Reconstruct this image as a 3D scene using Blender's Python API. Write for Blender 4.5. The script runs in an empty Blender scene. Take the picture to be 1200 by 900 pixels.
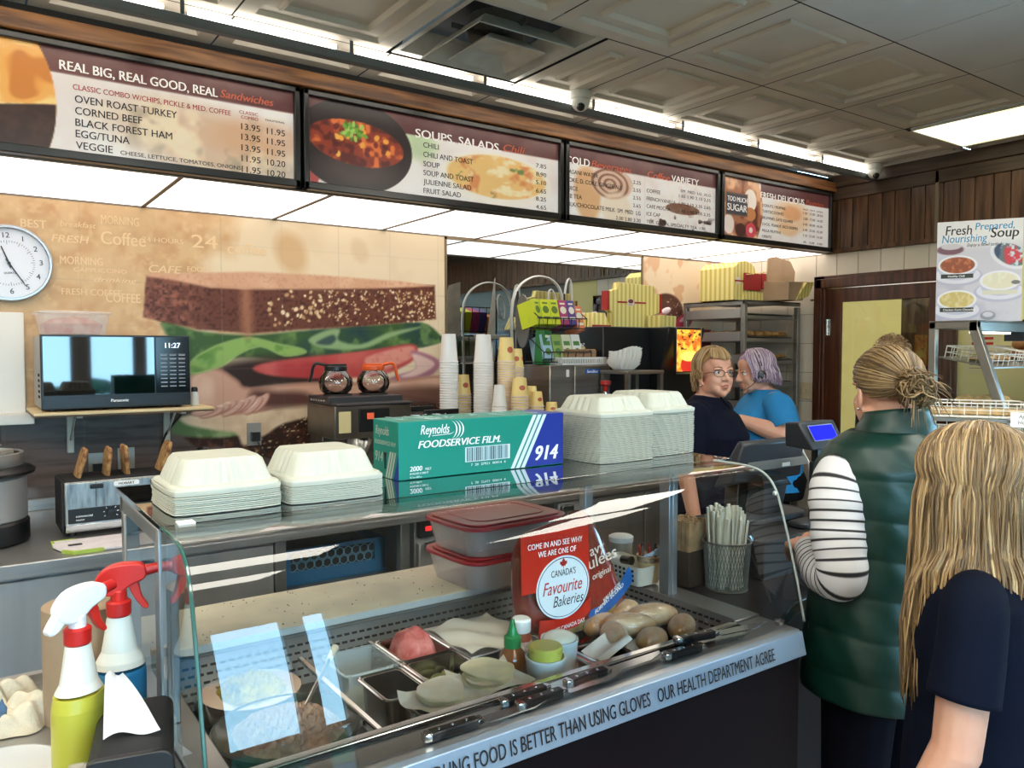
import bpy, bmesh, math, random
import numpy as np
from mathutils import Vector, Matrix
PI = math.pi
R = math.radians
random.seed(7)
SC = bpy.context.scene
COL = SC.collection

# ------------------------------------------------------------------ camera, sky, exposure
EYE = Vector((0.0, 0.0, 1.6))
YAW, PITCH, FPX = R(54.8), math.atan(40/920), 920.0
FWD = Vector((math.cos(YAW)*math.cos(PITCH), math.sin(YAW)*math.cos(PITCH), -math.sin(PITCH)))
cam_d = bpy.data.cameras.new('camera')
cam_d.sensor_fit = 'HORIZONTAL'
cam_d.sensor_width = 36.0
cam_d.lens = FPX/1200*36
cam_d.clip_start = 0.02
cam = bpy.data.objects.new('camera', cam_d)
COL.objects.link(cam)
cam.location = EYE
cam.rotation_euler = FWD.to_track_quat('-Z', 'Y').to_euler()
SC.camera = cam
SC.view_settings.view_transform = 'Standard'
SC.view_settings.look = 'None'
SC.view_settings.gamma = 1.0
SC.view_settings.use_curve_mapping = False
SC.view_settings.exposure = 0.1
SC.cycles.use_denoising = True
SC.cycles.max_bounces = 10
SC.cycles.transparent_max_bounces = 16
SC.cycles.sample_clamp_indirect = 6.0
SC.cycles.caustics_reflective = False
SC.cycles.caustics_refractive = False

world = bpy.data.worlds.new('sky')
SC.world = world
world.use_nodes = True
wn = world.node_tree.nodes
wl = world.node_tree.links
wn.clear()
w_out = wn.new('ShaderNodeOutputWorld')
w_bg = wn.new('ShaderNodeBackground')
w_tc = wn.new('ShaderNodeTexCoord')
w_sep = wn.new('ShaderNodeSeparateXYZ')
w_rmp = wn.new('ShaderNodeValToRGB')
wl.new(w_tc.outputs['Generated'], w_sep.inputs[0])
wl.new(w_sep.outputs['Z'], w_rmp.inputs[0])
w_rmp.color_ramp.elements[0].position = 0.0
w_rmp.color_ramp.elements[0].color = (0.42, 0.74, 1.0, 1)
w_rmp.color_ramp.elements[1].position = 0.6
w_rmp.color_ramp.elements[1].color = (0.24, 0.55, 1.0, 1)
wl.new(w_rmp.outputs[0], w_bg.inputs[0])
SKY_STRENGTH = 18.0
w_bg.inputs[1].default_value = SKY_STRENGTH
wl.new(w_bg.outputs[0], w_out.inputs[0])
SOFFIT_E, STRIP_E, PANEL_E = 1.95, 7.0, 14.0       # the room's own lamps

# ------------------------------------------------------------------ materials
def s2l(c):
    c = c/255.0
    return c/12.92 if c <= 0.04045 else ((c+0.055)/1.055)**2.4
def rgb(r, g, b): return (s2l(r), s2l(g), s2l(b), 1.0)
MATS = {}
def mat(name, col=(200, 200, 200), rough=0.5, metal=0.0, var=0.0, scale=20.0, bump=0.0, bscale=None, emit=0.0,
        ecol=None, spec=0.5, trans=0.0, alpha=1.0, sheen=0.0, coat=0.0, stretch=None, col2=None, sss=0.0, attr=None):
    if name in MATS: return MATS[name]
    m = bpy.data.materials.new(name)
    m.use_nodes = True
    nt = m.node_tree
    n, l = nt.nodes, nt.links
    b = n['Principled BSDF']
    c = rgb(*col)
    b.inputs['Base Color'].default_value = c
    b.inputs['Roughness'].default_value = rough
    b.inputs['Metallic'].default_value = metal
    b.inputs['Specular IOR Level'].default_value = spec
    if trans: b.inputs['Transmission Weight'].default_value = trans
    if alpha < 1: b.inputs['Alpha'].default_value = alpha
    if coat: b.inputs['Coat Weight'].default_value = coat; b.inputs['Coat Roughness'].default_value = 0.08
    if sss:
        b.inputs['Subsurface Weight'].default_value = sss
        b.inputs['Subsurface Radius'].default_value = (0.02, 0.008, 0.004)
        b.inputs['Subsurface Scale'].default_value = 0.25
    if emit:
        b.inputs['Emission Color'].default_value = rgb(*(ecol or col))
        b.inputs['Emission Strength'].default_value = emit
    src = None
    if attr:
        a = n.new('ShaderNodeAttribute'); a.attribute_name = attr
        src = a.outputs['Color']
        l.new(src, b.inputs['Base Color'])
        if emit and not ecol: l.new(src, b.inputs['Emission Color'])
    if var or bump:
        tc = n.new('ShaderNodeTexCoord'); mp = n.new('ShaderNodeMapping')
        l.new(tc.outputs['Object'], mp.inputs[0])
        if stretch: mp.inputs['Scale'].default_value = stretch
        nz = n.new('ShaderNodeTexNoise'); nz.inputs['Scale'].default_value = scale; nz.inputs['Detail'].default_value = 5
        l.new(mp.outputs[0], nz.inputs['Vector'])
        if var:
            mx = n.new('ShaderNodeMix'); mx.data_type = 'RGBA'
            d = col2 or tuple(max(0, x*(1-var)) for x in col)
            if src: l.new(src, mx.inputs[6])
            else: mx.inputs[6].default_value = c
            mx.inputs[7].default_value = rgb(*d)
            rp = n.new('ShaderNodeMapRange')
            rp.inputs[1].default_value = 0.38; rp.inputs[2].default_value = 0.68
            l.new(nz.outputs['Fac'], rp.inputs[0]); l.new(rp.outputs[0], mx.inputs[0])
            l.new(mx.outputs[2], b.inputs['Base Color'])
        if bump:
            bp = n.new('ShaderNodeBump'); bp.inputs['Strength'].default_value = bump; bp.inputs['Distance'].default_value = 0.004
            if bscale:
                nz = n.new('ShaderNodeTexNoise'); nz.inputs['Scale'].default_value = bscale; nz.inputs['Detail'].default_value = 4
                l.new(mp.outputs[0], nz.inputs['Vector'])
            l.new(nz.outputs['Fac'], bp.inputs['Height']); l.new(bp.outputs[0], b.inputs['Normal'])
    MATS[name] = m
    return m
def thin_glass(name, tint=(240, 250, 248), boost=1.3, rough=0.0):
    if name in MATS: return MATS[name]
    m = bpy.data.materials.new(name); m.use_nodes = True
    n, l = m.node_tree.nodes, m.node_tree.links
    n.clear()
    o = n.new('ShaderNodeOutputMaterial'); mx = n.new('ShaderNodeMixShader')
    tr = n.new('ShaderNodeBsdfTransparent'); gl = n.new('ShaderNodeBsdfGlossy'); fr = n.new('ShaderNodeFresnel')
    mu = n.new('ShaderNodeMath'); mu.operation = 'MULTIPLY'; mu.use_clamp = True; mu.inputs[1].default_value = boost
    fr.inputs['IOR'].default_value = 1.5
    tr.inputs[0].default_value = rgb(*tint); gl.inputs['Roughness'].default_value = rough
    l.new(fr.outputs[0], mu.inputs[0]); l.new(mu.outputs[0], mx.inputs[0])
    l.new(tr.outputs[0], mx.inputs[1]); l.new(gl.outputs[0], mx.inputs[2]); l.new(mx.outputs[0], o.inputs[0])
    MATS[name] = m
    return m
def wood(name, c1, c2, rough=0.45, axis=2, scale=6.0, plank=0.0, paxis=0):
    """grain streaks along one axis, optional plank seams across another"""
    if name in MATS: return MATS[name]
    m = bpy.data.materials.new(name); m.use_nodes = True
    n, l = m.node_tree.nodes, m.node_tree.links
    b = n['Principled BSDF']; b.inputs['Roughness'].default_value = rough
    tc = n.new('ShaderNodeTexCoord'); mp = n.new('ShaderNodeMapping')
    s = [8.0, 8.0, 8.0]; s[axis] = 0.6
    mp.inputs['Scale'].default_value = s
    l.new(tc.outputs['Object'], mp.inputs[0])
    nz = n.new('ShaderNodeTexNoise'); nz.inputs['Scale'].default_value = scale; nz.inputs['Detail'].default_value = 8; nz.inputs['Distortion'].default_value = 0.4
    l.new(mp.outputs[0], nz.inputs['Vector'])
    r = n.new('ShaderNodeValToRGB')
    r.color_ramp.elements[0].position = 0.36; r.color_ramp.elements[0].color = rgb(*c1)
    r.color_ramp.elements[1].position = 0.66; r.color_ramp.elements[1].color = rgb(*c2)
    l.new(nz.outputs['Fac'], r.inputs[0])
    l.new(r.outputs[0], b.inputs['Base Color'])
    MATS[name] = m
    return m

# ------------------------------------------------------------------ mesh collecting
class MB:
    def __init__(s): s.v = []; s.f = []; s.m = []; s.c = None
    def add(s, vs, fs, mi=0, M=None, cols=None):
        o = len(s.v)
        if M is not None: vs = [M @ Vector(p) for p in vs]
        s.v.extend([tuple(p) for p in vs])
        s.f.extend([tuple(i+o for i in f) for f in fs])
        s.m.extend([mi]*len(fs))
        if cols is not None:
            if s.c is None: s.c = [(1, 1, 1)]*o
            s.c.extend(cols)
        elif s.c is not None: s.c.extend([(1, 1, 1)]*len(vs))
        return s
    def box(s, x0, x1, y0, y1, z0, z1, mi=0, M=None):
        v = [(x, y, z) for x in (x0, x1) for y in (y0, y1) for z in (z0, z1)]
        f = [(0, 1, 3, 2), (4, 6, 7, 5), (0, 4, 5, 1), (2, 3, 7, 6), (0, 2, 6, 4), (1, 5, 7, 3)]
        return s.add(v, f, mi, M)
    def cbox(s, c, d, mi=0, M=None):
        return s.box(c[0]-d[0]/2, c[0]+d[0]/2, c[1]-d[1]/2, c[1]+d[1]/2, c[2]-d[2]/2, c[2]+d[2]/2, mi, M)
    def hexa(s, v8, mi=0, M=None):
        """v8: bottom loop of 4 then top loop of 4"""
        return s.add(v8, [(3, 2, 1, 0), (4, 5, 6, 7), (0, 1, 5, 4), (1, 2, 6, 5), (2, 3, 7, 6), (3, 0, 4, 7)], mi, M)
    def lathe(s, prof, n=24, c=(0, 0, 0), mi=0, M=None, sx=1.0, sy=1.0, power=2.0):
        vs = []; fs = []
        for (r, z) in prof:
            for k in range(n):
                a = 2*PI*k/n; ca, sa = math.cos(a), math.sin(a)
                if power != 2.0:
                    q = (abs(ca)**power+abs(sa)**power)**(-1/power); ca *= q; sa *= q
                vs.append((c[0]+r*ca*sx, c[1]+r*sa*sy, c[2]+z))
        for i in range(len(prof)-1):
            for k in range(n):
                a, b = i*n+k, i*n+(k+1) % n
                fs.append((a, b, b+n, a+n))
        if prof[0][0] > 1e-6: fs.append(tuple(range(n-1, -1, -1)))
        if prof[-1][0] > 1e-6: fs.append(tuple((len(prof)-1)*n+k for k in range(n)))
        return s.add(vs, fs, mi, M)
    def tube(s, pts, r, n=8, mi=0, M=None, cap=True, closed=False, cols=None, flat=None):
        P = [Vector(p) for p in pts]; k = len(P)
        rs = r if hasattr(r, '__len__') else [r]*k
        vs = []; fs = []; up = None; cc = []
        for i in range(k):
            if closed: t = P[(i+1) % k]-P[i-1]
            else: t = P[min(i+1, k-1)]-P[max(i-1, 0)]
            if t.length < 1e-9: t = Vector((0, 0, 1))
            t.normalize()
            if up is None:
                up = Vector((0, 0, 1)) if abs(t.z) < 0.9 else Vector((1, 0, 0))
            a = (up-t*up.dot(t))
            if a.length < 1e-6: a = t.orthogonal()
            a.normalize(); up = a; b = t.cross(a)
            for j in range(n):
                th = 2*PI*j/n
                q = P[i]+(a*math.cos(th)*(flat or 1.0)+b*math.sin(th))*rs[i]
                vs.append(q)
                if cols: cc.append(cols[i])
        m = k if closed else k-1
        for i in range(m):
            for j in range(n):
                a, b = i*n+j, i*n+(j+1) % n
                a2, b2 = ((i+1) % k)*n+j, ((i+1) % k)*n+(j+1) % n
                fs.append((a, b, b2, a2))
        if cap and not closed:
            fs.append(tuple(range(n-1, -1, -1))); fs.append(tuple((k-1)*n+j for j in range(n)))
        return s.add(vs, fs, mi, M, cc or None)
    def ball(s, c, r, nu=16, nv=10, mi=0, M=None, rot=None, zmin=-1.0):
        rx, ry, rz = r if hasattr(r, '__len__') else (r, r, r)
        vs = []; fs = []
        for i in range(nv+1):
            ph = -PI/2+PI*i/nv; sp = max(zmin, math.sin(ph)); cp = math.cos(ph)
            for k in range(nu):
                a = 2*PI*k/nu
                q = Vector((rx*cp*math.cos(a), ry*cp*math.sin(a), rz*sp))
                if rot is not None: q = rot @ q
                vs.append(q+Vector(c))
        for i in range(nv):
            for k in range(nu):
                a, b = i*nu+k, i*nu+(k+1) % nu
                fs.append((a, b, b+nu, a+nu))
        return s.add(vs, fs, mi, M)
    def prism(s, pts, d0, d1, mi=0, M=None):
        """outline pts (x, y) extruded along local z from d0 to d1"""
        k = len(pts)
        vs = [(p[0], p[1], d0) for p in pts]+[(p[0], p[1], d1) for p in pts]
        fs = [tuple(range(k-1, -1, -1)), tuple(range(k, 2*k))]+[(i, (i+1) % k, k+(i+1) % k, k+i) for i in range(k)]
        return s.add(vs, fs, mi, M)
    def grid(s, fn, nu, nv, mi=0, M=None, wrapu=False, cfn=None):
        vs = []; fs = []; cc = []
        for j in range(nv+1):
            for i in range(nu if wrapu else nu+1):
                vs.append(fn(i/nu, j/nv))
                if cfn: cc.append(cfn(i/nu, j/nv))
        w = nu if wrapu else nu+1
        for j in range(nv):
            for i in range(nu):
                a = j*w+i; b = j*w+((i+1) % w if wrapu else i+1)
                fs.append((a, b, b+w, a+w))
        return s.add(vs, fs, mi, M, cc or None)
    def rrect(s, x0, x1, y0, y1, rad, d0, d1, mi=0, M=None, n=4): return s.prism(rr_pts(x0, x1, y0, y1, rad, n), d0, d1, mi, M)
    def mb(s, o, M=None):
        n = len(s.v)
        vs = o.v if M is None else [tuple(M @ Vector(p)) for p in o.v]
        s.v.extend(vs); s.f.extend([tuple(i+n for i in f) for f in o.f]); s.m.extend(o.m)
        return s
def rr_pts(x0, x1, y0, y1, rad, n=4):
    out = []
    for (cx, cy, a0) in ((x1-rad, y0+rad, -PI/2), (x1-rad, y1-rad, 0), (x0+rad, y1-rad, PI/2), (x0+rad, y0+rad, PI)):
        for i in range(n+1):
            a = a0+PI/2*i/n
            out.append((cx+rad*math.cos(a), cy+rad*math.sin(a)))
    return out
def T(x=0, y=0, z=0): return Matrix.Translation((x, y, z))
def RZ(a): return Matrix.Rotation(a, 4, 'Z')
def RX(a): return Matrix.Rotation(a, 4, 'X')
def RY(a): return Matrix.Rotation(a, 4, 'Y')
FRONT = RX(PI/2)                    # local x, y -> world x, z; local z -> world -y (a face looking towards -y)
def catmull(pts, n=6, closed=False):
    P = [np.array(p, float) for p in pts]; k = len(P); out = []
    m = k if closed else k-1
    for i in range(m):
        if closed: a, b, c, d = P[i-1], P[i], P[(i+1) % k], P[(i+2) % k]
        else: a, b, c, d = P[max(i-1, 0)], P[i], P[i+1], P[min(i+2, k-1)]
        for j in range(n):
            t = j/n
            out.append(tuple(0.5*((2*b)+(-a+c)*t+(2*a-5*b+4*c-d)*t*t+(-a+3*b-3*c+d)*t**3)))
    if not closed: out.append(tuple(P[-1]))
    return out

def mesh_of(name, mb, mats, angle=38, smooth=True):
    me = bpy.data.meshes.new(name)
    me.from_pydata(mb.v, [], mb.f)
    for m in (mats if isinstance(mats, (list, tuple)) else [mats]): me.materials.append(m)
    me.polygons.foreach_set('material_index', mb.m)
    if mb.c is not None:
        at = me.color_attributes.new('Col', 'FLOAT_COLOR', 'POINT')
        a = np.ones((len(mb.v), 4), np.float32); a[:, :3] = np.array(mb.c, np.float32)
        at.data.foreach_set('color', a.ravel())
    me.update()
    bm = bmesh.new(); bm.from_mesh(me); bmesh.ops.recalc_face_normals(bm, faces=bm.faces); bm.to_mesh(me); bm.free()
    if smooth:
        me.polygons.foreach_set('use_smooth', [True]*len(me.polygons))
        if angle: me.set_sharp_from_angle(angle=R(angle))
    return me
def obj(name, mb, mats, parent=None, bevel=0.0, sub=0, angle=38, smooth=True, solid=0.0, loc=None, seg=2):
    o = bpy.data.objects.new(name, mesh_of(name, mb, mats, angle, smooth))
    COL.objects.link(o)
    if parent is not None: o.parent = parent
    if loc: o.location = loc
    if solid:
        md = o.modifiers.new('thick', 'SOLIDIFY'); md.thickness = solid; md.offset = 0
    if bevel:
        md = o.modifiers.new('bevel', 'BEVEL'); md.width = bevel; md.segments = seg; md.limit_method = 'ANGLE'; md.angle_limit = R(35)
    if sub:
        md = o.modifiers.new('sub', 'SUBSURF'); md.levels = sub; md.render_levels = sub
    return o
def tag(o, label=None, cat=None, group=None, kind=None):
    if label: o['label'] = label
    if cat: o['category'] = cat
    if group: o['group'] = group
    if kind: o['kind'] = kind
    return o
def thing(name, label, cat, loc=(0, 0, 0), rz=0.0, group=None):
    o = bpy.data.objects.new(name, None)
    o.empty_display_size = 0.05
    COL.objects.link(o)
    o.location = loc; o.rotation_euler = (0, 0, rz)
    return tag(o, label, cat, group)
def struct(name, mb, mats, parent=None, **k):
    o = obj(name, mb, mats, parent, **k)
    if parent is None: o['kind'] = 'structure'
    return o
def dup(root, loc=None, rz=None, label=None, group=None, rot=None):
    r = root.copy(); COL.objects.link(r)
    if loc is not None: r.location = loc
    if rz is not None: r.rotation_euler = (0, 0, rz)
    if rot is not None: r.rotation_euler = rot
    if label: r['label'] = label
    if group: r['group'] = group
    for ch in list(root.children):
        c = ch.copy(); COL.objects.link(c); c.parent = r
        for g in list(ch.children):
            d = g.copy(); COL.objects.link(d); d.parent = c
    return r
def baked(o):
    """apply the modifiers of an object into its mesh"""
    dg = bpy.context.evaluated_depsgraph_get()
    me = bpy.data.meshes.new_from_object(o.evaluated_get(dg))
    o.modifiers.clear(); o.data = me
    return o
# ------------------------------------------------------------------ lettering
_TX = {}
def text_geo(s, bold=0.0, shear=0.0, extr=0.0, spacing=1.0):
    key = (s, bold, shear, extr, spacing)
    if key in _TX: return _TX[key]
    cu = bpy.data.curves.new('lettering', 'FONT')
    cu.body = s; cu.size = 1.0; cu.offset = bold; cu.shear = shear; cu.extrude = extr; cu.resolution_u = 3; cu.space_character = spacing
    o = bpy.data.objects.new('lettering', cu); COL.objects.link(o)
    dg = bpy.context.evaluated_depsgraph_get()
    me = bpy.data.meshes.new_from_object(o.evaluated_get(dg))
    vs = [tuple(v.co) for v in me.vertices]; fs = [tuple(p.vertices) for p in me.polygons]
    bpy.data.objects.remove(o); bpy.data.curves.remove(cu); bpy.data.meshes.remove(me)
    if not vs: vs = [(0, 0, 0)]
    a = np.array(vs)
    _TX[key] = (vs, fs, a[:, 0].min(), a[:, 0].max())
    return _TX[key]
def text(mb, s, x, y, size, M, w=None, mi=0, bold=0.012, shear=0.0, align='l', warp=None, extr=0.0):
    """put a line of lettering with its baseline start at local (x, y); w fixes its length"""
    vs, fs, x0, x1 = text_geo(s, 0.0, shear, extr)
    kx = size
    if w: kx = w/max(1e-6, x1-x0)
    off = x-x0*kx
    if align == 'r': off = x-x1*kx
    if align == 'c': off = x-(x0+x1)/2*kx
    q = [(off+p[0]*kx, y+p[1]*size, p[2]) for p in vs]
    for i, dx in enumerate((0.0, -bold*size, bold*size) if bold > 0.004 else (0.0,)):
        r = [(p[0]+dx, p[1], p[2]+0.00008*i) for p in q]
        if warp: r = [warp(p) for p in r]
        mb.add(r, fs, mi, M)
# ------------------------------------------------------------------ printed pictures (painted per vertex)
def _hash(ix, iy, seed):
    n = (ix*374761393+iy*668265263+seed*1442695041) & 0x7fffffff
    n = ((n ^ (n >> 13))*1274126177) & 0x7fffffff
    n = (n ^ (n >> 16)) & 0xffff
    return n/65535.0
def vn(u, v, sc, seed=0, oct=3):
    out = 0; amp = 1.0; tot = 0
    for o in range(oct):
        x, y = u*sc, v*sc
        ix, iy = np.floor(x).astype(np.int64), np.floor(y).astype(np.int64)
        fx, fy = x-ix, y-iy
        fx = fx*fx*(3-2*fx); fy = fy*fy*(3-2*fy)
        a = _hash(ix, iy, seed+o); b = _hash(ix+1, iy, seed+o); c = _hash(ix, iy+1, seed+o); d = _hash(ix+1, iy+1, seed+o)
        out = out+amp*((a*(1-fx)+b*fx)*(1-fy)+(c*(1-fx)+d*fx)*fy)
        tot += amp; amp *= 0.5; sc *= 2.0
    return out/tot
def inpoly(u, v, pts, soft=0.004):
    inside = np.zeros(u.shape, bool); dist = np.full(u.shape, 1e9)
    k = len(pts)
    for i in range(k):
        x0, y0 = pts[i]; x1, y1 = pts[(i+1) % k]
        if y0 != y1:
            c = ((y0 > v) != (y1 > v)) & (u < (x1-x0)*(v-y0)/(y1-y0)+x0)
            inside ^= c
        dx, dy = x1-x0, y1-y0; L = dx*dx+dy*dy+1e-12
        t = np.clip(((u-x0)*dx+(v-y0)*dy)/L, 0, 1)
        dist = np.minimum(dist, (u-x0-t*dx)**2+(v-y0-t*dy)**2)
    d = np.sqrt(dist)*np.where(inside, 1, -1)
    return np.clip(d/soft*0.5+0.5, 0, 1), d
def ell(u, v, cx, cy, rx, ry, rot=0.0):
    c, s = math.cos(rot), math.sin(rot)
    x, y = (u-cx)*c+(v-cy)*s, -(u-cx)*s+(v-cy)*c
    return np.sqrt((x/rx)**2+(y/ry)**2)
def emask(u, v, cx, cy, rx, ry, rot=0.0, soft=0.08): return np.clip((1-ell(u, v, cx, cy, rx, ry, rot))/soft+0.5, 0, 1)
class Canvas:
    def __init__(s, W, H, nx, ny):
        g = np.meshgrid(np.linspace(0, W, nx+1), np.linspace(0, H, ny+1))
        s.u, s.v = g[0].ravel(), g[1].ravel(); s.W, s.H, s.nx, s.ny = W, H, nx, ny
        s.c = np.full((s.u.size, 3), 255.0)
    def fill(s, col, m=1.0):
        col = np.array(col, float)
        m = np.asarray(m)
        if m.ndim == 1: m = m[:, None]
        s.c = s.c*(1-m)+col*m
    def mb(s, M, mi=0):
        w = s.nx+1
        i = np.arange(s.nx*s.ny); a = (i//s.nx)*w+i % s.nx
        fs = np.stack([a, a+1, a+w+1, a+w], 1).tolist()
        x = np.clip(s.c, 0, 255)/255.0
        lin = np.where(x <= 0.04045, x/12.92, ((x+0.055)/1.055)**2.4)
        b = MB()
        vs = [tuple(M @ Vector((p, q, 0))) for p, q in zip(s.u.tolist(), s.v.tolist())]
        b.v = vs; b.f = [tuple(f) for f in fs]; b.m = [mi]*len(fs); b.c = [tuple(t) for t in lin.tolist()]
        return b
# ================================================================== THE ROOM
XL, XR, YF, YB, ZC = -2.0, 4.95, -2.6, 4.0, 2.78
ZS = 2.265                                           # underside of the lit soffit
m_tile = mat('cream_wall_tile', (226, 219, 203), 0.25, var=0.06, scale=3)
m_grout = mat('tile_grout', (176, 166, 148), 0.8)
m_ceil = mat('ceiling_tile', (214, 205, 192), 0.75, var=0.05, scale=4)
m_ceilflat = mat('ceiling_flat_tile', (208, 206, 202), 0.8, var=0.04, scale=3)
m_dark = mat('dark_gap', (28, 26, 25), 0.8)
m_steel = mat('brushed_steel', (186, 185, 182), 0.30, metal=0.75, var=0.10, scale=3, stretch=(1, 1, 14))
m_steelv = mat('worn_steel', (182, 181, 178), 0.36, metal=0.65, var=0.10, scale=2, stretch=(5, 5, 0.5))
m_chrome = mat('polished_steel', (205, 205, 204), 0.16, metal=1.0)
m_alu = mat('grey_aluminium', (150, 150, 146), 0.42, metal=0.85, var=0.1, scale=12)
m_black = mat('black_plastic', (17, 18, 20), 0.35)
m_blackm = mat('matt_black', (22, 22, 24), 0.65)
m_white = mat('white_plastic', (232, 232, 228), 0.4)
m_panel = mat('dark_wood_panel', (104, 74, 52), 0.38)
m_panelw = wood('dark_wood_grain', (62, 40, 26), (112, 80, 56), 0.36, axis=2, scale=4)
m_trimw = wood('trim_wood_grain', (86, 50, 26), (158, 106, 62), 0.4, axis=0, scale=5)
m_doorw = wood('door_wood_grain', (50, 24, 14), (92, 50, 28), 0.34, axis=2, scale=4)
m_yellow = mat('yellow_paint', (230, 222, 158), 0.6, var=0.03, scale=3)
m_glass = thin_glass('window_glass', (240, 248, 246), 1.0)

# floor
b = MB(); b.box(XL, XR, YF, YB, -0.05, 0)
struct('floor', b, mat('floor_tile', (150, 138, 124), 0.4, var=0.15, scale=2))
# back wall: cream tiles over a grouted base, with the opening of the service window on the left
def tiles_y(b, x0, x1, z0, z1, tx, tz, y, d=0.004, g=0.003, mi=0):
    nx, nz = max(1, round((x1-x0)/tx)), max(1, round((z1-z0)/tz))
    for i in range(nx):
        for j in range(nz):
            b.box(x0+(x1-x0)*i/nx+g, x0+(x1-x0)*(i+1)/nx-g, y-d, y, z0+(z1-z0)*j/nz+g, z0+(z1-z0)*(j+1)/nz-g, mi)
b = MB()
WX0, WX1, WZ0, WZ1 = -0.62, 0.12, 1.36, 1.66
b.box(XL, WX0, YB, YB+0.12, 0, ZC, 1); b.box(WX1, XR, YB, YB+0.12, 0, ZC, 1)
b.box(WX0, WX1, YB, YB+0.12, 0, WZ0, 1); b.box(WX0, WX1, YB, YB+0.12, WZ1, ZC, 1)
tiles_y(b, 4.5, XR, 0.95, 2.265, 0.15, 0.2, YB)
struct('wall_back', b, [m_tile, m_grout])
# brown glossy tile band under the mural
b = MB()
m_splash = mat('brown_glazed_tile', (104, 92, 88), 0.16, var=0.35, scale=6, stretch=(1, 1, 4), spec=0.7)
tiles_y(b, -1.0, 2.335, 0.92, 1.33, 0.152, 0.137, YB-0.004, 0.004)
struct('trim_1', b, [m_splash])
# right wall
DY0, DY1, DZ = 2.42, 3.30, 2.11
RW0, RW1, RWZ0, RWZ1 = -1.7, 0.95, 0.95, 2.3
b = MB()
for y0, y1, z0, z1 in ((YF, RW0, 0, ZC), (RW0, RW1, 0, RWZ0), (RW0, RW1, RWZ1, ZC), (RW1, YB, 0, ZC)):
    b.box(XR, XR+0.1, y0, y1, z0, z1, 1)
def tiles_x(b, y0, y1, z0, z1, ty, tz, x, d=0.004, g=0.003, mi=0):
    ny, nz = max(1, round((y1-y0)/ty)), max(1, round((z1-z0)/tz))
    for i in range(ny):
        for j in range(nz):
            b.box(x-d, x, y0+(y1-y0)*i/ny+g, y0+(y1-y0)*(i+1)/ny-g, z0+(z1-z0)*j/nz+g, z0+(z1-z0)*(j+1)/nz-g, mi)
tiles_x(b, DY1, 3.99, 0.0, 2.262, 0.2, 0.2, XR)
tiles_x(b, 2.36, DY1, DZ, 2.262, 0.15, 0.16, XR)
b.box(XR-0.006, XR, 1.95, 2.36, 0, 2.262, 2)
b.box(XR-0.006, XR, RW1, 1.95, 0, 2.262, 3); b.box(XR-0.006, XR, RW0, RW1, 0, RWZ0, 3); b.box(XR-0.006, XR, YF, RW0, 0, 2.262, 3)
struct('wall_right', b, [m_tile, m_grout, m_yellow, mat('slate_wall_paint', (88, 92, 98), 0.6)])
# wood panelling over the right wall
b = MB(); y = YF; k = 0
random.seed(3)
while y < 3.18:
    w = 0.085+0.03*((k*7) % 5)/5
    b.box(XR-0.018, XR, y+0.002, min(y+w-0.004, 3.2), 2.285, 2.62)
    y += w; k += 1
b.box(XR-0.006, XR, YF, 3.2, 2.27, 2.64, 1)
b.box(XR-0.028, XR, YF, 3.2, 2.262, 2.29)
struct('trim_2', b, [m_panelw, m_dark], bevel=0.002)
b = MB(); b.box(XR-0.03, XR, YF, 3.2, 2.62, 2.705); b.box(XR-0.05, XR, YF, 3.2, 2.70, 2.779)
struct('trim_3', b, wood('header_wood_grain', (54, 40, 30), (84, 66, 52), 0.5, axis=1, scale=4), bevel=0.004)
b = MB(); b.box(XR-0.03, XR-0.018, 2.455, 2.475, 2.26, 2.69)
struct('trim_4', b, mat('joint_strip', (128, 116, 98), 0.5))
# left wall and front wall with its windows
b = MB(); b.box(XL-0.1, XL, YF, YB, 0, ZC)
struct('wall_left', b, mat('left_wall_paint', (206, 194, 174), 0.7))
WIN = [(-1.6, -0.9), (-0.8, -0.1), (0.2, 1.02), (1.20, 1.65), (1.77, 1.95)]
SILL, TRAN, HEADZ = 0.6, 0.98, 2.2
b = MB()
b.box(XL, XR, YF-0.14, YF, 0, SILL); b.box(XL, XR, YF-0.14, YF, HEADZ, ZC)
xs = [XL]+[q for w in WIN for q in w]+[XR]
for i in range(0, len(xs), 2): b.box(xs[i], xs[i+1], YF-0.14, YF, SILL, HEADZ)
struct('wall_front', b, mat('front_wall_paint', (150, 134, 118), 0.6))
for i, (x0, x1) in enumerate(WIN):
    f = MB()
    f.box(x0, x1, YF-0.09, YF-0.05, TRAN-0.03, TRAN+0.04)
    for q in (x0, x1-0.012): f.box(q, q+0.012, YF-0.09, YF-0.05, SILL, HEADZ)
    f.box(x0, x1, YF-0.09, YF-0.05, HEADZ-0.012, HEADZ); f.box(x0, x1, YF-0.09, YF-0.05, SILL, SILL+0.012)
    w = struct('window_%d' % (i+1), f, m_alu)
    g = MB(); g.add([(x0, YF-0.07, SILL), (x1, YF-0.07, SILL), (x1, YF-0.07, HEADZ), (x0, YF-0.07, HEADZ)], [(0, 1, 2, 3)])
    obj('pane', g, m_glass, w)
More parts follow.
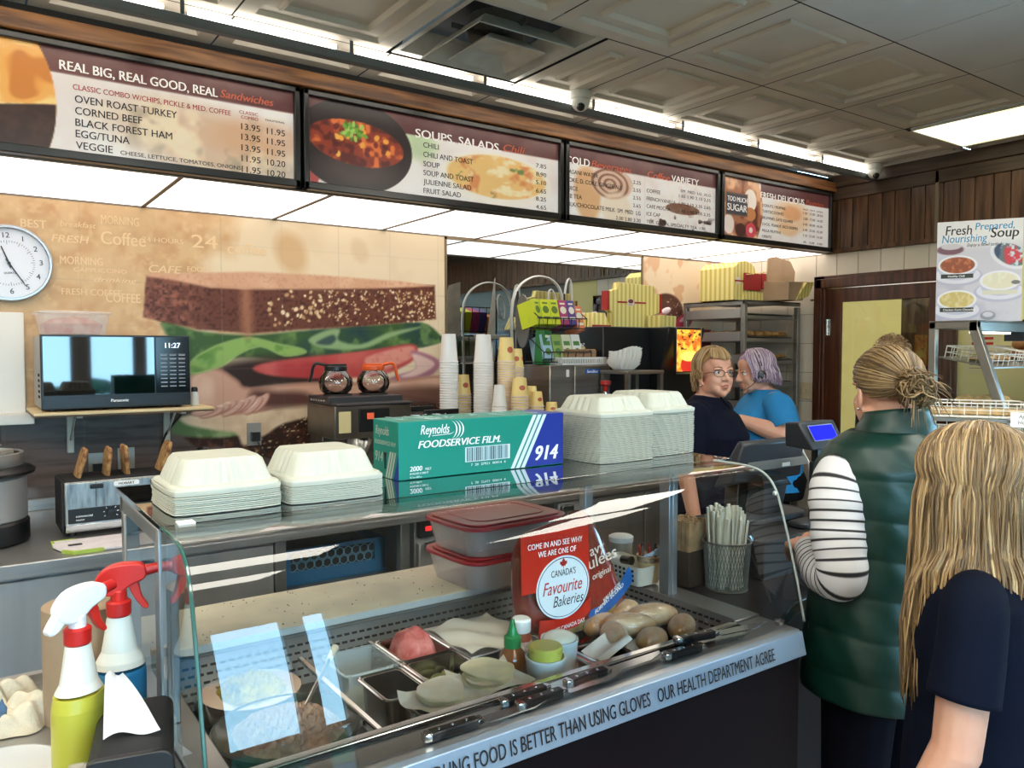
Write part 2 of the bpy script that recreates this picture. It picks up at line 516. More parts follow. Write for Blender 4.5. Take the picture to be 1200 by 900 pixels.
# window in the right wall with its rolled blind (it shows in the mirror)
f = MB()
for y0, y1, z0, z1 in ((RW0, RW1, RWZ0, RWZ0+0.04), (RW0, RW1, RWZ1-0.04, RWZ1), (RW0, RW0+0.04, RWZ0, RWZ1), (RW1-0.04, RW1, RWZ0, RWZ1), (-0.4, -0.34, RWZ0, RWZ1)):
    f.box(XR+0.02, XR+0.06, y0, y1, z0, z1)
w = struct('window_6', f, mat('dark_window_frame', (40, 40, 44), 0.5))
g = MB(); g.add([(XR+0.04, RW0, RWZ0), (XR+0.04, RW1, RWZ0), (XR+0.04, RW1, RWZ1), (XR+0.04, RW0, RWZ1)], [(0, 1, 2, 3)])
obj('pane', g, m_glass, w)
g = MB()
g.grid(lambda s, t: (XR+0.005+0.002*math.sin(t*60), RW0+0.02+(RW1-RW0-0.04)*s, 1.78+0.52*t), 2, 90)
obj('blind', g, mat('grey_blue_blind', (120, 140, 150), 0.8), w)

# ceiling: pressed tiles over the counter, plain tiles towards the dining room, lamps let into it
LAMPS = [(4.19, 4.78, 1.05, 2.26), (0.55, 1.15, 0.25, 0.85), (-0.7, -0.1, -0.4, 0.82), (2.6, 3.2, -1.3, -0.1), (0.2, 0.8, -2.2, -1.0), (2.35, 2.95, 0.0, 1.2), (-1.3, -0.7, 1.2, 2.4), (0.55, 1.15, -0.95, -0.35)]
VENT = (1.42, 2.05, 2.27, 2.88)
def pressed(b, x0, x1, y0, y1):
    g = 0.0035; x0 += g; x1 -= g; y0 += g; y1 -= g
    w, d = x1-x0, y1-y0
    ring = []
    for ins, dz in ((0, 0), (0.06, 0), (0.068, 0.016), (0.118, 0.016), (0.124, 0.004), (0.136, 0.004), (0.142, 0.024)):
        i = min(ins, 0.46*min(w, d)*ins/0.142)
        ring.append([(x0+i, y0+i, ZC+dz), (x1-i, y0+i, ZC+dz), (x1-i, y1-i, ZC+dz), (x0+i, y1-i, ZC+dz)])
    vs = [p for r in ring for p in r]; fs = []
    for k in range(len(ring)-1):
        for j in range(4): fs.append((4*k+j, 4*k+(j+1) % 4, 4*k+4+(j+1) % 4, 4*k+4+j))
    k = 4*(len(ring)-1); fs.append((k, k+1, k+2, k+3))
    b.add(vs, fs, 0)
b = MB()
rows = [(2.88, 3.2, [2.05+0.61*k for k in range(-7, 6)]), (2.27, 2.88, [-2.0, -1.61, -1.0, -0.39, 0.21, 0.82, 1.42, 2.05, 2.37, 2.97, 3.57, 4.17, 4.77, 4.95]),
        (1.66, 2.27, [-2.0]+[2.37+0.6*k for k in range(-7, 5)]+[4.95])]
for y0, y1, xs in rows:
    for x0, x1 in zip(xs, xs[1:]):
        if (x0, x1, y0, y1) == VENT: continue
        if y1 == 2.27 and 4.0 < x0 < 4.5: continue
        if x1 > XR: x1 = XR
        if x1-x0 > 0.03: pressed(b, x0, x1, y0, y1)
def over(a, c): return a[0] < c[1]-0.02 and c[0] < a[1]-0.02 and a[2] < c[3]-0.02 and c[2] < a[3]-0.02
ys = [1.66-0.61*k for k in range(8)]
for j in range(7):
    y1, y0 = ys[j], max(YF, ys[j+1])
    xs = [-2.0]+[2.37+0.6*k for k in range(-7, 5)]+[4.95]
    for x0, x1 in zip(xs, xs[1:]):
        b.box(x0+0.003, x1-0.003, y0+0.003, y1-0.003, ZC, ZC+0.01, 1)
b.box(XL, XR, YF, YB, ZC+0.10, ZC+0.14, 2)
b.box(XL, 1.40, YF, 3.2, ZC+0.032, ZC+0.036, 2); b.box(2.07, XR, YF, 3.2, ZC+0.032, ZC+0.036, 2)
b.box(1.40, 2.07, YF, 2.25, ZC+0.032, ZC+0.036, 2); b.box(1.40, 2.07, 2.9, 3.2, ZC+0.032, ZC+0.036, 2)
struct('ceiling', b, [m_ceil, m_ceilflat, m_dark], bevel=0)
# ceiling lamps
m_lamp = mat('lamp_diffuser', (255, 250, 236), 0.5, emit=PANEL_E)
labels = ['fluorescent ceiling panel with a yellowed lens near the right wall', 'square fluorescent ceiling panel in front of the deli case',
          'fluorescent ceiling panel over the dining room at the left', 'fluorescent ceiling panel over the dining room at the right', 'fluorescent ceiling panel near the front windows', 'fluorescent ceiling panel above the customers at the counter', 'fluorescent ceiling panel over the left end of the counter', 'square fluorescent ceiling panel second in line from the deli case']
for i, (x0, x1, y0, y1) in enumerate(LAMPS):
    t = thing('ceiling_light', labels[i], 'ceiling light', ((x0+x1)/2, (y0+y1)/2, ZC))
    w, d = (x1-x0)/2, (y1-y0)/2
    f = MB()
    for a in (-1, 1):
        f.cbox((a*(w-0.008), 0, -0.004), (0.016, 2*d, 0.014)); f.cbox((0, a*(d-0.008), -0.004), (2*w, 0.016, 0.014))
    obj('frame', f, m_ceilflat, t)
    g = MB(); g.box(-w+0.016, w-0.016, -d+0.016, d-0.016, -0.006, -0.002)
    lm = m_lamp
    if i == 0:
        lm = mat('yellowed_lamp_lens', (255, 252, 240), 0.5, emit=2.0)
        nt = lm.node_tree; n, l = nt.nodes, nt.links
        tc = n.new('ShaderNodeTexCoord'); nz = n.new('ShaderNodeTexNoise'); nz.inputs['Scale'].default_value = 2.2; nz.inputs['Detail'].default_value = 1
        rp = n.new('ShaderNodeValToRGB')
        rp.color_ramp.elements[0].position = 0.42; rp.color_ramp.elements[0].color = (0.95, 1.0, 0.92, 1)
        rp.color_ramp.elements[1].position = 0.66; rp.color_ramp.elements[1].color = (0.98, 0.85, 0.22, 1)
        l.new(tc.outputs['Object'], nz.inputs['Vector']); l.new(nz.outputs['Fac'], rp.inputs[0])
        l.new(rp.outputs[0], n['Principled BSDF'].inputs['Emission Color'])
    obj('lens', g, lm, t)
# air diffuser
t = thing('air_diffuser', 'square metal air diffuser with nested cones in the pressed ceiling', 'air vent', (1.735, 2.565, ZC))
m_vent = mat('vent_paint', (206, 203, 196), 0.55, var=0.12, scale=8)
b = MB()
def sqring(b, r0, z0, r1, z1, th=0.004, mi=0):
    v = []
    for r, z in ((r0, z0), (r1, z1), (r1, z1+th), (r0, z0+th)):
        v += [(-r, -r, z), (r, -r, z), (r, r, z), (-r, r, z)]
    f = []
    for k in range(4):
        a, c = 4*k, 4*((k+1) % 4)
        for j in range(4): f.append((a+j, a+(j+1) % 4, c+(j+1) % 4, c+j))
    b.add(v, f, mi)
sqring(b, 0.30, 0.0, 0.275, 0.004); sqring(b, 0.275, 0.004, 0.25, 0.09)
obj('housing', b, m_vent, t)
b = MB(); sqring(b, 0.215, -0.035, 0.15, 0.03); obj('outer_cone', b, m_vent, t)
b = MB(); sqring(b, 0.135, -0.045, 0.08, 0.0); b.box(-0.08, 0.08, -0.08, 0.08, -0.002, 0.002); obj('inner_cone', b, m_vent, t)
b = MB(); b.lathe([(0.11, 0.03), (0.11, 0.098)], 24); b.box(-0.2, 0.2, -0.004, 0.004, 0.02, 0.04); b.box(-0.004, 0.004, -0.2, 0.2, 0.02, 0.04)
obj('neck', b, mat('vent_grey', (96, 94, 90), 0.6), t)
# strip light: grey rail with a row of bright tubes
t = thing('strip_light', 'long grey rail with a row of bright tubes along the ceiling', 'strip light', (1.5, 2.86, 2.732))
b = MB(); b.box(-3.45, 3.42, -0.018, 0.018, -0.034, 0.0)
for k in range(12): b.box(-3.3+0.61*k, -3.285+0.61*k, -0.018, -0.012, 0.0, 0.047)
obj('rail', b, mat('rail_grey', (104, 110, 114), 0.5), t, bevel=0.003)
m_tube = mat('strip_tube', (255, 250, 238), 0.5, emit=STRIP_E)
for k in range(11):
    x0 = -3.27+0.61*k
    b = MB(); b.box(x0, x0+0.53, -0.008, 0.010, 0.008, 0.022)
    obj('tube', b, m_tube, t)
    b = MB(); b.box(x0, x0+0.53, 0.026, 0.044, -0.012, 0.004); obj('tube', b, m_tube, t)  # second tube row hidden behind the rail, added to brighten the ceiling tiles

# soffit above the back counter
b = MB()
b.box(XL, XR, 3.2, 3.23, ZS, ZC, 0)
b.box(XL, XR, 3.23, YB, ZS+0.10, ZS+0.13, 0)
struct('trim_5', b, m_dark)
b = MB(); b.box(XL, XR-0.02, 3.135, 3.2, 2.672, 2.738)
struct('trim_6', b, m_trimw, bevel=0.006)
b = MB()
for k in range(-4, 9):
    x = 0.72+0.61*k
    if x < XR: b.box(x-0.009, x+0.009, 3.22, YB, ZS-0.003, ZS+0.02)
b.box(XL, XR, YB-0.012, YB, ZS-0.006, ZS+0.02); b.box(XL, XR, 3.2, 3.225, ZS-0.004, ZS+0.02)
struct('trim_7', b, mat('soffit_bars', (120, 112, 104), 0.5, metal=0.4))
m_soff = mat('soffit_panel', (255, 244, 236), 0.4, emit=SOFFIT_E)
P0 = None
for k in range(-2, 8):
    x = 0.72+0.61*(k-1)
    w = min(0.592, XR-0.01-(x+0.009))
    b = MB(); b.box(0, w, 3.226, YB-0.012, 0.0, 0.006)
    o = obj('lit_ceiling_panel', b, m_soff, loc=(x+0.009, 0, ZS+0.001))
    where = {-2: 'leftmost glowing ceiling panel past the wall clock', -1: 'glowing ceiling panel out left of the wall clock', 0: 'glowing ceiling panel left of the clock', 1: 'glowing ceiling panel above the clock and microwave',
             2: 'glowing ceiling panel above the left half of the printed sandwich', 3: 'glowing ceiling panel above the right half of the printed sandwich',
             4: 'glowing ceiling panel above the cup stacks', 5: 'glowing ceiling panel above the tea rack', 6: 'glowing ceiling panel above the black dispenser',
             7: 'short glowing ceiling panel above the bakery rack'}[k]
    tag(o, where, 'ceiling light', 'glowing panels in the soffit')
# outdoors, seen only through the windows and in reflections
b = MB(); b.box(-30, 40, -9, YF-0.14, -0.35, -0.3); b.box(-30, 40, -40, -15, -0.35, -0.3)
struct('ground', b, mat('lawn', (88, 118, 60), 0.9, var=0.4, scale=1.5))
b = MB(); b.box(-30, 40, -15, -9, -0.37, -0.32)
struct('ground_road', b, mat('asphalt', (96, 98, 102), 0.85, var=0.1, scale=3))
b = MB(); rr = random.Random(5)
for k in range(46):
    b.ball((-20+k*1.0+rr.uniform(-.3, .3), -19+rr.uniform(-.8, .8), 0.0), (1.0, 0.9, 0.5+rr.uniform(0, .35)), 10, 7)
tag(obj('hedge', b, mat('hedge_leaf', (52, 84, 44), 0.9, var=0.5, scale=6)), 'green hedge across the road outside the front windows', 'hedge')

# ------------------------------------------------------------------ door in the right wall
b = MB()
for y0, y1, z0, z1 in ((DY0-0.09, DY0, 0, DZ), (DY1-0.085, DY1, 0, DZ), (DY0-0.09, DY1, DZ-0.085, DZ)):
    b.box(XR-0.03, XR-0.004, y0, y1, z0, z1)
    b.box(XR-0.042, XR-0.03, y0+0.02, y1-0.02, z0, z1-0.02 if z1 == DZ else z1)
d = struct('door_1', b, m_doorw, bevel=0.004)
b = MB()
y0, y1, z1 = DY0, DY1-0.085, DZ-0.085
gy0, gy1, gz0, gz1 = 2.5, 3.09, 1.02, 1.925
for a in ((y0, gy0, 0.01, z1), (gy1, y1, 0.01, z1), (gy0, gy1, 0.01, gz0), (gy0, gy1, gz1, z1)): b.box(XR-0.026, XR-0.006, *a)
obj('leaf', b, m_doorw, d, bevel=0.003)
b = MB(); b.box(XR-0.02, XR-0.016, gy0, gy1, gz0, gz1)
obj('pane', b, thin_glass('door_glass', (248, 248, 240), 1.0), d)
b = MB(); b.box(XR-0.009, XR-0.007, gy0, gy1, gz0, gz1, 0); b.box(XR-0.0115, XR-0.009, 2.5, 2.68, gz0, gz1, 1)
obj('room_beyond', b, [mat('yellow_beyond', (232, 220, 150), 0.6, emit=0.5), m_panelw], d)
b = MB(); b.lathe([(0.011, 0), (0.011, 0.11)], 10, (XR-0.04, 3.185, 1.7)); b.box(XR-0.034, XR-0.026, 3.165, 3.2, 1.7, 1.81)
obj('hinge', b, m_chrome, d)
b = MB(); b.box(XR-0.028, XR-0.02, DY0+0.02, DY1-0.1, 2.018, 2.026); obj('closer_bar', b, m_chrome, d)
b = MB(); b.tube([(XR-0.02, 3.31, 1.95), (XR-0.05, 3.31, 1.95), (XR-0.055, 3.30, 1.945)], 0.007, 8); obj('hook', b, m_alu, d)
t = thing('light_switch', 'cream wall switch plate on the tiles left of the wooden door', 'light switch', (XR-0.006, 3.375, 1.31))
b = MB(); b.box(-0.006, 0, -0.052, 0.052, -0.06, 0.06); obj('plate', b, mat('cream_plate', (206, 190, 156), 0.4), t, bevel=0.003)
for a in (-0.022, 0.022):
    b = MB(); b.box(-0.014, -0.005, a-0.005, a+0.005, -0.012, 0.012); obj('toggle', b, mat('cream_toggle', (190, 172, 138), 0.4), t)
# ------------------------------------------------------------------ service window, white frame, at the far left of the back wall
b = MB()
for x0, x1, z0, z1 in ((WX0-0.1, WX0, WZ0-0.06, WZ1+0.1), (WX1, WX1+0.115, WZ0-0.06, WZ1+0.1), (WX0, WX1, WZ1, WZ1+0.1), (WX0, WX1, WZ0-0.06, WZ0)):
    b.box(x0, x1, YB-0.03, YB-0.004, z0, z1)
b.box(WX0-0.1, WX1+0.14, YB-0.12, YB-0.004, WZ0-0.075, WZ0-0.03)
w = struct('window_7', b, mat('white_frame_paint', (226, 222, 212), 0.45), bevel=0.004)
b = MB(); b.box(WX0, WX1, YB+0.05, YB+0.055, WZ0, WZ1); obj('pane', b, m_glass, w)
b = MB(); b.box(WX0, WX1, YB+0.1, YB+0.11, WZ0, WZ1, 0)
for k in range(3): b.box(WX0, WX1, YB+0.06, YB+0.1, WZ0+0.06+0.09*k, WZ0+0.07+0.09*k, 1)
obj('dark_room_beyond', b, [mat('dim_green_room', (58, 64, 56), 0.7), m_alu], w)
# ================================================================== PRINTS ON THE WALLS
def at_y(px, py, Y):
    """point of the plane y = Y seen at (px, py) of the 1200 x 900 frame; used to lay out flat prints on that plane"""
    Rt = Vector((math.sin(YAW), -math.cos(YAW), 0)); Up = Rt.cross(FWD)
    d = FWD+Rt*((px-600)/FPX)-Up*((py-450)/FPX)
    p = EYE+d*((Y-EYE.y)/d.y)
    return p.x, p.z
m_print = mat('printed_sheet', (255, 255, 255), 0.35, attr='Col', spec=0.4)
m_ink = mat('black_ink', (26, 22, 22), 0.4)
m_whiteink = mat('white_ink', (250, 248, 246), 0.4)
# ------------------------------------------------ sandwich mural on the tiles
MX0, MX1, MZ0, MZ1 = -0.30, 2.334, 1.0, 2.258
def mpts(l): return [(lambda q: (q[0]-MX0, q[1]-MZ0))(at_y(160+x/3.243, 300+y/3.243, 4.0)) for x, y in l]
cv = Canvas(MX1-MX0, MZ1-MZ0, 470, 226)
u, v = cv.u, cv.v
gx = (u+MX0)
n1 = vn(u, v, 5, 1); n2 = vn(u, v, 40, 2); n3 = vn(u, v, 14, 3); n4 = vn(u, v, 90, 9, 1)
right = np.clip((gx-0.95-0.25*(n1-0.5)*4)/0.25, 0, 1)
cv.fill((204, 172, 130)); cv.fill((184, 142, 100), np.clip((n3-0.42)*3, 0, 1)*0.7)
cv.fill((216, 186, 142), np.clip((n2-0.55)*4, 0, 1)*0.6)
cv.fill((222, 204, 172), right); cv.fill((206, 184, 150), right*np.clip((n1-0.5)*3, 0, 1)*0.6)
# grey brown boards under the sandwich
low = np.clip((1.335-MZ0-v)/0.05, 0, 1)*np.clip((2.30-gx)/0.1+0.5, 0, 1)
cv.fill((104, 90, 84), low); cv.fill((78, 66, 62), low*np.clip((vn(u*1.0, v*9, 6, 4)-0.45)*3, 0, 1))
def blob(col, pts, soft=0.008, smooth=True, amt=1.0):
    p = mpts(pts)
    if smooth: p = catmull(p, 4, True)
    m, d = inpoly(u, v, p, soft)
    cv.fill(col, m*amt); return m, d
# bottom bread
m, d = blob((54, 36, 30), [(180, 690), (330, 665), (420, 690), (530, 640), (690, 590), (1180, 560), (1180, 770), (520, 770), (300, 720), (230, 730)], smooth=False)
cv.fill((92, 58, 44), m*np.clip((n2-0.5)*4, 0, 1)); cv.fill((206, 176, 136), m*np.clip((n4-0.80)*12, 0, 1)*np.clip((gx-1.15)*10, 0, 1))
# lower lettuce
m, d = blob((96, 122, 76), [(130, 655), (180, 605), (260, 635), (390, 675), (280, 690), (160, 680)])
cv.fill((150, 168, 118), m*np.clip((n3-0.5)*4, 0, 1))
# cheese / turkey slice
m, d = blob((226, 200, 166), [(170, 610), (300, 595), (480, 585), (670, 560), (690, 600), (560, 635), (470, 690), (405, 720), (375, 672), (290, 660), (190, 640)])
cv.fill((200, 168, 136), m*np.clip((n3-0.45)*3, 0, 1)*0.7)
# lettuce back, dark
m, d = blob((62, 92, 52), [(95, 245), (230, 285), (430, 300), (620, 285), (900, 262), (1080, 255), (1150, 300), (1158, 325), (1060, 350), (950, 355), (700, 385), (560, 395), (420, 385), (330, 400), (280, 450), (200, 460), (130, 330)])
cv.fill((40, 66, 66), m*np.clip((gx-1.25)*4, 0, 1)*np.clip((vn(u, v, 10, 21)-0.3)*2.5, 0, 1))  # bluish window reflection painted into the right part of the lettuce
cv.fill((112, 142, 82), m*np.clip((n3-0.55)*5, 0, 1)*0.8)
# dark gap under it
blob((52, 38, 34), [(300, 420), (480, 385), (760, 390), (760, 480), (520, 500), (400, 520), (300, 480)], 0.03)
# tomato
m, d = blob((172, 62, 64), [(440, 425), (560, 395), (860, 362), (1045, 335), (1056, 385), (1000, 425), (900, 455), (700, 466), (520, 455)])
cv.fill((206, 104, 96), m*np.clip((n1-0.45)*4, 0, 1)*0.7)
m, d = blob((214, 142, 126), [(870, 385), (1035, 342), (1048, 380), (985, 415), (900, 432)]); cv.fill((196, 96, 92), m*np.clip((n2-0.5)*3, 0, 1)*0.5)
# onion ring
m, d = blob((168, 118, 134), [(1040, 360), (1130, 385), (1150, 420), (1080, 472), (940, 478), (980, 455), (1060, 425)])
blob((222, 190, 180), [(1045, 372), (1115, 395), (1125, 420), (1060, 455), (1000, 458), (1060, 425)])
# ham: broad slices and the ruffled fold
m, d = blob((206, 160, 136), [(205, 455), (300, 425), (380, 470), (430, 500), (650, 480), (900, 480), (1180, 458), (1180, 555), (1000, 535), (820, 545), (660, 560), (560, 556), (480, 590), (350, 602), (250, 585), (205, 530)])
cv.fill((230, 192, 168), m*np.clip((n1-0.42)*3.5, 0, 1)); cv.fill((150, 100, 84), m*np.clip(1-np.abs(d)/0.02, 0, 1)*0.7)
m, d = blob((84, 56, 50), [(880, 520), (1000, 500), (1180, 500), (1180, 560), (960, 560)], 0.02, amt=0.7)
m, d = blob((94, 62, 54), [(440, 512), (540, 515), (640, 520), (680, 560), (520, 575), (430, 570)], 0.02)
for a in range(9):
    q = mpts([(470-a*27, 556+a*4.5+6*math.sin(a*2.1)), (470-a*27+30, 556+a*4.5)])
    ln = abs(q[1][0]-q[0][0])
    for k, (col, sx, dx, dy) in enumerate((((164, 112, 96), 1.0, 0.004, -0.004), ((212, 170, 150), 0.94, 0, 0), ((236, 206, 188), 0.55, -0.006, 0.006))):
        cv.fill(col, emask(u, v, q[0][0]+dx, q[0][1]+dy, 0.062*sx, 0.021*sx, 0.85-0.08*a, 0.25)*0.9)
# bright front leaf
m, d = blob((138, 172, 92), [(205, 400), (260, 362), (330, 330), (430, 310), (540, 335), (620, 350), (640, 368), (560, 380), (470, 345), (390, 372), (320, 420), (205, 447)])
cv.fill((92, 134, 64), m*np.clip((n3-0.48)*4, 0, 1)); cv.fill((188, 208, 140), m*np.clip(1-np.abs(d)/0.008, 0, 1)*0.8)
m, d = blob((140, 166, 118), [(650, 320), (720, 282), (770, 280), (765, 320), (850, 335), (960, 290), (1080, 270), (960, 310), (860, 352), (720, 352)])
m, d = blob((64, 84, 80), [(680, 330), (740, 300), (755, 318), (730, 338)])
# top slice of bread
m, d = blob((104, 62, 50), [(36, 76), (25, 232), (100, 250), (240, 280), (380, 290), (440, 295), (600, 281), (800, 270), (1000, 255), (1134, 240), (1130, 112), (700, 100), (300, 90)], 0.006, smooth=False)
lf = np.clip((0.95-gx)/0.12+0.5, 0, 1)
cv.fill((150, 96, 78), m*lf*np.clip((n2-0.35)*2.4, 0, 1)); cv.fill((70, 40, 34), m*np.clip((n4-0.55)*3, 0, 1)*0.8)
m2, d2 = blob((176, 122, 92), [(395, 130), (430, 130), (438, 292), (400, 290)], 0.02, amt=0.7)
rs = random.Random(11)
for k in range(300):
    x = 480+650*rs.random()**0.75; y = rs.uniform(132, 268-(x-480)*0.03)
    if x < 640 and y < 200 and rs.random() < .4: continue
    big = 0.011 if x < 700 else 0.0075
    c = mpts([(x, y)])[0]
    cc = rs.choice([(226, 200, 158), (206, 172, 128), (236, 214, 176), (186, 146, 106)])
    near = (np.abs(u-c[0]) < 0.03) & (np.abs(v-c[1]) < 0.03)
    i = np.where(near)[0]
    a = big*rs.uniform(.5, 1.2); e = emask(u[i], v[i], c[0], c[1], a, a*rs.uniform(.55, .9), rs.uniform(0, 3), 0.5)[:, None]
    cv.c[i] = cv.c[i]*(1-e)+np.array(cc)*e
m, d = blob((206, 160, 128), [(35, 78), (60, 66), (200, 66), (430, 60), (700, 74), (1000, 97), (1132, 115), (900, 124), (600, 127), (400, 127), (280, 121), (140, 92)], 0.006, smooth=False)
cv.fill((228, 190, 158), m*np.clip((n1-0.45)*3, 0, 1)); cv.fill((184, 134, 106), m*np.clip((n4-0.6)*3, 0, 1)*0.5)
# faint map stain at the upper right
for (x, y, a, c2) in ((585, -10, 0.05, (196, 158, 112)), (845, -20, 0.03, (206, 184, 150))):
    c = mpts([(x, y)])[0]; cv.fill(c2, emask(u, v, c[0], c[1], a*1.6, a*2.2, 0.4, 0.6)*0.7)
# tile joints show through the print
gl = np.minimum(np.abs(((u+MX0) / 0.305) % 1-0.5), np.abs((v/0.203) % 1-0.5)*0.67)
cv.fill((150, 130, 112), np.clip(1-gl*0.305/0.0035, 0, 1)*0.25)
b = cv.mb(T(MX0, YB-0.010, MZ0) @ FRONT)
keep = [f for f in b.f if not (b.v[f[0]][0] < 0.14 and b.v[f[0]][2] < 1.77)]
b.f = keep; b.m = [0]*len(keep)
mural = obj('wall_mural', b, mat('mural_print', (255, 255, 255), 0.35, attr='Col', spec=0.2), angle=None)
tag(mural, 'wall mural of a giant ham sandwich on seeded dark bread behind the microwave', 'mural')
lt = MB(); M = T(0, YB-0.0115, 0) @ FRONT
m_pale = mat('pale_mural_lettering', (226, 196, 150), 0.5)
def mural_text(s, px, py, pxw, h, **k):
    x, z = at_y(px, py, 4.0); x2, _ = at_y(px+pxw, py, 4.0)
    text(lt, s, x, z, h, M, w=x2-x, **k)
for s, px, py, w, h, sh in (('BEST', 24, 266, 30, 0.05, 0), ('MORNING', 118, 262, 44, 0.055, 0), ('Coffee', 118, 286, 52, 0.085, 0), ('24', 224, 290, 30, 0.09, 0), ('coffee', 266, 297, 45, 0.075, 0),
                            ('CAFE', 174, 319, 38, 0.05, 0.2), ('FOOD', 219, 318, 24, 0.034, 0), ('MORNING', 70, 309, 50, 0.05, 0), ('FRESH COFFEE', 72, 345, 70, 0.04, 0), ('COFFEE', 124, 354, 40, 0.06, 0),
                            ('drinking', 110, 330, 50, 0.03, 0.3), ('FRESH', 60, 283, 44, 0.045, 0.2), ('CAPPUCCINO', 86, 318, 62, 0.026, 0), ('breakfast', 70, 265, 42, 0.035, 0.2), ('24 HOURS', 166, 283, 48, 0.032, 0)):
    mural_text(s, px, py, w, h, shear=sh)
obj('lettering', lt, m_pale, mural, smooth=False)
# second mural, past the mirror
cv = Canvas(0.72, 1.0, 150, 200); u, v = cv.u, cv.v
n1 = vn(u, v, 8, 31); n2 = vn(u, v, 40, 32)
cv.fill((226, 206, 176)); cv.fill((208, 164, 126), np.clip((n1-0.52)*12, 0, 1)*0.8)
for k in range(2):
    m = emask(u, v, 0.24, 0.62-0.0*k, 0.17-0.05*k, 0.13-0.04*k, 0, 0.1)
    cv.fill((84, 52, 44) if k == 0 else (96, 62, 52), m*(v > 0.50))
cv.fill((232, 214, 206), m*0+np.clip((vn(u, v, 110, 33, 1)-0.86)*14, 0, 1)*emask(u, v, 0.24, 0.62, 0.16, 0.12))
cv.fill((186, 62, 84), emask(u, v, 0.42, 0.55, 0.10, 0.055, 0.4)); cv.fill((236, 190, 200), emask(u, v, 0.43, 0.575, 0.06, 0.016, 0.4))
cv.fill((150, 40, 44), np.clip((0.50-v)/0.01, 0, 1)); cv.fill((206, 90, 84), np.clip((0.50-v)/0.01, 0, 1)*np.clip((n1-0.5)*5, 0, 1))
b = cv.mb(T(3.935, YB-0.010, 1.255) @ FRONT)
tag(obj('wall_mural', b, m_print, angle=None), 'small wall mural of a chocolate cake and a map behind the bakery rack', 'mural')
# mirror on the back wall between the murals
t = thing('wall_mirror', 'wide wall mirror behind the cup stacks and tea rack', 'mirror', (3.135, YB-0.004, 1.60))
b = MB(); b.box(-0.79, 0.79, -0.006, 0, -0.645, 0.645)
obj('glass', b, mat('mirror_silver', (214, 222, 224), 0.02, metal=1.0), t)
b = MB(); b.box(-0.80, 0.80, -0.012, 0, 0.645, 0.662); b.box(-0.80, 0.80, -0.012, 0, -0.66, -0.645)
for a in (-0.80, 0.788): b.box(a, a+0.012, -0.012, 0, -0.66, 0.66)
obj('frame', b, mat('mirror_edge', (128, 112, 88), 0.4, metal=0.6), t)

# ------------------------------------------------ menu boards
BY = 3.16
def Xp(px): return at_y(px, 200, BY)[0]
m_frame = mat('black_board_frame', (30, 29, 30), 0.3, spec=0.6)
m_board = mat('menu_print', (255, 255, 255), 0.32, attr='Col', spec=0.45, emit=0.34)  # faint glow put into the print to brighten the boards
m_red = mat('red_ink', (186, 42, 34), 0.4)
m_coral = mat('coral_ink', (226, 112, 84), 0.4)
m_boardwhite = mat('white_board_ink', (255, 252, 248), 0.35, emit=0.25)  # white lettering gets the same kind of added glow
ZB0, ZB1 = 2.264, 2.668
def board(name_label, x0, x1, paint, lines, nx):
    t = thing('menu_board', name_label, 'menu board', ((x0+x1)/2, BY, (ZB0+ZB1)/2), group='menu boards over the counter')
    w, h = (x1-x0)/2, (ZB1-ZB0)/2; f = 0.024
    b = MB()
    b.box(-w, w, -0.012, 0.036, h-f, h); b.box(-w, w, -0.012, 0.036, -h, -h+f*1.3)
    b.box(-w, -w+f, -0.012, 0.036, -h, h); b.box(w-f, w, -0.012, 0.036, -h, h)
    b.box(-w+f, w-f, 0.012, 0.036, -h+f, h-f)
    obj('frame', b, m_frame, t, bevel=0.004)
    W, H = 2*w-2*f, 2*h-2.3*f
    cv = Canvas(W, H, nx, int(nx*H/W)+1); paint(cv, cv.u, cv.v, W, H, lambda px: Xp(px)-x0-f)
    M = T(-w+f, 0.008, -h+1.3*f) @ FRONT
    obj('poster', cv.mb(M), m_board, t, angle=None)
    ink = {0: MB(), 1: MB(), 2: MB(), 3: MB()}
    M2 = T(-w+f, 0.0065, -h+1.3*f) @ FRONT
    for (s, px0, px1, fy, hh, c, al, sh) in lines:
        xa, xb = Xp(px0)-x0-f, Xp(px1)-x0-f
        text(ink[c], s, xa if al == 'l' else xb, H*(1-fy)-H*hh*0.5, H*hh/0.70, M2, w=(xb-xa), mi=0, bold=0.02 if hh > 0.075 else 0.008, shear=sh, align=al)
    for k, mm in ((0, m_ink), (1, m_boardwhite), (2, m_red), (3, m_coral)):
        if ink[k].v: obj('lettering', ink[k], mm, t, smooth=False)
    return t
def base_paint(cv, u, v, W, H, xs, seed, warm=(196, 150, 110)):
    n = vn(u, v, 7, seed); n2 = vn(u, v, 30, seed+1)
    cv.fill((232, 226, 222)); cv.fill((214, 202, 198), np.clip((n-0.5)*4, 0, 1)*0.6)
    top = np.clip((v-H*0.765)/0.003+0.5, 0, 1)
    return n, n2, top
def maroon(cv, top, n): cv.fill((92, 54, 54), top); cv.fill((120, 84, 80), top*np.clip((n-0.45)*3, 0, 1)*0.6)
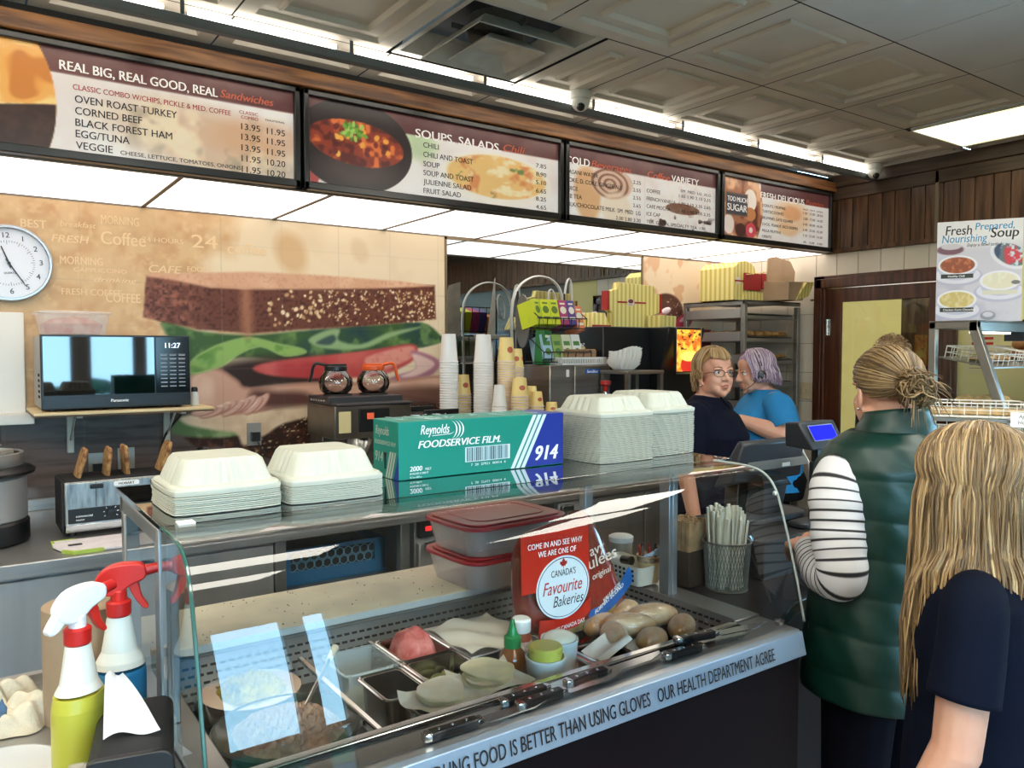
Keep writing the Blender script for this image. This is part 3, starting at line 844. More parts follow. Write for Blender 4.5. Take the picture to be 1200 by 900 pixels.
def paint1(cv, u, v, W, H, xs):
    n, n2, top = base_paint(cv, u, v, W, H, xs, 41)
    x0, x1 = xs(165), xs(345)
    m = emask(u, v, xs(250), H*0.30, 0.34, H*0.34, -0.1, 0.7); cv.fill((206, 172, 140), m*0.8)
    cv.fill((150, 138, 112), m*np.clip((vn(u, v, 14, 44)-0.55)*6, 0, 1)*0.55); cv.fill((238, 220, 190), m*np.clip((vn(u, v, 12, 45)-0.52)*6, 0, 1)*0.8)
    m = emask(u, v, xs(305), H*0.42, 0.2, H*0.2, 0.1, 0.7); cv.fill((206, 150, 110), m*0.45)
    maroon(cv, top, n)
    # bowl of chips
    e = emask(u, v, xs(-30), H*0.42, xs(68)-xs(-30), H*0.95, 0, 0.015)
    cv.fill((232, 170, 92), e); ch = vn(u, v*1.3, 11, 47, 2)
    cv.fill((246, 206, 138), e*np.clip((ch-0.5)*6, 0, 1)); cv.fill((196, 118, 56), e*np.clip((0.40-ch)*8, 0, 1)*0.8)
    cv.fill((250, 226, 176), e*np.clip((vn(u, v, 16, 48, 1)-0.72)*8, 0, 1))
    cv.fill((62, 44, 40), e*np.clip((H*0.40-0.02*np.sin(u*9)-v)/0.006, 0, 1)); cv.fill((84, 62, 54), e*np.clip((H*0.40-v)/0.01, 0, 1)*np.clip((n2-0.5)*3, 0, 1)*0.6)
L1 = [('REAL BIG, REAL GOOD, REAL', 73, 257, .155, .093, 1, 'l', 0), ('Sandwiches', 260, 322, .150, .085, 3, 'l', 0.25), ('CLASSIC COMBO W/CHIPS, PICKLE & MED. COFFEE', 88, 272, .352, .055, 2, 'l', 0),
      ('CLASSIC', 282, 304, .318, .036, 2, 'l', 0), ('COMBO', 284, 304, .372, .036, 2, 'l', 0), ('TRADITIONAL', 312, 335, .36, .022, 0, 'l', 0)]
for s, px, fy in (('OVEN ROAST TURKEY', 209, .468), ('CORNED BEEF', 168, .584), ('BLACK FOREST HAM', 203, .70), ('EGG/TUNA', 153, .812), ('VEGGIE', 133, .928)): L1.append((s, 90, px, fy, .074, 0, 'l', 0))
L1.append(('CHEESE, LETTUCE, TOMATOES, ONIONS', 142, 283, .945, .042, 0, 'l', 0))
for a, c, fy in (('13.95', '11.95', .475), ('13.95', '11.95', .59), ('13.95', '11.95', .71), ('11.95', '10.20', .83), ('11.95', '10.20', .95)):
    L1 += [(a, 284, 306, fy, .07, 0, 'l', 0), (c, 314, 335, fy+.005, .07, 0, 'l', 0)]
board('sandwich menu board with a bowl of chips, leftmost of the four menu boards', -0.19, 1.166, paint1, L1, 300)
def paint2(cv, u, v, W, H, xs):
    n, n2, top = base_paint(cv, u, v, W, H, xs, 51)
    cv.fill((160, 190, 130), emask(u, v, xs(492), H*0.66, 0.09, H*0.2, 0, 0.8)*0.6)
    m = emask(u, v, xs(585), H*0.36, xs(648)-xs(585)-0.01, H*0.36, 0, 0.06); cv.fill((236, 226, 214), m)
    m = emask(u, v, xs(585), H*0.39, xs(640)-xs(585), H*0.29, 0, 0.08); cv.fill((226, 186, 120), m)
    cv.fill((206, 120, 78), m*np.clip((vn(u, v, 16, 54)-0.6)*7, 0, 1)*0.7); cv.fill((240, 226, 190), m*np.clip((vn(u, v*2, 14, 55)-0.55)*6, 0, 1)*0.8); cv.fill((120, 136, 84), m*np.clip((vn(u, v, 22, 56)-0.72)*9, 0, 1))
    maroon(cv, top, n)
    # dark bowl of chilli with a sprig on top
    dk = emask(u, v, xs(418), H*0.50, xs(484)-xs(418), H*0.56, 0, 0.015); cv.fill((46, 36, 36), dk)
    cv.fill((72, 58, 56), dk*emask(u, v, xs(420), H*0.24, 0.16, H*0.2, 0, 0.8))
    cv.fill((172, 70, 66), emask(u, v, xs(362), H*0.12, 0.05, H*0.2, 0, 0.1)*(1-dk))
    m = emask(u, v, xs(420), H*0.54, xs(474)-xs(420), H*0.27, -0.06, 0.03)
    cv.fill((142, 58, 40), m)
    bn = vn(u, v, 26, 58, 2)
    cv.fill((92, 38, 32), m*np.clip((bn-0.52)*8, 0, 1)); cv.fill((214, 112, 58), m*np.clip((0.38-bn)*9, 0, 1))
    rs = random.Random(2)
    for k in range(26):
        a, r = rs.uniform(0, 2*PI), math.sqrt(rs.random())*0.9
        cx, cy = xs(420)+r*0.17*math.cos(a), H*0.54+r*H*0.25*math.sin(a)
        cv.fill(rs.choice([(232, 160, 66), (122, 46, 40), (236, 176, 80), (108, 44, 42)]), emask(u, v, cx, cy, 0.014, 0.011, rs.uniform(0, 3), 0.3)*m)
    for k in range(34):
        a = rs.uniform(0, 2*PI); r = rs.random()*0.06
        cx, cy = xs(414)+r*1.1*math.cos(a), H*0.68+r*0.55*math.sin(a)
        cv.fill(rs.choice([(112, 160, 62), (78, 122, 46), (158, 194, 96)]), emask(u, v, cx, cy, 0.014, 0.008, a, 0.3))
L2 = [('SOUPS, SALADS,', 488, 588, .20, .11, 1, 'l', 0), ('Chili', 591, 616, .185, .10, 3, 'l', 0.25)]
for s, px, fy in (('CHILI', 515, .335), ('CHILI AND TOAST', 555, .455), ('SOUP', 516, .575), ('SOUP AND TOAST', 556, .69), ('JULIENNE SALAD', 553, .805), ('FRUIT SALAD', 541, .92)): L2.append((s, 497, px, fy, .068, 0, 'l', 0))
for s, fy in (('7.85', .355), ('8.90', .475), ('5.10', .59), ('6.65', .71), ('8.25', .825), ('4.65', .94)): L2.append((s, 629, 641, fy, .06, 0, 'l', 0))
board('soup and salad menu board with a dark bowl of chili, second from the left', 1.180, 2.546, paint2, L2, 300)
def paint3(cv, u, v, W, H, xs):
    n, n2, top = base_paint(cv, u, v, W, H, xs, 61)
    cv.fill((206, 152, 96), emask(u, v, xs(690), H*0.35, 0.09, H*0.42, 0.1, 0.3)*0.75)
    m = emask(u, v, xs(718), H*0.56, 0.15, H*0.24, 0, 0.15); cv.fill((206, 176, 156), m)
    w = np.sin(ell(u, v, xs(716), H*0.56, 0.05, 0.03)*7+n*5); cv.fill((120, 74, 56), m*np.clip(w*2, 0, 1)*0.7)
    cv.fill((226, 206, 180), emask(u, v, xs(724), H*0.18, 0.11, H*0.28, 0, 0.3)*0.7)
    m = emask(u, v, xs(802), H*0.24, 0.19, H*0.24, 0.1, 0.15); cv.fill((232, 224, 218), m); cv.fill((120, 82, 64), emask(u, v, xs(802), H*0.33, 0.14, H*0.09, 0, 0.1))
    cv.fill((64, 44, 40), np.clip((vn(u, v, 34, 64, 1)-0.66)*12, 0, 1)*np.clip((H*0.26-v)/0.04, 0, 1)*np.clip((u-xs(762))/0.05, 0, 1))
    cv.fill((206, 200, 204), np.clip(1-np.abs(u-xs(757))/0.004, 0, 1)*(1-top)); cv.fill((184, 176, 176), np.clip((u-xs(757))*4, 0, 1)*0.3*np.clip((n2-0.4)*3, 0, 1))
    maroon(cv, top, n)
L3 = [('COLD', 664, 692, .19, .11, 1, 'l', 0), ('Beverages', 694, 741, .185, .10, 3, 'l', 0.2), ('Coffee', 760, 786, .195, .10, 3, 'l', 0.15), ('VARIETY', 788, 820, .19, .10, 1, 'l', 0)]
for s, a, z, fy in (('DASANI WATER', 664, 702, .36, ), ('COKE, D. COKE, GINGER ALE', 664, 730, .48), ('JUICE', 664, 678, .60), ('ICE TEA', 664, 683, .715), ('MILK/CHOCOLATE MILK  SM  MED  LG', 664, 752, .835)): L3.append((s, a, z, fy, .062, 0, 'l', 0))
for s, fy in (('2.25', .36), ('2.55', .48), ('2.55', .60), ('2.65', .72)): L3.append((s, 743, 752, fy, .055, 0, 'l', 0))
L3 += [('2.00 2.80 3.30', 723, 752, .95, .055, 0, 'l', 0), ('SM  MED  LG  XLG', 799, 834, .37, .045, 0, 'l', 0), ('COFFEE', 759, 775, .455, .058, 0, 'l', 0), ('FRENCH VANILLA', 759, 793, .58, .058, 0, 'l', 0),
       ('CAFE MOCHA', 759, 787, .70, .058, 0, 'l', 0), ('ICE CAP', 759, 775, .82, .058, 0, 'l', 0), ('TEA  GREEN, SPECIALTY TEA  1.90', 759, 828, .945, .05, 0, 'l', 0)]
for s, fy in (('1.65 1.90 2.15 2.35', .455), ('1.90 2.15 2.35 2.65', .58), ('1.65 1.90 2.05 2.35', .70)): L3.append((s, 797, 834, fy, .05, 0, 'l', 0))
L3.append(('2.50', 826, 834, .84, .05, 0, 'l', 0))
board('cold drinks and coffee menu board, third from the left', 2.560, 3.745, paint3, L3, 260)
def paint4(cv, u, v, W, H, xs):
    n, n2, top = base_paint(cv, u, v, W, H, xs, 71)
    cv.fill((226, 178, 130), emask(u, v, xs(930), H*0.5, 0.2, H*0.3, 0, 0.5)*0.6); cv.fill((214, 150, 100), emask(u, v, xs(930), H*0.55, 0.1, H*0.14, 0, 0.5)*0.7); cv.fill((222, 182, 140), emask(u, v, xs(925), H*0.24, 0.1, H*0.12, 0, 0.5)*0.8)
    maroon(cv, top*np.clip((u-xs(893))/0.004, 0, 1), n)
    m = np.clip((xs(890)+0.05*np.sin(v/H*3)-u)/0.004, 0, 1)
    cv.fill((168, 112, 84), m); c = vn(u, v, 16, 72, 2); cv.fill((226, 176, 136), m*np.clip((c-0.55)*6, 0, 1)); cv.fill((112, 62, 50), m*np.clip((0.42-c)*6, 0, 1))
    cv.fill((240, 226, 214), emask(u, v, xs(881), H*0.66, 0.06, H*0.2, 0, 0.1)); cv.fill((196, 132, 88), emask(u, v, xs(881), H*0.42, 0.055, H*0.12, 0, 0.1))
    cv.fill((232, 214, 204), emask(u, v, xs(856), H*0.2, 0.05, H*0.17, 0, 0.15)); cv.fill((206, 78, 92), emask(u, v, xs(882), H*0.14, 0.05, H*0.13, 0, 0.1)); cv.fill((236, 214, 200), emask(u, v, xs(882), H*0.14, 0.018, H*0.05, 0, 0.1)); cv.fill((80, 50, 46), emask(u, v, xs(870), H*0.12, 0.05, H*0.12, 0, 0.1))
    r, _ = inpoly(u, v, [(xs(852), H*0.36), (xs(878), H*0.36), (xs(878), H*0.76), (xs(852), H*0.76)], 0.003)
    cv.fill((132, 96, 74), np.clip(r*1.0, 0, 1)); r, _ = inpoly(u, v, [(xs(853), H*0.38), (xs(877), H*0.38), (xs(877), H*0.74), (xs(853), H*0.74)], 0.003); cv.fill((74, 72, 80), r)
L4 = [('TOO MUCH', 854, 877, .355, .085, 1, 'l', 0), ('SUGAR', 854, 877, .50, .12, 1, 'l', 0), ('FRESH DELICIOUS', 893, 944, .20, .11, 1, 'l', 0), ('Pastries', 946, 967, .19, .10, 3, 'l', 0.25)]
for s, z, fy in (('DONUTS / MUFFINS', 922, .38), ('TARTS/COOKIES', 920, .485), ('BROWNIES, DATE SQUARES', 931, .60), ('CHOC. PEANUT, RICE KRISPIES', 937, .715), ('MEGA MUFFINS', 917, .83), ('ORBITS', 906, .935)): L4.append((s, 895, z, fy, .05, 0, 'l', 0))
for i, fy in enumerate((.40, .505, .61, .715, .82, .945)):
    L4.append((['1.50  15.00  28.50', '2.00  17.00  34.00', '3.45  38.00  45.00', '3.40  35.00  42.00', '3.50  23.00  34.00', '.45   2.00   4.00'][i], 943, 966, fy, .045, 0, 'l', 0))
L4.append(('EACH   6 PACK   DOZEN', 943, 966, .33, .03, 0, 'l', 0))
board('pastry menu board with a too much sugar picture, rightmost of the four menu boards', 3.762, 4.90, paint4, L4, 240)

# ------------------------------------------------ wall clock
t = thing('wall_clock', 'round white wall clock with silver rim and black hands on the mural', 'clock', (0.187, YB-0.012, 1.968))
b = MB(); b.lathe([(0.162, 0), (0.162, 0.03), (0.157, 0.036), (0.150, 0.036), (0.147, 0.028), (0.147, 0.018)], 48, M=FRONT)
obj('rim', b, mat('clock_rim', (176, 180, 186), 0.3, metal=0.7), t)
b = MB(); b.lathe([(0.0, 0.012), (0.149, 0.012), (0.149, 0.019), (0.0, 0.019)], 48, M=FRONT); obj('face', b, mat('clock_face', (222, 228, 238), 0.45), t)
b = MB(); CR = RZ(R(4))
M = FRONT @ CR @ T(0, 0, 0.0205)
for k in range(12):
    a = PI/2-2*PI*(k+1)/12
    text(b, str(k+1), 0.118*math.cos(a), 0.118*math.sin(a)-0.011, 0.032, M, align='c', bold=0.006)
for k in range(60):
    a = 2*PI*k/60; r0 = 0.088 if k % 5 else 0.08
    b.add([(r0*math.cos(a)-0.0008*math.sin(a), r0*math.sin(a)+0.0008*math.cos(a), 0), (r0*math.cos(a)+0.0008*math.sin(a), r0*math.sin(a)-0.0008*math.cos(a), 0),
           (0.096*math.cos(a)+0.0008*math.sin(a), 0.096*math.sin(a)-0.0008*math.cos(a), 0), (0.096*math.cos(a)-0.0008*math.sin(a), 0.096*math.sin(a)+0.0008*math.cos(a), 0)], [(0, 1, 2, 3)], M=M)
text(b, 'QUARTZ', 0, -0.045, 0.011, M, align='c')
obj('numerals', b, m_ink, t, smooth=False)
def hand(name, ang, ln, w, z):
    a = R(90-ang)+R(4); b = MB()
    b.prism([(-0.02, -w), (ln, -w*0.5), (ln, w*0.5), (-0.02, w)], z, z+0.002, M=FRONT @ RZ(a)); obj(name, b, m_black, t)
hand('hour_hand', 343, 0.075, 0.004, 0.0215); hand('minute_hand', 152, 0.112, 0.003, 0.024)
b = MB(); b.lathe([(0.006, 0.02), (0.006, 0.028), (0, 0.028)], 12, M=FRONT); obj('hub', b, m_black, t)
# ================================================================== BACK COUNTER
WT = 0.90
m_cream = mat('foam_cream', (226, 224, 208), 0.55, var=0.03, scale=30)
def part(name, parent, mats, fn, **k):
    b = MB(); fn(b); return obj(name, b, mats, parent, **k)
t = thing('worktop', 'long stainless steel worktop along the back wall under the mural', 'worktop', (1.6, 3.5, WT))
part('slab', t, m_steel, lambda b: (b.box(-2.6, 2.65, -0.49, 0.49, -0.035, 0), b.box(-2.6, 2.65, -0.495, -0.48, -0.05, 0.0)), bevel=0.004)
part('upstand', t, m_steel, lambda b: b.box(-2.6, 2.65, 0.465, 0.486, 0, 0.05), bevel=0.003)
def cabinet(label, x0, x1, nd, handles=True):
    t = thing('steel_cabinet', label, 'cabinet', ((x0+x1)/2, 3.5, 0.0), group='steel cabinets under the back worktop')
    w = (x1-x0)/2
    part('body', t, m_steelv, lambda b: b.box(-w, w, -0.44, 0.46, 0.08, 0.86))
    for k in range(nd):
        a = -w+2*w*k/nd; c = -w+2*w*(k+1)/nd
        d = part('door', t, m_steelv, lambda b: b.box(a+0.006, c-0.006, -0.465, -0.442, 0.1, 0.835), bevel=0.004)
        if handles: part('handle', d, m_chrome, lambda b: b.box(a+0.012, a+0.085, -0.492, -0.466, 0.795, 0.825), bevel=0.004)
    return t
cabinet('steel cabinet under the worktop below the cooker and toaster', -0.62, 0.44, 1, False)
cabinet('narrow steel cabinet with a bar handle right of the plain one', 0.45, 1.0, 1)
cabinet('steel cabinet under the cup stacks and the drink machine', 2.42, 4.22, 3)
# open steel shelving with blue dish racks
t = thing('rack_stand', 'open steel stand under the worktop holding two blue dish racks', 'shelf', (1.30, 3.5, 0))
for sx in (-0.275, 0.275):
    for sy in (-0.44, 0.43):
        part('leg', t, m_alu, lambda b: b.box(sx-0.022, sx+0.022, sy-0.02, sy+0.02, 0, 0.86), bevel=0.003)
for z in (0.615, 0.36): part('shelf', t, m_alu, lambda b: (b.box(-0.255, 0.255, -0.445, 0.43, z-0.01, z), b.box(-0.255, 0.255, -0.455, -0.445, z-0.05, z+0.0)), bevel=0.002)
m_blue = mat('blue_rack_plastic', (36, 104, 150), 0.4)
for z, lb in ((0.615, 'blue plastic dish rack with honeycomb front on the upper shelf'), (0.36, 'blue plastic dish rack on the shelf below the other')):
    r = thing('dish_rack', lb, 'dish rack', (1.30, 3.42, z+0.001), group='blue dish racks')
    def hc(b):
        b.box(-0.24, 0.24, -0.25, 0.25, 0, 0.012)
        for y in (-0.25, 0.235):
            b.box(-0.24, 0.24, y, y+0.015, 0.01, 0.055); b.box(-0.24, 0.24, y, y+0.015, 0.135, 0.15); b.box(-0.24, -0.19, y, y+0.015, 0.05, 0.14); b.box(0.19, 0.24, y, y+0.015, 0.05, 0.14)
        for x in (-0.24, 0.225): b.box(x, x+0.015, -0.25, 0.25, 0.01, 0.15)
    part('crate', r, m_blue, hc)
    def honey(b):
        for i in range(10):
            for j in range(2):
                cx = -0.18+0.038*i+(0.019 if j else 0); cz = 0.075+0.036*j
                pts = [(cx+0.02*math.cos(PI/6+PI/3*k), -0.243, cz+0.02*math.sin(PI/6+PI/3*k)) for k in range(7)]
                b.tube(pts, 0.0022, 5, cap=False)
    part('honeycomb', r, mat('light_blue_rack', (96, 150, 176), 0.4), honey)
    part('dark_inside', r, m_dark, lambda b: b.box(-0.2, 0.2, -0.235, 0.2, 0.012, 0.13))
# undercounter dishwasher
t = thing('dishwasher', 'stainless undercounter dishwasher with a dark control strip behind the deli case', 'dishwasher', (2.0, 3.5, 0))
part('body', t, m_steelv, lambda b: b.box(-0.36, 0.36, -0.42, 0.45, 0.05, 0.86), bevel=0.004)
d = part('door', t, m_steelv, lambda b: b.box(-0.35, 0.35, -0.45, -0.42, 0.12, 0.74), bevel=0.005)
part('handle', d, m_chrome, lambda b: b.box(-0.33, 0.33, -0.485, -0.45, 0.71, 0.745), bevel=0.006)
part('control_panel', t, m_black, lambda b: b.box(-0.35, 0.35, -0.45, -0.42, 0.765, 0.845), bevel=0.003)
part('indicator_lamp', t, mat('red_indicator', (230, 40, 40), 0.4, emit=1.0), lambda b: b.box(-0.32, -0.29, -0.454, -0.45, 0.795, 0.815))
part('display', t, mat('dim_display', (60, 74, 78), 0.3), lambda b: (b.box(-0.1, 0.0, -0.453, -0.45, 0.785, 0.825), b.box(0.04, 0.12, -0.453, -0.45, 0.785, 0.825)))

# ------------------------------------------------ microwave on its wooden shelf
SH = 1.352
t = thing('wall_shelf', 'short pale wooden wall shelf on two brackets under the microwave', 'shelf', (0.565, 3.78, SH))
m_pine = wood('pine_edge', (206, 178, 130), (232, 212, 170), 0.5, axis=0, scale=5)
part('board', t, [m_pine, wood('dark_board_grain', (96, 66, 44), (130, 94, 64), 0.5, axis=0, scale=5)], lambda b: (b.box(-0.33, 0.345, -0.24, 0.205, -0.010, 0), b.box(-0.33, 0.345, -0.23, 0.205, -0.018, -0.010, 1)), bevel=0.0015)
for x in (-0.165, 0.235):
    def br(b):
        b.box(x-0.014, x+0.014, 0.185, 0.203, -0.21, -0.019); b.box(x-0.012, x+0.012, -0.15, 0.19, -0.032, -0.019)
        b.tube([(x, 0.0, -0.03), (x, 0.185, -0.15)], 0.006, 6)
    part('bracket', t, mat('cream_bracket', (206, 200, 184), 0.45), br, bevel=0.003)
m_mwglass = mat('microwave_door_glass', (8, 9, 11), 0.03, spec=0.9)
t = thing('microwave', 'black countertop microwave with a dark glass door on the wooden shelf', 'microwave', (0.545, 3.6, SH+0.001))
part('case', t, [mat('silver_case', (176, 176, 172), 0.4, metal=0.3), m_dark], lambda b: (b.box(-0.278, 0.278, 0.02, 0.375, 0.012, 0.305), [b.box(-0.2795, -0.278, 0.08+0.016*k, 0.087+0.016*k, 0.05+0.022*j, 0.062+0.022*j, 1) for k in range(5) for j in range(5)]), bevel=0.004)
part('front_frame', t, m_black, lambda b: b.box(-0.28, 0.28, 0.0, 0.022, 0.008, 0.308), bevel=0.003)
part('door', t, m_mwglass, lambda b: b.box(-0.272, 0.135, -0.006, 0.0, 0.065, 0.300))
part('window', t, mat('microwave_window', (2, 3, 4), 0.03, spec=0.9), lambda b: b.box(-0.215, 0.075, -0.0068, -0.006, 0.095, 0.272))
part('control_panel', t, mat('microwave_panel', (13, 14, 16), 0.12), lambda b: b.box(0.142, 0.275, -0.006, 0.0, 0.065, 0.300))
part('lower_trim', t, m_black, lambda b: b.box(-0.272, 0.275, -0.005, 0.0, 0.014, 0.060), bevel=0.001)
M = T(0, -0.0072, 0) @ FRONT
part('display', t, mat('clock_display', (214, 232, 250), 0.4, emit=1.6), lambda b: text(b, '11:27', 0.209, 0.256, 0.03, M, align='c', bold=0.015), smooth=False)
def keys(b):
    for r in range(9):
        for c in range(3): b.box(0.160+0.036*c, 0.186+0.036*c, -0.0068, -0.006, 0.222-0.0165*r, 0.2265-0.0165*r)
    for r in (0, 1): [b.box(0.158+0.036*c, 0.188+0.036*c, -0.0068, -0.006, 0.228-0.0165*r, 0.2295-0.0165*r) for c in range(3)]
part('keypad', t, mat('grey_key_print', (150, 156, 164), 0.5), keys, smooth=False)
part('brand_lettering', t, m_whiteink, lambda b: text(b, 'Panasonic', 0.0, 0.033, 0.017, M, align='c', bold=0.02), smooth=False)
for x in (-0.24, 0.24):
    for y in (0.05, 0.33): part('foot', t, m_black, lambda b: b.lathe([(0.012, 0), (0.012, 0.012)], 10, (x, y, 0)))
# tub of sliced meat on top of it
def tub(b, w, d, z0, z1, ta=0.9, r=0.03, th=0.0025, n=5):
    lo, hi = rr_pts(-w*ta, w*ta, -d*ta, d*ta, r, n), rr_pts(-w, w, -d, d, r, n)
    li, hii = rr_pts(-w*ta+th, w*ta-th, -d*ta+th, d*ta-th, r, n), rr_pts(-w+th, w-th, -d+th, d-th, r, n)
    k = len(lo)
    vs = [(p[0], p[1], z0) for p in lo]+[(p[0], p[1], z1) for p in hi]+[(p[0], p[1], z1) for p in hii]+[(p[0], p[1], z0+th) for p in li]
    fs = [tuple(range(k-1, -1, -1)), tuple(range(3*k, 4*k))]
    for q in range(3): fs += [(q*k+i, q*k+(i+1) % k, (q+1)*k+(i+1) % k, (q+1)*k+i) for i in range(k)]
    b.add(vs, fs)
m_clear = mat('clear_tub_plastic', (236, 232, 230), 0.2, trans=0.0, alpha=0.22, spec=0.5)
def heap(b, w, d, z0, h, seed, n=10, sm=0.3, mi=0, p=2.4):
    rr = random.Random(seed); ph = [rr.uniform(0, 6) for _ in range(6)]
    def fn(s, t):
        a = 2*PI*s; q = (abs(math.cos(a))**3+abs(math.sin(a))**3)**(-1/3)
        r = t; x, y = w*r*q*math.cos(a), d*r*q*math.sin(a)
        k = 3.0*n
        bump = math.sin(x*k*1.3+ph[0])*math.sin(y*k*1.2+ph[1])*0.5+math.sin(x*k*3+ph[2]+y*k)*0.3+math.sin(y*k*2.6+ph[3]-x*k)*0.3
        return (x, y, z0+h*max(0, 1-r**p)*(1+sm*bump)+0.0)
    b.grid(fn, 64, 26, mi, wrapu=True)
t = thing('food_tub', 'clear plastic tub of sliced meat sitting on the microwave', 'food container', (0.395, 3.76, SH+0.310))
part('tub', t, m_clear, lambda b: tub(b, 0.132, 0.105, 0, 0.085))
part('meat', t, mat('pink_meat', (196, 96, 78), 0.5, var=0.5, scale=28, col2=(226, 186, 160)), lambda b: (b.lathe([(0.9, 0.004), (1.0, 0.045)], 40, sx=0.112, sy=0.088, power=4), heap(b, 0.112, 0.088, 0.045, 0.028, 3)))
part('lid', t, mat('clear_lid', (238, 234, 232), 0.25, alpha=0.3), lambda b: (b.rrect(-0.14, 0.14, -0.112, 0.112, 0.03, 0.085, 0.094), b.rrect(-0.11, 0.11, -0.085, 0.085, 0.03, 0.094, 0.098)), bevel=0.002)
t = thing('pepper_shaker', 'small white shaker with a dark cap at the right end of the wooden shelf', 'shaker', (0.855, 3.66, SH+0.001))
part('body', t, mat('frosted_shaker', (206, 200, 192), 0.4), lambda b: b.lathe([(0.017, 0), (0.018, 0.005), (0.017, 0.05), (0.013, 0.062)], 16))
part('cap', t, m_black, lambda b: b.lathe([(0.014, 0.062), (0.014, 0.078), (0.010, 0.083), (0, 0.083)], 16))
# wall sockets
for x, z, lb in ((0.505, 1.075, 'steel socket plate with a black plug behind the toaster'), (0.625, 1.09, 'steel socket plate without plug behind the right toast slice'), (1.215, 1.175, 'steel socket plate with a black plug on the printed bottom bread')):
    t = thing('wall_socket', lb, 'socket', (x, YB-0.0115, z))
    part('plate', t, mat('socket_plate', (170, 166, 156), 0.3, metal=0.6), lambda b: b.box(-0.036, 0.036, -0.006, 0, -0.058, 0.058), bevel=0.002)
    if x != 0.625:
        part('plug', t, m_black, lambda b: (b.box(-0.02, 0.02, -0.04, -0.006, -0.034, 0.012), b.tube([(0, -0.035, -0.02), (0.02, -0.05, -0.07), (0.05, -0.05, -0.11), (0.09, -0.06, -0.135)], 0.004, 6)), bevel=0.004)
b = MB(); b.tube(catmull([(0.885, 3.93, 1.33), (0.84, 3.94, 1.27), (0.79, 3.95, 1.20), (0.765, 3.95, 1.10), (0.775, 3.93, 0.98), (0.80, 3.9, 0.905)], 5), 0.005, 8)
tag(obj('power_cord', b, m_black), 'black power cord hanging from the microwave shelf to the worktop', 'cord')
# ------------------------------------------------ soup warmer, toaster, board
t = thing('soup_warmer', 'round countertop soup warmer with steel body and black base at the left edge', 'warmer', (0.02, 3.42, WT+0.001))
part('base', t, m_black, lambda b: b.lathe([(0.178, 0), (0.186, 0.01), (0.186, 0.075), (0.176, 0.085)], 40))
part('body', t, mat('grey_warmer_body', (172, 168, 164), 0.35, metal=0.5), lambda b: b.lathe([(0.176, 0.085), (0.18, 0.09), (0.18, 0.235), (0.172, 0.245)], 40))
part('collar', t, m_black, lambda b: b.lathe([(0.172, 0.245), (0.205, 0.25), (0.208, 0.262), (0.19, 0.275), (0.172, 0.28)], 40))
part('pot_rim', t, m_steel, lambda b: b.lathe([(0.15, 0.25), (0.168, 0.28), (0.172, 0.325), (0.166, 0.327), (0.16, 0.31), (0.0, 0.305)], 40))
part('lid', t, m_chrome, lambda b: b.lathe([(0.16, 0.322), (0.14, 0.335), (0.06, 0.345), (0, 0.347)], 40))
part('switch_mark', t, m_whiteink, lambda b: b.ball((0.0, -0.1805, 0.16), (0.016, 0.002, 0.016), 12, 6))
TX, TY = 0.30, 3.31
t = thing('toaster', 'four slot steel commercial toaster with a black control panel', 'toaster', (TX+0.225, TY+0.12, WT+0.001))
part('body', t, mat('toaster_steel', (190, 190, 188), 0.3, metal=0.85, var=0.3, scale=9, stretch=(6, 6, 1)), lambda b: b.box(-0.215, 0.215, -0.112, 0.12, 0.02, 0.205), bevel=0.006)
for x in (-0.226, 0.215): part('side_panel', t, m_blackm, lambda b: b.box(x, x+0.011, -0.105, 0.122, 0.015, 0.206), bevel=0.003)
part('top_plate', t, m_blackm, lambda b: b.box(-0.213, 0.213, -0.10, 0.118, 0.203, 0.209))
part('control_panel', t, m_black, lambda b: b.box(-0.205, 0.20, -0.117, -0.111, 0.05, 0.105), bevel=0.002)
part('base_tray', t, m_chrome, lambda b: b.box(-0.215, 0.215, -0.12, -0.10, 0.018, 0.046), bevel=0.002)
part('dial', t, m_black, lambda b: b.lathe([(0.016, 0), (0.014, 0.012), (0, 0.013)], 16, M=T(-0.062, -0.117, 0.08) @ FRONT))
def mk(b):
    M = T(0, -0.1176, 0) @ FRONT
    for k in range(7):
        a = R(-30+40*k); b.add([(-0.062+0.021*math.cos(a)-0.001, 0.08+0.021*math.sin(a)-0.001, 0), (-0.062+0.027*math.cos(a)+0.001, 0.08+0.027*math.sin(a)-0.001, 0), (-0.062+0.027*math.cos(a), 0.08+0.027*math.sin(a)+0.002, 0), (-0.062+0.021*math.cos(a), 0.08+0.021*math.sin(a)+0.002, 0)], [(0, 1, 2, 3)], M=M)
    text(b, 'commercial', -0.18, 0.073, 0.012, M); text(b, 'toaster', -0.18, 0.06, 0.010, M); text(b, 'four slice', 0.03, 0.078, 0.012, M)
part('panel_marks', t, m_whiteink, mk, smooth=False)
part('name_plate', t, m_whiteink, lambda b: b.rrect(-0.05, 0.04, 0.178, 0.196, 0.006, 0.112, 0.1145, M=FRONT))
part('name_lettering', t, m_ink, lambda b: text(b, 'HOBART', -0.005, 0.182, 0.014, T(0, -0.1150, 0) @ FRONT, align='c', bold=0.03), smooth=False)
for x in (-0.11, 0.10): part('lever', t, m_black, lambda b: b.box(x-0.022, x+0.022, -0.135, -0.11, 0.178, 0.194), bevel=0.003)
part('seam', t, m_dark, lambda b: (b.box(-0.112, -0.11, -0.1135, -0.112, 0.108, 0.2), b.box(0.10, 0.102, -0.1135, -0.112, 0.108, 0.2)))
for x in (-0.19, 0.19):
    for y in (-0.08, 0.08): part('foot', t, m_black, lambda b: b.lathe([(0.014, 0), (0.014, 0.021)], 10, (x, y, 0)))
m_crumb = mat('toast_crumb', (186, 144, 92), 0.8, var=0.3, scale=60, bump=0.6)
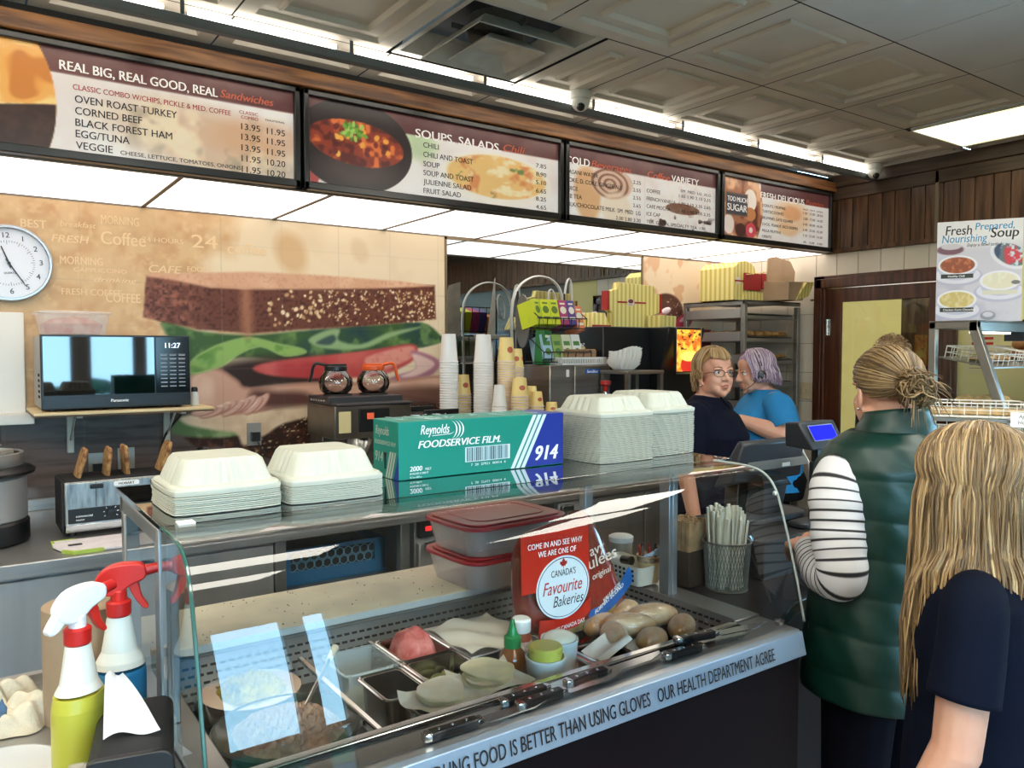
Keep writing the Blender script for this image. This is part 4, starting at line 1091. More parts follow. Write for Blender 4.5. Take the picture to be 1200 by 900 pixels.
m_crust = mat('toast_crust', (108, 66, 36), 0.75, var=0.5, scale=40, bump=0.8, col2=(196, 150, 96))
sl = [(-0.9, 0), (-0.95, 0.5), (-1.0, 0.8), (-0.7, 1.0), (-0.2, 0.96), (0.2, 0.96), (0.7, 1.0), (1.0, 0.8), (0.95, 0.5), (0.9, 0)]
for i, (x, tilt, h, lb) in enumerate(((-0.160, 0.28, 0.105, 'slice of toast leaning in the leftmost toaster slot'), (-0.060, 0.12, 0.10, 'slice of toast in the second toaster slot from the left'), (0.012, -0.05, 0.105, 'slice of toast in front of the plugged socket'), (0.135, 0.34, 0.115, 'slice of toast leaning in the rightmost toaster slot'))):
    t2 = thing('toast_slice', lb, 'toast', (TX+0.225+x, TY+0.13, WT+0.2105), group='toast in the toaster')
    pts = catmull([(p[0]*0.052, p[1]*h) for p in sl], 4)
    MM = RY(tilt) @ Matrix(((0, 0, 1, 0), (1, 0, 0, 0), (0, 1, 0, 0), (0, 0, 0, 1)))
    part('crumb', t2, m_crumb, lambda b: b.prism([(p[0]*0.94, p[1]*0.95) for p in pts], -0.008, 0.008, M=MM))
    part('crust', t2, m_crust, lambda b: b.tube([MM @ Vector((p[0], p[1], 0)) for p in pts], 0.0085, 8), bevel=0)
t = thing('cutting_board', 'small white cutting board with green corners in front of the toaster', 'cutting board', (0.43, 3.135, WT+0.001))
part('board', t, mat('white_board_plastic', (228, 220, 222), 0.5, var=0.06, scale=20), lambda b: (b.prism([(-0.15, -0.06), (-0.12, -0.1), (0.21, -0.1), (0.21, 0.1), (-0.17, 0.1), (-0.175, 0.02)], 0, 0.010)), bevel=0.003)
for pts in ([(-0.125, -0.104), (-0.03, -0.104), (-0.03, -0.094), (-0.115, -0.094), (-0.145, -0.06), (-0.155, -0.06)], [(-0.175, 0.06), (-0.175, 0.104), (-0.1, 0.104), (-0.1, 0.095), (-0.165, 0.095), (-0.165, 0.06)]):
    part('corner_grip', t, mat('green_grip', (176, 196, 84), 0.5), lambda b: b.prism(pts, -0.0005, 0.0115))
part('finger_slot', t, m_dark, lambda b: b.rrect(-0.13, -0.085, -0.01, 0.02, 0.008, 0.0098, 0.0106))
t = thing('clear_tub', 'clear plastic tub with wrapping film beside the toaster', 'food container', (0.88, 3.62, WT+0.001))
part('tub', t, mat('frosted_tub', (214, 208, 206), 0.3, alpha=0.35), lambda b: tub(b, 0.095, 0.075, 0, 0.185, 0.88, 0.015), bevel=0.002)
part('film', t, mat('cling_film', (226, 216, 220), 0.15, alpha=0.3), lambda b: b.grid(lambda s, q: (-0.17+0.15*s, -0.06+0.12*q, 0.10+0.05*math.sin(9*s)*math.cos(7*q)), 20, 20))
t = thing('ladle', 'steel ladle standing in the clear tub with a round black knob', 'ladle', (0.87, 3.60, WT+0.02))
part('shaft', t, m_chrome, lambda b: b.tube([(0, 0, 0), (0.0, 0, 0.2)], 0.006, 8))
part('knob', t, m_black, lambda b: (b.ball((0, 0, 0.225), (0.031, 0.031, 0.031), 20, 14)))
part('collar', t, m_chrome, lambda b: b.lathe([(0.016, 0.185), (0.02, 0.2)], 14))
# ================================================================== COFFEE AND DRINKS ON THE BACK COUNTER
# coffee brewer with two warming plates on top
t = thing('coffee_brewer', 'steel coffee brewer with two warming plates on top behind the film box', 'coffee machine', (1.62, 3.58, WT+0.001))
m_bst = mat('dull_brown_steel', (122, 114, 104), 0.32, metal=0.85, var=0.15, scale=6)
part('base', t, m_bst, lambda b: b.box(-0.19, 0.19, -0.13, 0.2, 0, 0.06), bevel=0.004)
part('column', t, m_bst, lambda b: b.box(-0.19, 0.19, 0.04, 0.2, 0.06, 0.28), bevel=0.004)
part('head', t, m_bst, lambda b: b.box(-0.20, 0.20, -0.14, 0.21, 0.28, 0.435), bevel=0.005)
part('warmer_deck', t, mat('dark_deck', (66, 66, 68), 0.4, metal=0.5), lambda b: (b.box(-0.195, 0.195, -0.06, 0.205, 0.435, 0.475), b.box(-0.19, 0.2, -0.15, -0.06, 0.435, 0.447)), bevel=0.004)
for x in (-0.095, 0.095): part('warming_plate', t, m_blackm, lambda b: b.lathe([(0.072, 0.475), (0.07, 0.482), (0, 0.482)], 24, (x, 0.07, 0)))
part('funnel', t, m_chrome, lambda b: b.lathe([(0.04, 0.19), (0.075, 0.25), (0.078, 0.28)], 24, (-0.03, -0.05, 0)))
part('switch_panel', t, m_black, lambda b: b.box(-0.08, 0.08, -0.146, -0.14, 0.31, 0.42), bevel=0.003)
part('warning_label', t, mat('label_yellow', (222, 204, 150), 0.5), lambda b: b.box(-0.18, -0.12, -0.1425, -0.14, 0.31, 0.41))
part('rocker_switch', t, mat('orange_switch', (222, 96, 60), 0.4, emit=0.4), lambda b: b.box(-0.04, -0.005, -0.151, -0.146, 0.37, 0.40), bevel=0.002)
for k in range(6): part('button', t, m_chrome, lambda b: b.lathe([(0.006, 0), (0.004, 0.006)], 8, M=T(-0.195, 0.0+0.032*k, 0.455) @ RY(-PI/2)))
m_potglass = thin_glass('coffee_pot_glass', (236, 232, 230), 2.6)
for x, cname, cc, lb, ang in ((1.515, 'black_pot_plastic', (24, 24, 26), 'round glass coffee pot with black collar and handle', 2.6), (1.715, 'orange_pot_plastic', (226, 92, 34), 'round glass coffee pot with orange decaf collar and handle', -0.5)):
    t = thing('coffee_pot', lb, 'coffee pot', (x, 3.65, WT+0.4835), group='coffee pots on the brewer')
    part('bowl', t, m_potglass, lambda b: b.lathe([(0.0, 0.001), (0.055, 0.001), (0.075, 0.02), (0.084, 0.05), (0.078, 0.082), (0.06, 0.106), (0.05, 0.118), (0.05, 0.124)], 32))
    mc = mat(cname, cc, 0.35)
    part('collar', t, mc, lambda b: (b.lathe([(0.052, 0.112), (0.056, 0.114), (0.056, 0.136), (0.05, 0.14), (0.05, 0.118)], 24), b.box(-0.05, 0.05, -0.02, 0.02, 0.134, 0.148)), bevel=0.003)
    c, s = math.cos(ang), math.sin(ang)
    part('handle', t, mc, lambda b: b.tube(catmull([(0.045*c, 0.045*s, 0.14), (0.09*c, 0.09*s, 0.15), (0.108*c, 0.108*s, 0.135), (0.118*c, 0.118*s, 0.09), (0.128*c, 0.128*s, 0.06)], 5), 0.011, 8, flat=0.7))
# low dark trays right of the brewer
t = thing('lid_tray', 'low dark tray on a stand between the brewer and the cup stacks', 'tray', (1.922, 3.44, WT+0.001))
part('stand', t, m_bst, lambda b: b.box(-0.085, 0.085, -0.1, 0.12, 0, 0.37), bevel=0.004)
part('tray_top', t, m_black, lambda b: (b.box(-0.095, 0.10, -0.12, 0.14, 0.37, 0.385), b.box(-0.095, 0.10, -0.12, -0.108, 0.385, 0.41), b.box(-0.095, 0.10, 0.128, 0.14, 0.385, 0.41)), bevel=0.004)
# stacked paper cups, every cup its own
m_cupw = mat('white_paper_cup', (232, 230, 226), 0.5)
m_cupy = mat('yellow_paper_cup', (238, 212, 138), 0.5)
m_cuprim = mat('cup_rim_pink', (226, 206, 196), 0.5)
m_logo = mat('cup_logo_red', (190, 92, 58), 0.5)
def proto_cup(kind, h, r):
    o = thing('paper_cup', 'cup', 'cup', (0, 0, -5))
    part('wall', o, m_cupw if kind == 'w' else m_cupy, lambda b: b.lathe([(r, 0.004), (r*0.76, h), (r*0.74, h), (r*0.72, h-0.008), (0, h-0.008)], 24))
    part('rim', o, m_cupw if kind == 'w' else m_cuprim, lambda b: b.tube([(r*1.015*math.cos(2*PI*k/24), r*1.015*math.sin(2*PI*k/24), 0.004) for k in range(24)], 0.0038, 6, closed=True))
    if kind == 'y':
        def lg(b):
            for k, (a, z, ww, hh) in enumerate(((-2.2, .5, .42, .26), (-0.9, .5, .42, .26), (0.5, .5, .42, .26))):
                b.grid(lambda s, q: (lambda zz, aa: ((r*(1-0.24*zz/h)+0.0006)*math.cos(aa), (r*(1-0.24*zz/h)+0.0006)*math.sin(aa), zz))(h*(z+hh*0.5*q*math.sin(PI*0.5*(1))*math.sin(2*PI*s)), a+ww*q*math.cos(2*PI*s)), 14, 3)
        part('logo', o, m_logo, lg)
    return o
cups = {}
def cup_stack(kind, x, y, z0, n, h, r, dz, label, grp, zt=None):
    key = (kind, h, r)
    if key not in cups: cups[key] = [proto_cup(kind, h, r), False]
    for k in range(n):
        p = cups[key]
        lb = ('topmost cup of the '+label) if k == n-1 else ('one of the nested cups in the '+label)
        z = z0+dz*k
        rz = random.uniform(0, 0.6)
        if not p[1]:
            p[0].location = (x, y, z); p[0].rotation_euler = (0, 0, rz); p[0]['label'] = lb; p[0]['group'] = grp; p[1] = True
        else: dup(p[0], (x, y, z), rz, lb, grp)
random.seed(5)
Z0 = 1.226
t = thing('cup_stand', 'low black stand under the paper cup stacks behind the film box', 'stand', (2.32, 3.42, WT+0.001))
part('top', t, m_black, lambda b: b.box(-0.29, 0.26, -0.24, 0.26, 0.305, 0.324), bevel=0.003)
for x in (-0.27, 0.24):
    for y in (-0.22, 0.24): part('leg', t, m_black, lambda b: b.box(x-0.012, x+0.012, y-0.012, y+0.012, 0, 0.305))
cup_stack('w', 2.10, 3.55, Z0+0.0005, 24, 0.15, 0.047, 0.01335, 'tall white cup tower beside the mural', 'white cups in the tower beside the mural')
cup_stack('w', 2.25, 3.45, Z0+0.0005, 24, 0.15, 0.050, 0.01322, 'tall white cup tower in front of the mirror', 'white cups in the tower by the mirror')
cup_stack('y', 2.362, 3.40, Z0+0.0005, 25, 0.13, 0.046, 0.01287, 'tall yellow cup tower', 'yellow cups in the tall tower')
cup_stack('y', 2.497, 3.50, Z0+0.0005, 22, 0.11, 0.042, 0.01288, 'slightly lower yellow cup tower', 'yellow cups in the second tower')
cup_stack('y', 2.355, 3.27, Z0+0.0005, 10, 0.10, 0.045, 0.01446, 'low yellow cup stack in front', 'yellow cups in the front stack')
cup_stack('w', 2.25, 3.30, Z0+0.0005, 7, 0.11, 0.036, 0.01415, 'short white cup stack at the front', 'white cups in the short stack')
cup_stack('y', 2.215, 3.60, Z0+0.0005, 10, 0.11, 0.044, 0.01446, 'yellow cup stack between the white towers', 'yellow cups between the white towers')
cup_stack('y', 2.497, 3.36, Z0+0.0005, 9, 0.07, 0.035, 0.01381, 'small yellow cup stack behind the low ones', 'small yellow cups by the steel box')
cup_stack('y', 2.455, 3.26, Z0+0.0005, 6, 0.08, 0.038, 0.01546, 'small yellow cup stack left of the lowest one', 'small yellow cups in the second short stack')
cup_stack('y', 2.534, 3.232, Z0+0.0005, 3, 0.062, 0.036, 0.01885, 'lowest yellow cup stack', 'small yellow cups in the lowest stack')
# steel cream dispenser with things on top
t = thing('cream_dispenser', 'steel cream dispenser box with a blue badge right of the cups', 'dispenser', (2.86, 3.48, WT+0.001))
m_ss = mat('dispenser_steel', (150, 143, 132), 0.3, metal=0.85, var=0.14, scale=3, stretch=(1, 1, 10))
part('body', t, m_ss, lambda b: b.box(-0.24, 0.19, -0.12, 0.185, 0.12, 0.615), bevel=0.006)
part('door', t, m_ss, lambda b: b.box(-0.075, 0.188, -0.134, -0.12, 0.13, 0.612), bevel=0.004)
part('badge', t, mat('blue_badge', (40, 86, 160), 0.4), lambda b: b.rrect(0.0, 0.105, 0.565, 0.592, 0.003, 0.134, 0.136, M=FRONT))
part('badge_lettering', t, m_whiteink, lambda b: text(b, 'SureShot', 0.0525, 0.571, 0.022, T(0, -0.1365, 0) @ FRONT, align='c', shear=0.2, bold=0.02), smooth=False)
part('sticker', t, m_white, lambda b: b.box(-0.125, -0.105, -0.1225, -0.12, 0.55, 0.59))
for x in (-0.2, 0.15): part('leg', t, m_alu, lambda b: (b.box(x-0.02, x+0.02, -0.1, -0.06, 0, 0.12), b.box(x-0.02, x+0.02, 0.13, 0.17, 0, 0.12)))
DT = WT+0.617
t = thing('plastic_basket', 'white slotted plastic basket of brown napkins on the cream dispenser', 'basket', (2.875, 3.45, DT))
def bask(b):
    b.box(-0.17, 0.15, -0.09, 0.13, 0, 0.004)
    for z0, z1 in ((0.0, 0.008), (0.032, 0.042)):
        for a in ((-0.175, 0.155, -0.095, -0.091), (-0.175, 0.155, 0.131, 0.135), (-0.175, -0.171, -0.095, 0.135), (0.151, 0.155, -0.095, 0.135)): b.box(a[0], a[1], a[2], a[3], z0, z1)
    for k in range(28):
        x = -0.173+0.0121*k; b.box(x, x+0.005, -0.095, -0.091, 0.006, 0.034); b.box(x, x+0.005, 0.131, 0.135, 0.006, 0.034)
    for k in range(18):
        y = -0.093+0.0125*k; b.box(-0.175, -0.171, y, y+0.005, 0.006, 0.034); b.box(0.151, 0.155, y, y+0.005, 0.006, 0.034)
part('weave', t, m_white, bask, smooth=False)
for i, (x, y, a, lb) in enumerate(((2.82, 3.47, 0.1, 'bundle of brown paper napkins at the left in the white basket'), (2.94, 3.46, -0.15, 'bundle of brown paper napkins at the right in the white basket'))):
    t = thing('napkin_bundle', lb, 'napkins', (x, y, DT+0.005), a, 'napkins in the white basket')
    part('sheets', t, mat('brown_napkin', (162, 126, 92), 0.8, var=0.2, scale=9, stretch=(1, 1, 30)), lambda b: (b.hexa([(-0.075, -0.06, 0), (0.05, -0.06, 0), (0.05, 0.06, 0), (-0.075, 0.06, 0), (-0.06, -0.06, 0.07), (0.055, -0.06, 0.075), (0.055, 0.06, 0.085), (-0.06, 0.06, 0.075)]), b.box(-0.055, 0.05, -0.06, 0.06, 0.074, 0.082)), bevel=0.004)
t = thing('paper_cup', 'yellow paper cup filled with white creamers behind the napkins', 'cup', (3.03, 3.60, DT))
part('wall', t, m_cupy, lambda b: b.lathe([(0.035, 0), (0.045, 0.1), (0.043, 0.1), (0.04, 0.09), (0, 0.09)], 20))
part('creamers', t, m_white, lambda b: [b.lathe([(0.012, 0), (0.015, 0.02), (0, 0.021)], 8, (0.026*math.cos(k), 0.026*math.sin(k), 0.09+0.006*(k % 3))) for k in range(7)], smooth=True)
# coffee filters
m_filter = mat('filter_paper', (240, 238, 232), 0.8)
def filt(b, z, r, sx=0):
    def fn(s, q):
        a = 2*PI*s; rr = r*(0.62+0.38*q)+0.009*math.sin(22*a)*q
        return (rr*math.cos(a), rr*math.sin(a), z+0.040*q**1.2+0.006*math.sin(3*a)*q)
    b.grid(fn, 112, 5, wrapu=True); b.lathe([(0, z), (r*0.62, z)], 24)
for i in range(7):
    t2 = MB(); filt(t2, 0, 0.088)
    o = obj('coffee_filter', t2, m_filter, loc=(3.045+0.004*i, 3.235, 1.489+0.012*i), solid=0)
    o.rotation_euler = (0.0, 0.06*max(0, i-3), 0.3*i)
    tag(o, ['lowest white fluted coffee filter', 'one of the middle white fluted coffee filters', 'one of the middle white fluted coffee filters', 'one of the middle white fluted coffee filters', 'one of the middle white fluted coffee filters', 'second highest white fluted coffee filter', 'topmost white fluted coffee filter'][i]+' in the stack on the steel stool', 'coffee filter', 'coffee filters on the steel stool')
t = thing('steel_stool', 'small dark steel stool under the coffee filters beside the cream dispenser', 'stand', (3.10, 3.225, WT+0.001))
part('top', t, m_ss, lambda b: b.box(-0.14, 0.14, -0.115, 0.11, 0.565, 0.585), bevel=0.003)
for x in (-0.125, 0.125):
    for y in (-0.10, 0.095): part('leg', t, m_ss, lambda b: b.box(x-0.012, x+0.012, y-0.012, y+0.012, 0, 0.565))
t = thing('tap_handle', 'short steel tap with a red handle in front of the stool', 'tap', (2.90, 3.22, WT+0.001))
part('stem', t, m_chrome, lambda b: b.lathe([(0.02, 0), (0.02, 0.42), (0.012, 0.43), (0.012, 0.47)], 14))
part('knob', t, mat('red_knob', (170, 34, 30), 0.35), lambda b: (b.lathe([(0.012, 0.47), (0.016, 0.5), (0.03, 0.51), (0.03, 0.53), (0, 0.532)], 14)))
# tea rack
t = thing('tea_rack', 'black wire rack holding two tiers of tea boxes before the mirror', 'rack', (2.77, 3.57, WT+0.001))
m_wire = mat('black_wire', (38, 36, 38), 0.4, metal=0.5)
def tr(b):
    for z, y in ((0.82, -0.02), (0.632, -0.06)):
        for dz, dy in ((0, -0.12), (0.055, -0.125), (0.16, 0.05), (0.0, 0.05)):
            b.tube([(-0.17, y+dy, z+dz), (0.17, y+dy, z+dz)], 0.0035, 6)
        for k in range(7):
            x = -0.17+0.34*k/6
            b.tube([(x, y+0.05, z+0.16), (x, y+0.05, z), (x, y-0.12, z), (x, y-0.125, z+0.055)], 0.003, 6)
        for x in (-0.17, 0.17): b.tube([(x, y-0.125, z+0.055), (x, y+0.05, z+0.16)], 0.0035, 6)
part('wire_tiers', t, m_wire, tr)
part('posts', t, m_wire, lambda b: [b.tube([(x, 0.06, 0.618), (x, 0.06, 1.03)], 0.006, 8) for x in (-0.17, 0.17)]+[b.box(x-0.012, x+0.012, 0.03, 0.1, 0.617, 0.624) for x in (-0.14, 0.17)])
part('side_plate', t, mat('grey_rack_side', (120, 120, 116), 0.4, metal=0.5), lambda b: (b.prism([(0.11*math.cos(2*PI*k/20)*0.6, 0.86+0.15*math.sin(2*PI*k/20)) for k in range(20)], -0.003, 0.003, M=T(-0.178, 0, 0) @ RZ(PI/2) @ FRONT)))
for i, (x, c, lb, lz, wd) in enumerate(((-0.155, (190, 206, 44), 'lime tea box standing at the left end of the upper wire tier', 0, 0.05), (-0.092, (206, 214, 52), 'yellow green tea box second on the upper wire tier', 0, 0.06), (-0.03, (204, 212, 50), 'yellow green tea box beside the magenta one', 0, 0.06),
                               (0.032, (168, 60, 112), 'magenta tea box on the upper wire tier', 0, 0.06), (0.092, (84, 70, 140), 'purple tea box on the upper wire tier', 0, 0.055), (0.15, (222, 128, 84), 'orange tea box at the right end of the wire rack', -0.03, 0.055))):
    t2 = thing('tea_box', lb, 'tea box', (2.77+x, 3.505, WT+0.826+lz), 0, 'tea boxes on the upper tier')
    t2.rotation_euler = (R(-16), 0, 0.25 if i == 0 else 0)
    part('carton', t2, mat('tea_carton_%s' % 'lime yellow gold magenta purple orange'.split()[i], c, 0.45), lambda b: b.box(-wd/2, wd/2, -0.06, 0.06, 0, 0.145), bevel=0.002)
    part('front_print', t2, mat('tea_print', (232, 226, 206), 0.5) if i > 2 else mat('tea_print_dark', (92, 120, 36), 0.5), lambda b: (b.prism([(wd*0.36*math.cos(2*PI*k/16), 0.085+0.022*math.sin(2*PI*k/16)) for k in range(16)], 0.0602, 0.0608, M=FRONT), b.box(-wd*0.38, wd*0.38, -0.0608, -0.0602, 0.03, 0.045), b.box(-wd*0.3, wd*0.3, -0.0608, -0.0602, 0.118, 0.128)))
for i, (x, c, lb) in enumerate(((-0.13, (150, 186, 206), 'pale blue tea box at the left of the lower wire tier'), (-0.06, (132, 160, 84), 'leaf green tea box on the lower wire tier'), (0.01, (206, 206, 178), 'cream tea box on the lower wire tier'), (0.08, (214, 216, 214), 'white tea box at the right of the lower wire tier'))):
    t2 = thing('tea_box', lb, 'tea box', (2.79+x, 3.465, WT+0.638), 0, 'tea boxes on the lower tier'); t2.rotation_euler = (R(-16), 0, 0)
    part('carton', t2, mat('tea_carton_%s' % 'blue leaf cream white'.split()[i], c, 0.45), lambda b: b.box(-0.032, 0.032, -0.055, 0.06, 0, 0.14), bevel=0.002)
    part('front_print', t2, mat('tea_print_green', (70, 120, 60), 0.5), lambda b: (b.box(-0.022, 0.022, -0.0558, -0.0552, 0.075, 0.1), b.prism([(0.02*math.cos(2*PI*k/12), 0.04+0.02*math.sin(2*PI*k/12)) for k in range(12)], 0.0552, 0.0558, M=FRONT)))
t = thing('tea_box', 'dark green tea box standing on end left of the lower tier', 'tea box', (2.655, 3.47, DT), 0.3)
t.rotation_euler = (0, 0.08, 0.3)
part('carton', t, mat('tea_carton_dark_green', (30, 110, 58), 0.4), lambda b: b.box(-0.04, 0.03, -0.03, 0.03, 0, 0.19), bevel=0.002)
part('front_print', t, mat('tea_print', (232, 226, 206), 0.5), lambda b: (b.box(-0.02, 0.015, -0.0308, -0.0302, 0.05, 0.12), b.box(-0.03, 0.02, -0.0308, -0.0302, 0.15, 0.165)))
# folded card display standing on the counter, its back leaning to the right
t = thing('menu_card_stand', 'tall folded card display seen edge on left of the tea rack', 'card stand', (2.50, 3.74, WT+0.001))
part('card', t, mat('grey_card', (150, 146, 134), 0.6, var=0.15, scale=10), lambda b: (b.hexa([(-0.075, -0.06, 0.78), (0.05, 0.05, 0.78), (0.055, 0.056, 0.78), (-0.07, -0.052, 0.78), (0.01, -0.005, 1.10), (0.055, 0.05, 1.12), (0.06, 0.056, 1.12), (0.016, 0.003, 1.10)])), bevel=0.001)
part('base', t, m_alu, lambda b: (b.box(-0.09, 0.07, -0.06, 0.06, 0.76, 0.785), b.tube([(0, 0, 0.0), (0, 0, 0.76)], 0.012, 10), b.lathe([(0.08, 0), (0.08, 0.012), (0.02, 0.02)], 20)), bevel=0.002)
# acrylic sign with a hoop and leaf shapes
t = thing('hoop_sign', 'pale grey hoop stand with leaf shapes rising behind the tea boxes', 'sign', (2.83, 3.72, WT+0.001))
m_hoop = mat('pale_acrylic', (196, 198, 192), 0.35)
part('hoop', t, m_hoop, lambda b: b.tube(catmull([(-0.20, 0, 0.0), (-0.20, 0, 0.60), (-0.21, 0, 0.90), (-0.17, 0, 1.05), (-0.06, 0, 1.125), (0.06, 0, 1.125), (0.14, 0, 1.07), (0.17, 0, 0.99)], 6), 0.014, 8, flat=0.45))
for x, z, a, l in ((0.21, 0.98, -0.1, 0.19), (0.09, 0.98, 0.3, 0.10)):
    part('leaf', t, m_hoop, lambda b: b.tube([(x+0.03*math.cos(2*PI*k/20)*math.cos(a)-l*0.8*math.sin(2*PI*k/20)*math.sin(a)*0.5, 0, z+l*0.8*math.sin(2*PI*k/20)) for k in range(20)], 0.009, 6, closed=True, flat=0.5))
part('foot', t, m_hoop, lambda b: (b.box(-0.22, 0.24, -0.05, 0.05, 0, 0.01), b.tube([(0.21, 0, 0.0), (0.21, 0, 0.85)], 0.008, 8)), bevel=0.002)
# black drink machine
t = thing('drink_machine', 'tall black hot drink machine with a lit picture panel beside the bakery rack', 'drink machine', (3.37, 3.55, WT+0.001))
part('cabinet', t, m_black, lambda b: b.box(-0.33, 0.05, -0.15, 0.35, 0.0, 0.835), bevel=0.006)
def swoop(b):
    pts = [(-0.15, 0.0), (-0.15, 0.835), (-0.30, 0.835)]+[(-0.30+0.08*math.sin(k/10*PI/2), 0.8-0.42*k/10) for k in range(11)]+[(-0.26, 0.25), (-0.26, 0.0)]
    pts = [(0.35, 0.0), (0.35, 0.835)]+pts[2:]
    b.prism(pts, 0.05, 0.36, M=Matrix(((0, 0, 1, 0), (1, 0, 0, 0), (0, 1, 0, 0), (0, 0, 0, 1))))
part('front_housing', t, m_black, swoop, bevel=0.006)
cv = Canvas(0.21, 0.25, 60, 70); u, v = cv.u, cv.v
nn = vn(u, v, 30, 81)
cv.fill((246, 196, 70)); cv.fill((226, 112, 40), np.clip((nn-0.45)*5, 0, 1)); cv.fill((60, 24, 16), np.clip((vn(u, v*2, 34, 84)-0.62)*9, 0, 1)*(v > 0.13)); cv.fill((200, 46, 34), emask(u, v, 0.12, 0.04, 0.075, 0.06, 0, 0.1)); cv.fill((255, 226, 110), emask(u, v, 0.12, 0.09, 0.08, 0.03, 0, 0.2))
part_o = obj('lit_picture', cv.mb(T(0.11, -0.302, 0.57) @ FRONT), mat('lit_picture', (255, 255, 255), 0.3, attr='Col', emit=0.9), t, angle=None)
part('picture_frame', t, m_chrome, lambda b: (b.box(0.105, 0.11, -0.31, -0.29, 0.56, 0.835), b.box(0.32, 0.325, -0.31, -0.29, 0.56, 0.835), b.box(0.105, 0.325, -0.31, -0.29, 0.555, 0.565)))
part('drip_tray', t, m_chrome, lambda b: b.box(0.08, 0.33, -0.3, -0.25, 0.2, 0.22), bevel=0.003)
# yellow striped bakery boxes
def striped(name, pts, depth, M, parent, bands=None):
    b = MB(); b.prism(pts, 0, depth, M=M)
    return obj(name, b, m_stripe, parent, bevel=0.0015)
m_stripe = mat('yellow_striped_card', (226, 212, 128), 0.55)
nt = m_stripe.node_tree; n, l = nt.nodes, nt.links
tc = n.new('ShaderNodeTexCoord'); mp = n.new('ShaderNodeMapping'); mp.inputs['Rotation'].default_value = (0, 0, R(40)); wv = n.new('ShaderNodeTexWave'); wv.inputs['Scale'].default_value = 12.0; wv.bands_direction = 'X'
rp = n.new('ShaderNodeValToRGB'); rp.color_ramp.elements[0].position = 0.35; rp.color_ramp.elements[0].color = rgb(206, 188, 92); rp.color_ramp.elements[1].position = 0.5; rp.color_ramp.elements[1].color = rgb(234, 222, 150)
l.new(tc.outputs['Object'], mp.inputs[0]); l.new(mp.outputs[0], wv.inputs['Vector']); l.new(wv.outputs['Fac'], rp.inputs[0]); l.new(rp.outputs[0], n['Principled BSDF'].inputs['Base Color'])
m_redcard = mat('red_card', (162, 36, 36), 0.5)
m_kraft = mat('brown_card', (176, 150, 120), 0.75, var=0.08, scale=8)
BT = WT+0.837
t = thing('bakery_box', 'flat yellow striped bakery box with an oval badge standing on the drink machine', 'box', (3.40, 3.60, BT))
part('panel', t, m_stripe, lambda b: b.prism([(-0.15, 0.0), (0.19, 0.0), (0.19, 0.08), (0.26, 0.10), (0.26, 0.21), (0.21, 0.22), (0.20, 0.265), (-0.10, 0.275), (-0.11, 0.235), (-0.19, 0.215), (-0.19, 0.11), (-0.15, 0.09)], 0.0, 0.05, M=FRONT), bevel=0.002)
part('end_flap', t, m_redcard, lambda b: (b.box(-0.195, -0.18, -0.055, 0.0, 0.105, 0.22), b.box(0.25, 0.268, -0.055, 0.0, 0.095, 0.215)))
def badge(b):
    b.prism([(0.03*math.cos(2*PI*k/24), 0.155+0.024*math.sin(2*PI*k/24)) for k in range(24)], 0.0505, 0.0515, M=FRONT)
part('badge_band', t, m_redcard, lambda b: b.box(-0.11, 0.13, -0.0512, -0.05, 0.15, 0.16))
part('badge', t, mat('badge_cream', (226, 216, 206), 0.5), badge)
part('badge_centre', t, mat('badge_maroon', (120, 52, 66), 0.5), lambda b: (b.prism([(0.022*math.cos(2*PI*k/24), 0.162+0.013*math.sin(2*PI*k/24)) for k in range(24)], 0.0516, 0.052, M=FRONT), text(b, 'BAKERY', 0, 0.138, 0.009, T(0, -0.052, 0) @ FRONT, align='c')))
t = thing('bakery_box', 'low yellow bakery box lying left of the upright striped one', 'box', (3.13, 3.62, BT))
part('body', t, m_stripe, lambda b: b.hexa([(-0.06, -0.09, 0), (0.085, -0.09, 0), (0.085, 0.09, 0), (-0.06, 0.09, 0), (-0.03, -0.07, 0.085), (0.06, -0.07, 0.085), (0.06, 0.07, 0.085), (-0.03, 0.07, 0.085)]), bevel=0.002)
part('edge', t, m_redcard, lambda b: b.box(-0.06, 0.085, -0.094, -0.09, 0, 0.012))
t = thing('bakery_box', 'low open yellow bakery box at the right foot of the upright striped one', 'box', (3.58, 3.44, BT))
part('body', t, m_stripe, lambda b: b.hexa([(-0.07, -0.05, 0), (0.05, -0.05, 0), (0.05, 0.07, 0), (-0.07, 0.07, 0), (-0.075, -0.055, 0.075), (0.05, -0.055, 0.07), (0.05, 0.075, 0.07), (-0.075, 0.075, 0.075)]), bevel=0.002)
t = thing('candy_bag', 'red bag with a white tie standing between the boxes and the rack', 'bag', (3.745, 3.64, BT))
part('bag', t, mat('red_bag', (178, 28, 42), 0.3), lambda b: b.lathe([(0.07, 0), (0.085, 0.03), (0.08, 0.07), (0.03, 0.1), (0.02, 0.115)], 16, sy=0.6), bevel=0)
part('bow', t, mat('white_ribbon', (236, 214, 216), 0.4), lambda b: (b.ball((-0.045, -0.01, 0.11), (0.05, 0.02, 0.022), 12, 8, rot=Matrix.Rotation(0.3, 3, 'Y')), b.ball((0.045, -0.01, 0.115), (0.05, 0.02, 0.022), 12, 8, rot=Matrix.Rotation(-0.4, 3, 'Y'))))
